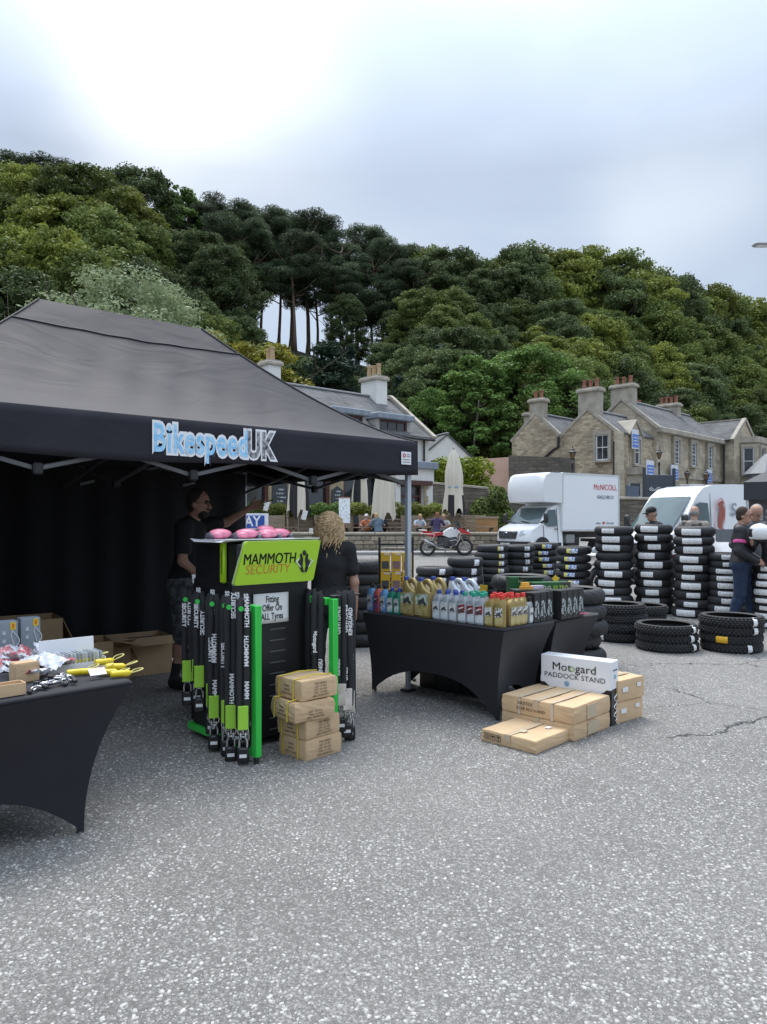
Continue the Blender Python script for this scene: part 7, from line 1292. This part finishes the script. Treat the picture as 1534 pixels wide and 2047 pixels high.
def bike_print(o, x, y, z, s):                     # little motorcycle printed on a label: swoosh, two wheels and a body
    M = basis((1, 0, 0), (0, 0, 1), (x, y, z)); MB().prism([(-s * 1.25, s * .2), (-s * .6, s * .95), (s * .4, s * 1.25), (s * 1.3, s * 1.2), (s * .5, s * .85), (-s * .3, s * .55)], .0005, M).build('swoosh_print', PALEP, o)
    mb = MB(); mb.prism([(-s * .75, -s * .1), (-s * .8, s * .3), (-s * .2, s * .35), (s * .25, s * .75), (s * .6, s * .6), (s * .8, s * .0), (s * .3, -s * .35), (-s * .4, -s * .4)], .0006, M @ T(0, 0, .0006)); mb.build('bike_print', DRKP, o)
    for q in (-.72, .75): MB().prism([(s * q + s * .36 * math.cos(a * .7854), -s * .35 + s * .36 * math.sin(a * .7854)) for a in range(8)], .0006, M @ T(0, 0, .0014)).build('wheel_print', DRKP, o)
def bottle(body, cap, l1, l2, h=.245, w=.044, d=.030, lw=.85):
    b = empty('oil_bottle', (0, 0, 0)); mb = MB(); stack(mb, [ring(0, w * .94, d * .9), ring(.006, w, d), ring(h * .62, w, d), ring(h * .72, w * .97, d * .97), ring(h * .80, w * .72, d * .85, w * .18), ring(h * .86, w * .42, d * .62, w * .36), ring(h * .88, w * .40, d * .6, w * .36)]); mb.build('body', body, b, 50)
    MB().lathe([(0, 0), (.0195, 0), (.0195, .006), (.018, .030), (.0165, .033), (0, .033)], 18, T(w * .36, 0, h * .875)).build('cap', cap, b, 40)
    lb_ = MB(); lb_.grid(lambda s, t: ((s - .5) * w * 2 * lw, -d * (1 - .10 * abs(s * 2 - 1) ** 4) - .0012, h * (.06 + .56 * t)), 8, 3); lo = lb_.build('label', l1, b, 60); l2m = MB(); l2m.grid(lambda s, t: ((s - .5) * w * 1.5, -d - .002, h * (.30 + .27 * t) + h * .05 * s), 4, 2); l2m.build('label_picture', l2, lo, 60); bike_print(lo, 0, -d - .003, h * .40, w * .55)
    return b
def jerry(body, cap, l1, l2):
    b = empty('oil_can', (0, 0, 0)); w, d = .088, .052; mb = MB(); stack(mb, [ring(0, w * .95, d * .92), ring(.008, w, d), ring(.19, w, d), ring(.215, w * .97, d * .97), ring(.245, w * .62, d * .85, -w * .34), ring(.285, w * .36, d * .6, -w * .58), ring(.30, w * .28, d * .48, -w * .62)]); mb.build('body', body, b, 50)
    MB().tube([(-.03, 0, .285), (.0, 0, .308), (.035, 0, .305), (.066, 0, .275), (.078, 0, .235), (.076, 0, .195)], [.018, .020, .021, .022, .023, .022], 12).build('handle', body, b, 60); MB().lathe([(0, 0), (.023, 0), (.023, .03), (.02, .034), (0, .034)], 18, T(-w * .62, 0, .298)).build('cap', cap, b, 40)
    lm_ = MB(); lm_.grid(lambda s, t: ((s - .5) * w * 1.86, -d - .0012, .018 + .175 * t + .022 * s * t), 6, 3); lo = lm_.build('label', l1, b, 60); l3 = MB(); l3.grid(lambda s, t: ((s - .5) * w * 1.7, -d - .0022, .11 + .075 * t + .02 * s * t), 6, 3); l3.build('label_picture', l2, lo, 60); bike_print(lo, .005, -d - .0032, .135, w * .5); return b
WL = lab('bike picture', (.50, .51, .50), (.72, .72, .70), 0, 20); WLG = lab('green bike picture', (.20, .34, .18), (.66, .70, .62), 0, 24); RL = lab('red bike picture', (.04, .04, .04), (.55, .03, .05), 0, 34); CHK = pm('chequered print', (.80, .78, .72), .4, (.04, .04, .04), scale=95, detail=0, contrast=.02); SLB_ = pm('silver label', (.46, .52, .56), .4, (.60, .64, .66), scale=26, contrast=.1); GLB = pm('gold label', (.34, .27, .10), .4, (.48, .42, .2), scale=22, contrast=.12); BLB2 = pm('blue bottle label', (.10, .25, .55), .4, (.55, .6, .7), scale=28, contrast=.1); RLB = pm('red bottle label', (.35, .05, .05), .4, (.15, .10, .3), scale=30, contrast=.1); TLB = pm('teal bottle label', (.10, .36, .33), .4, (.72, .76, .74), scale=26, contrast=.08)
KINDS = dict(blue=lambda: bottle(pm('translucent blue plastic', (.16, .38, .68), .25), CAPK, BLB2, WL, .24, .036, .030), red=lambda: bottle(pm('coral red plastic', (.66, .15, .11), .3), CAPK, RLB, RLB, .24, .036, .030), green=lambda: bottle(pm('green plastic', (.02, .22, .14), .3), CAPB, TLB, WL, .225, .036, .030),
    silverblue=lambda: bottle(SILV, CAPB, SLB_, WL), silvergreen=lambda: bottle(SILV, CAPG, SLB_, RL), goldred=lambda: bottle(GOLD, CAPR, GLB, WL), goldcheck=lambda: bottle(GOLD, CAPR, GLB, CHK), goldcan=lambda: jerry(GOLD, CAPB, GLB, WLG), silvercan=lambda: jerry(pm('pale silver plastic', (.50, .54, .58), .3, metal=.2), CAPB, SLB_, WL), greysmall=lambda: bottle(pm('grey plastic', (.33, .35, .37), .35), CAPK, SLB_, WL, .20, .028, .026))
PROTO = {}
def put(kind, p, rz, label, group=None, cat='bottle'):
    o = KINDS[kind]() if kind not in PROTO else copy_tree(PROTO[kind]); PROTO.setdefault(kind, o); o.location = p; o.rotation_euler = (0, 0, rz); tag(o, label, cat, group); return o
fr_ = math.atan2(b1.y, b1.x) + math.pi           # local x runs along the front edge to the right
def edge(px, back=0.0):                            # spot behind the front edge of the oil table
    k = (px - CX) / F; o = N1 + b2 * back; s = (k * o.y - o.x) / (b1.x - k * b1.y); q = o + b1 * s; return Vector((q.x, q.y, .747))
for px, kd, lb, bk in ((743, 'blue', 'pale blue bottle with black cap at the far end of the oil table', .06), (756, 'red', 'coral red bottle with black cap between two blue ones', .06), (769, 'blue', 'blue bottle with black cap right of the coral red one', .06), (783, 'green', 'green bottle with blue cap next to the blue bottle', .05), (797, 'green', 'green bottle with blue cap beside the gold can', .05)): put(kd, edge(px, bk), fr_ + rb.uniform(-.08, .08), lb, 'small coolant and oil bottles')
for px, bk, lb in ((822, .08, 'gold oil can beside the green bottle'), (852, .08, 'gold oil can next to the silver bottles'), (876, .26, 'gold oil can behind the silver bottles')): put('goldcan', edge(px, bk), fr_ + rb.uniform(-.06, .06), lb, 'gold oil cans', 'oil can')
for px, bk, lb in ((915, .34, 'pale silver oil can standing behind the blue capped bottles'), (938, .36, 'pale silver oil can standing behind the green capped bottles')): put('silvercan', edge(px, bk), fr_, lb, 'silver oil cans', 'oil can')
for i, px in enumerate((876, 892, 909)): put('silverblue', edge(px, .05), fr_ + rb.uniform(-.06, .06), 'silver oil bottle with blue cap, %s of the front three' % ('first', 'second', 'third')[i], 'blue capped silver bottles')
for i, px in enumerate((894, 908, 922)): put('silverblue', edge(px, .14), fr_, 'silver oil bottle with blue cap in the row behind the front three', 'rear blue capped silver bottles')
for i, px in enumerate((927, 945, 962)): put('silvergreen', edge(px, .05), fr_ + rb.uniform(-.06, .06), 'silver oil bottle with green cap, %s of the front three' % ('first', 'second', 'third')[i], 'green capped silver bottles')
for i, (px, bk) in enumerate(((940, .14), (955, .14), (968, .14), (950, .22), (964, .22))): put('silvergreen', edge(px, bk), fr_, 'silver oil bottle with green cap behind the front three green capped ones', 'rear green capped silver bottles')
put('goldred', edge(981, .05), fr_, 'gold oil bottle with red cap and bike picture next to the green capped bottles'); put('goldcheck', edge(1001, .05) , fr_ + .1, 'gold oil bottle with chequered label at the table corner')
rt_ = fr_ + math.pi / 2 - .0
def edge2(d, back=.05): q = N1 + b2 * d + b1 * back; return Vector((q.x, q.y, .747))
for i, d in enumerate((.16, .235, .31)): put('goldcheck', edge2(d, .055), rt_, 'gold oil bottle with chequered label, %s along the short side of the table' % ('first', 'second', 'third')[i], 'chequered gold bottles')
for i, (px, bk) in enumerate(((992, .13), (1006, .16), (998, .22), (1012, .24), (1020, .30), (986, .20))): put('goldred', edge(px, bk), fr_, 'gold oil bottle with red cap in the block behind the corner bottles', 'rear red capped gold bottles')
put('greysmall', edge2(.40, .05), rt_, 'small grey bottle between the chequered gold bottles and black boxes')
# black printed packs along the short side
PKM = print_mat('black pack print', (.02, .022, .024), (.36, .46, .46), 26, 12, .60)
def pack():
    b = empty('black_pack', (0, 0, 0)); MB().box((0, 0, .12), (.085, .11, .24), bev=.003).build('carton', pm('black carton', (.018, .019, .021), .35), b); MB().box((0, -.056, .10), (.078, .002, .14)).build('printed_face', PKM, b); MB().box((0, -.056, .20), (.074, .002, .028)).build('black_band', BPL, b); text('ROCK OIL', .030, WHITEP, b, basis((0, 0, 1), (-1, 0, 0), (-.022, -.058, .11)), extr=.0004, sx=.95); return b
pk0 = pack()
for i, d in enumerate((.475, .565, .66, .80, .89, .98, 1.07)):
    o = pk0 if i == 0 else copy_tree(pk0); o.location = edge2(d, .075 if d < .7 else .03) ; o.rotation_euler = (0, 0, rt_); tag(o, 'black printed spray pack, %s along from the small grey bottle' % ('first', 'second', 'third', 'fourth', 'fifth', 'sixth', 'seventh')[i], 'pack', 'black spray packs')
# green filter boxes
def grid_mat():
    m = bpy.data.materials.new('green grid print'); m.use_nodes = True; nt = m.node_tree; b = nt.nodes['Principled BSDF']; L = nt.links.new; t = ND(nt, 'ShaderNodeTexCoord'); k = ND(nt, 'ShaderNodeTexBrick'); k.offset = 0; mp_ = ND(nt, 'ShaderNodeMapping'); mp_.inputs['Rotation'].default_value = (R(90), 0, 0); L(t.outputs['Object'], mp_.inputs[0]); L(mp_.outputs[0], k.inputs['Vector'])
    k.inputs['Color1'].default_value = (.012, .05, .018, 1); k.inputs['Color2'].default_value = (.012, .07, .02, 1); k.inputs['Mortar'].default_value = (.03, .17, .04, 1); k.inputs['Scale'].default_value = 1; k.inputs['Brick Width'].default_value = .014; k.inputs['Row Height'].default_value = .014; k.inputs['Mortar Size'].default_value = .002; L(k.outputs['Color'], b.inputs['Base Color']); b.inputs['Roughness'].default_value = .4; MATS['green grid print'] = m; return m
GRD = grid_mat(); LGW = pm('pale green print', (.62, .72, .5), .5); LGR = pm('lime print', (.42, .62, .08), .5)
q = at(1062, 1190, 6.75); t = thing('filter_box', 'green gridded filter box standing at the back left of the pair', 'box', (at(1053, 0, 6.95).x, 6.95, .747), R(8)); MB().box((0, .06, .145), (.32, .12, .29), bev=.002).build('carton', GRD, t); MB().box((.04, .0, .285), (.22, .13, .012)).build('dark_top', BPL, t); text('HIFLO', .045, LGW, t, basis((1, 0, 0), (0, 0, 1), (-.04, -.003, .25)), sx=.7, extr=.0005)
t = thing('filter_box', 'green gridded filter box with lime lettering at the front right of the pair', 'box', (at(1104, 0, 6.72).x, 6.72, .747), R(14)); MB().box((0, .06, .13), (.37, .12, .26), bev=.002).build('carton', GRD, t); MB().box((.135, -.0015, .13), (.10, .003, .258)).build('dark_panel', pm('dark grey panel', (.05, .055, .055), .4), t); text('HIFLO', .075, LGW, t, basis((1, 0, 0), (0, 0, 1), (-.075, -.004, .2)), sx=.62, extr=.0005, offset=.001); text('FILTRO', .075, LGR, t, basis((1, 0, 0), (0, 0, 1), (.085, -.005, .2)), sx=.62, extr=.0005, offset=.001)
for i, (dx, z, rz_, c_) in enumerate(((0, 0, .1, (.75, .36, .04)), (.05, 0, -.05, (.78, .42, .06)), (.02, .03, .25, (.8, .45, .08)), (.12, 0, 0, (.70, .62, .72)), (.165, 0, .05, (.66, .55, .68)))):
    p = Vector((at(1050, 0, 6.3).x + dx * .9, 6.36 + .02 * i, .976 + z)); t = thing('plug_box', ('small orange box heaped on the black packs' if i < 3 else 'small pale lilac box beside the orange ones'), 'box', p, rz_, 'small orange boxes' if i < 3 else 'small lilac boxes'); MB().box((0, 0, .014), (.07, .03, .028), bev=.001).build('carton', pm('small carton %d' % i, c_, .5), t)
sh = thing('display_shelf', 'low black shelf under the small orange boxes', 'shelf', (at(1064, 0, 6.4).x, 6.4, .747), R(10)); MB().box((0, 0, .222), (.36, .16, .012)).build('board', BPL, sh); mb = MB(); mb.box((-.17, 0, .108), (.012, .15, .216)); mb.box((.17, 0, .108), (.012, .15, .216)); mb.build('side', BPL, sh)
q = N2 + b2 * .36 + b1 * .06; t = thing('leaflet_stack', 'pink leaflets on the second black table', 'leaflets', (q.x + .0, q.y - .02, .757), R(20)); mb = MB(); mb.grid(lambda s, v: ((s - .5) * .21, (v - .5) * .15, .012 + .008 * math.sin(s * 3 + v * 2)), 6, 5); o = mb.build('leaflet', pm('pink paper', (.78, .16, .24), .6), t, 60); o.modifiers.new('th', 'SOLIDIFY').thickness = .008
# stock under the oil table
for i, (px, py, w, h, lb) in enumerate(((840, 1385, .2, .22, 'dark carton under the far end of the oil table'), (880, 1395, .26, .24, 'dark carton in the middle under the oil table'), (925, 1402, .24, .26, 'dark carton with white label under the oil table'))):
    p = onz(px, py) + Vector((.15, .28, 0)); t = thing('stock_carton', lb, 'box', (p.x, p.y, 0), R(-42)); MB().box((0, 0, h / 2), (w, .2, h), bev=.003).build('carton', KB, t)
    if i == 2: MB().box((0, -.102, .17), (.15, .002, .08)).build('white_label', WHITEP, t)
# ================================================================ rack with yellow filter packs
rk = thing('display_rack', 'black wire rack holding yellow filter packs', 'rack', (at(792, 0, 7.35).x, 7.35, 0), R(5)); mb = MB()
for x in (-.165, .165): mb.box((x, 0, .70), (.022, .022, 1.40))
mb.box((0, 0, 1.33), (.31, .018, .018)); mb.box((0, 0, .62), (.31, .018, .018)); mb.box((-.165, 0, .01), (.03, .3, .02)); mb.box((.165, 0, .01), (.03, .3, .02)); mb.build('frame', BK, rk); mb = MB()
for k in range(15): mb.cyl((-.145 + k * .0207, .002, .63), (-.145 + k * .0207, .002, 1.325), .0022, n=5)
for k in range(12): mb.cyl((-.155, .004, .66 + k * .058), (.155, .004, .66 + k * .058), .0022, n=5)
mb.build('wire_panel', pm('bright wire', (.45, .45, .45), .4, metal=.6), rk)
YP = pm('yellow pack', (.82, .50, .02), .4, (.78, .44, .02), scale=5)
for i in range(6):
    cx, r_ = i % 3, i // 3; p = rk.matrix_basis @ Vector((-.108 + cx * .108, -.03, 1.16 - r_ * .19)) if False else Vector(rk.location) + Vector((-.108 + cx * .108, -.035, 1.16 - r_ * .19)); t = thing('filter_pack', 'yellow filter pack hung in the %s row, %s column of the rack' % (('upper', 'lower')[r_], ('first', 'middle', 'last')[cx]), 'pack', p, R(5), 'yellow filter packs'); MB().box((0, 0, .0), (.094, .045, .18), bev=.003).build('carton', YP, t); MB().box((.0, -.024, -.03), (.07, .003, .075)).build('window_print', pm('pack picture %d' % (cx), [(.05, .05, .055), (.42, .2, .18), (.5, .18, .15)][cx], .4, [(.1, .1, .1), (.15, .14, .15), (.25, .12, .1)][cx], scale=40), t); MB().box((.015, -.024, .075), (.05, .002, .014)).build('print_line', WHITEP, t)
# counter under the gazebo
CT = C0 + CV * .75 + CU * .0; t = thing('cloth_counter', 'black cloth draped counter beside the display cabinet', 'counter', (-1.36, 6.12, 0), R(12)); mb = MB(); mb.grid(lambda s, v: (-.2 + .4 * s, -.28 + .014 * math.sin(s * 30) * (1 - v), .01 + v * 1.03), 40, 6); mb.grid(lambda s, v: (-.2 + .014 * math.sin(s * 26) * (1 - v), .28 - .56 * s, .01 + v * 1.03), 30, 6); mb.grid(lambda s, v: (.2, -.28 + .56 * s, .01 + v * 1.03), 10, 3); mb.box((0, 0, 1.045), (.41, .57, .025), bev=.008); mb.build('drape', pm('satin black cloth', (.028, .026, .030), .5, (.02, .019, .022), scale=5), t, 60)
t = thing('card_reader_tray', 'flat black tray on the cloth counter under the man\'s hand', 'tray', (-1.32, 6.05, 1.058), R(15)); mb = MB(); mb.box((0, 0, .012), (.26, .18, .02), bev=.006); mb.box((0, 0, .024), (.24, .14, .008), bev=.002); mb.build('tray', BPL, t); t = thing('paper_note', 'folded pale paper on the cloth counter', 'paper', (-1.50, 6.0, 1.058), R(30)); MB().box((0, 0, .04), (.09, .004, .075), Matrix.Rotation(-.4, 4, 'X')).build('sheet', PAPER, t)
# ================================================================ tyres
RUB1 = pm('clean tyre rubber', (.020, .020, .0215), .58, (.028, .028, .029), scale=9, spec=.45); RUB2 = pm('dull knobbly rubber', (.019, .019, .020), .7, (.030, .030, .030), scale=12, spec=.4)
def tyre_mesh(kind, Rr, w, nth):
    prof = []; ri = Rr - w * .62; hw = w / 2         # half section: bead - sidewall - tread - sidewall - bead, lying flat
    K = 22
    for k in range(K + 1):
        a = -1.0 + 2.0 * k / K; th = a * math.pi * .62; prof.append((Rr - w * .34 + w * .34 * math.cos(th) - (.0 if abs(th) < 1.6 else (abs(th) - 1.6) * w * .55), hw * math.sin(max(-1.57, min(1.57, th * .92))) * (1 if abs(th) < 1.75 else 1 - (abs(th) - 1.75) * .9), th))
    inner = [(prof[-1][0] + .004, prof[-1][1] - .01), (Rr - w * .25, hw * .55), (Rr - w * .12, 0), (Rr - w * .25, -hw * .55), (prof[0][0] + .004, prof[0][1] + .01)]
    vs = []; n2 = len(prof) + len(inner); N = nth
    for i in range(N):
        a = 2 * math.pi * i / N; ca, sa = math.cos(a), math.sin(a)
        for r_, z, th in prof:
            s = th / (math.pi * .62); d = 0.0
            if kind == 'road' and abs(s) < .62:
                f = (i * 26 / N + abs(s) * 1.7) % 1.0; d = -.0055 if (f < .17 and .10 < abs(s)) else 0
                if abs(s) < .05 and (i * 13 / N) % 1 < .7: d = -.004
            elif kind == 'rain' and abs(s) < .66:
                f = (i * 18 / N + s * 1.3) % 1.0; d = -.006 if (f < .15 and .1 < abs(s)) else 0
            elif kind == 'knob' and abs(s) < .66:
                row = round(s * 4.2); fr = abs(s * 4.2 - row); f = (i * 46 / N + (row % 2) * .5) % 1.0; d = .011 if (fr < .30 and f < .56) else -.002
            rr = r_ + d * math.cos(th); zz = z + d * math.sin(th); vs.append((rr * ca, rr * sa, zz))
        for r_, z in inner: vs.append((r_ * ca, r_ * sa, z))
    fs = [(i * n2 + j, ((i + 1) % N) * n2 + j, ((i + 1) % N) * n2 + (j + 1) % n2, i * n2 + (j + 1) % n2) for i in range(N) for j in range(n2)]
    m = MB(); m.add(vs, fs); return m.mesh('tyre', RUB2 if kind == 'knob' else RUB1, 28)
def label_mesh(Rr, w, arc, hfrac, mats, off=.004, knob=False):
    m = MB(); n = 10; hw = w / 2 * hfrac; rad = lambda z: Rr - w * .34 + w * .34 * math.cos(math.asin(max(-1, min(1, z / (w / 2)))) / .92) + off + (.011 if knob else 0)
    for i in range(n):
        a0, a1 = (-.5 + i / n) * arc, (-.5 + (i + 1) / n) * arc; m.cur = 0 if len(mats) == 1 else (0 if i < 3 else (1 if i < 6 else 2)) % len(mats); zs = [hw * q for q in (-1, -.5, 0, .5, 1)]
        for z0, z1 in zip(zs, zs[1:]): m.add([(rad(z) * math.cos(a), rad(z) * math.sin(a), z) for a, z in ((a0, z0), (a1, z0), (a1, z1), (a0, z1))], [(0, 1, 2, 3)])
    return m.mesh('label', mats, 60)
LP = print_mat('tyre label print', (.78, .78, .76), (.42, .42, .42), 42, 75, .60); LYEL = pm('label yellow', (.78, .66, .05), .5, (.8, .74, .3), scale=30); LBLU = print_mat('label blue', (.70, .74, .80), (.06, .16, .55), 60, 30, .50); LWHT = print_mat('label number', (.78, .79, .80), (.25, .28, .34), 45, 14, .55)
TM_ = dict(road=tyre_mesh('road', .315, .165, 234), roads=tyre_mesh('road', .300, .13, 234), rain=tyre_mesh('rain', .33, .175, 252), knob=tyre_mesh('knob', .355, .115, 368), knobs=tyre_mesh('knob', .335, .125, 368))
TD = dict(road=(.315, .165), roads=(.300, .13), rain=(.33, .175), knob=(.355, .115), knobs=(.335, .125))
LB_ = {}
def lmesh(kind, lt):
    if (kind, lt) in LB_: return LB_[(kind, lt)]
    Rr, w = TD[kind]; kn = kind.startswith('knob')
    spec = dict(white2=(.66, .52, [LP]), white=(.95, .62, [LP]), multi=(.62, .58, [LYEL, LWHT, LBLU]), blue=(.62, .58, [LYEL, LBLU, LBLU]), pale=(.34, .62, [LWHT]), pale2=(.38, .55, [LYEL, LWHT, LWHT]), yellow=(.36, .7, [pm('yellow tyre label', (.85, .56, .02), .5, (.7, .3, .02), scale=60)]), wrap=(.16, 1.0, [LP]))[lt]
    LB_[(kind, lt)] = label_mesh(Rr, w, spec[0], spec[1], spec[2], .005, kn); return LB_[(kind, lt)]
ORD = ['topmost'] + [w + ' from top' for w in ('second', 'third', 'fourth', 'fifth', 'sixth', 'seventh', 'eighth', 'ninth', 'tenth')]
rtz = random.Random(21)
def tyre_stack(px, Y, n, kind, lt, desc, group, lang=-8, jit=.012, pitch=None, top=None, skip=()):
    X = (px - CX) / F * Y; Rr, w = TD[kind]; sp = pitch or w * .93; base_a = math.atan2(-Y, -X); zc_ = 0.0      # towards the camera
    for k in range(n):
        sz = rtz.uniform(.88, 1.06); z = zc_ + w * sz / 2; zc_ += sp * sz; i = n - 1 - k; o = link('tyre_for_sale', TM_[kind]); o.location = (X + rtz.uniform(-jit, jit), Y + rtz.uniform(-jit, jit), z); o.scale = (1 + rtz.uniform(-.03, .025),) * 2 + (sz,); o.rotation_euler = (rtz.uniform(-.012, .012) * jit * 60, rtz.uniform(-.012, .012) * jit * 60, base_a + R(lang) + rtz.uniform(-.2, .2)); tag(o, '%s tyre, %s in stack %s' % ({'road': 'road', 'roads': 'slim road', 'rain': 'broad road', 'knob': 'knobbly', 'knobs': 'knobbly'}[kind], ORD[i], desc), 'motorcycle tyre', group)
        l = lt[k % len(lt)] if isinstance(lt, (list, tuple)) else lt
        if l == 'white' and rtz.random() < .22: l = 'white2'
        if l and i not in skip:
            la = 0.0
            if isinstance(l, tuple): l, la = l[0], R(l[1])
            link('paper_label', lmesh(kind, l), o, rz=la)
G = 'stacked motorcycle tyres'
tyre_stack(1229, 12.7, 10, 'road', 'white', 'standing in front of the white truck', G, -14, .026, skip=(3,)); tyre_stack(1308, 12.6, 10, 'road', 'white', 'below the man in the black cap', G, -12, .026); tyre_stack(1387, 12.1, 10, 'road', 'white', 'below the bald man in the vest', G, -8, .026)
tyre_stack(1456, 11.75, 9, 'roads', 'white', 'behind the man with pink armband', G, 0, .02); tyre_stack(1548, 10.9, 8, 'roads', 'white', 'right of the man with pink armband', G, -25, .02)
tyre_stack(1148, 13.0, 8, 'roads', ('blue', 'multi', 'multi', 'multi', 'blue'), 'with yellow labels under the truck box', G, -4, .018, pitch=.146); tyre_stack(1084, 14.3, 9, 'roads', ('multi', 'blue', 'blue', 'blue', 'multi'), 'with blue labels before the truck bonnet', G, 14, .016, pitch=.132)
tyre_stack(1035, 13.8, 9, 'roads', 'pale', 'second from the red and white motorcycle', G, 30, .02, pitch=.13); tyre_stack(983, 13.4, 9, 'roads', 'pale2', 'just right of the motorcycle front wheel', G, 32, .02, pitch=.132)
tyre_stack(931, 12.9, 6, 'road', 'pale', 'below the motorcycle front wheel', G, 34, .02); tyre_stack(868, 12.6, 5, 'road', 'pale', 'right of the gazebo front pole', G, 30, .02, pitch=.16)
tyre_stack(1045, 8.35, 6, 'rain', None, 'behind the green filter boxes', G, 0, .012); tyre_stack(1152, 8.2, 5, 'rain', None, 'behind the second black table', G, 0, .05, pitch=.172)
tyre_stack(722, 9.4, 7, 'road', None, 'in shade behind the blond woman', G, 0, .02); tyre_stack(765, 9.9, 6, 'road', None, 'in shade behind the yellow packs', G, 0, .02)
KG = 'knobbly tyre stacks on the asphalt'
tyre_stack(1333, 9.05, 3, 'knob', ('wrap', 'wrap', 'wrap'), 'of three before the tall stacks', KG, 52, .014, pitch=.112); tyre_stack(1463, 9.0, 4, 'knob', ('wrap', ('yellow', -62), 'wrap', 'wrap'), 'of four by the pink armband man', KG, 40, .014, pitch=.105)
tyre_stack(1238, 9.75, 4, 'knobs', ('wrap', None, None, 'wrap'), 'beside the broad bare tyres', KG, -35, .02, pitch=.12); tyre_stack(1282, 10.9, 3, 'knob', None, 'of three below the truck-side tall stack', KG, 0, .016, pitch=.11)
# yellow diamond hang tags between the stacks
for px, py, Y, lb in ((1111, 1157, 12.0, 'yellow diamond tag between the label stacks'), (967, 1177, 8.6, 'small yellow tag behind the silver oil cans')):
    p = at(px, py, Y); t = thing('hang_tag', lb, 'tag', (p.x, Y, p.z)); MB().box((0, 0, 0), (.09, .006, .09), Matrix.Rotation(R(45 if Y > 10 else 5), 4, 'Y')).build('card', pm('yellow tag', (.72, .5, .04), .5), t); mb = MB(); mb.tube([(0, 0, .05), (.01, .2, .25)], .004, 5); mb.build('string', BPL, t)
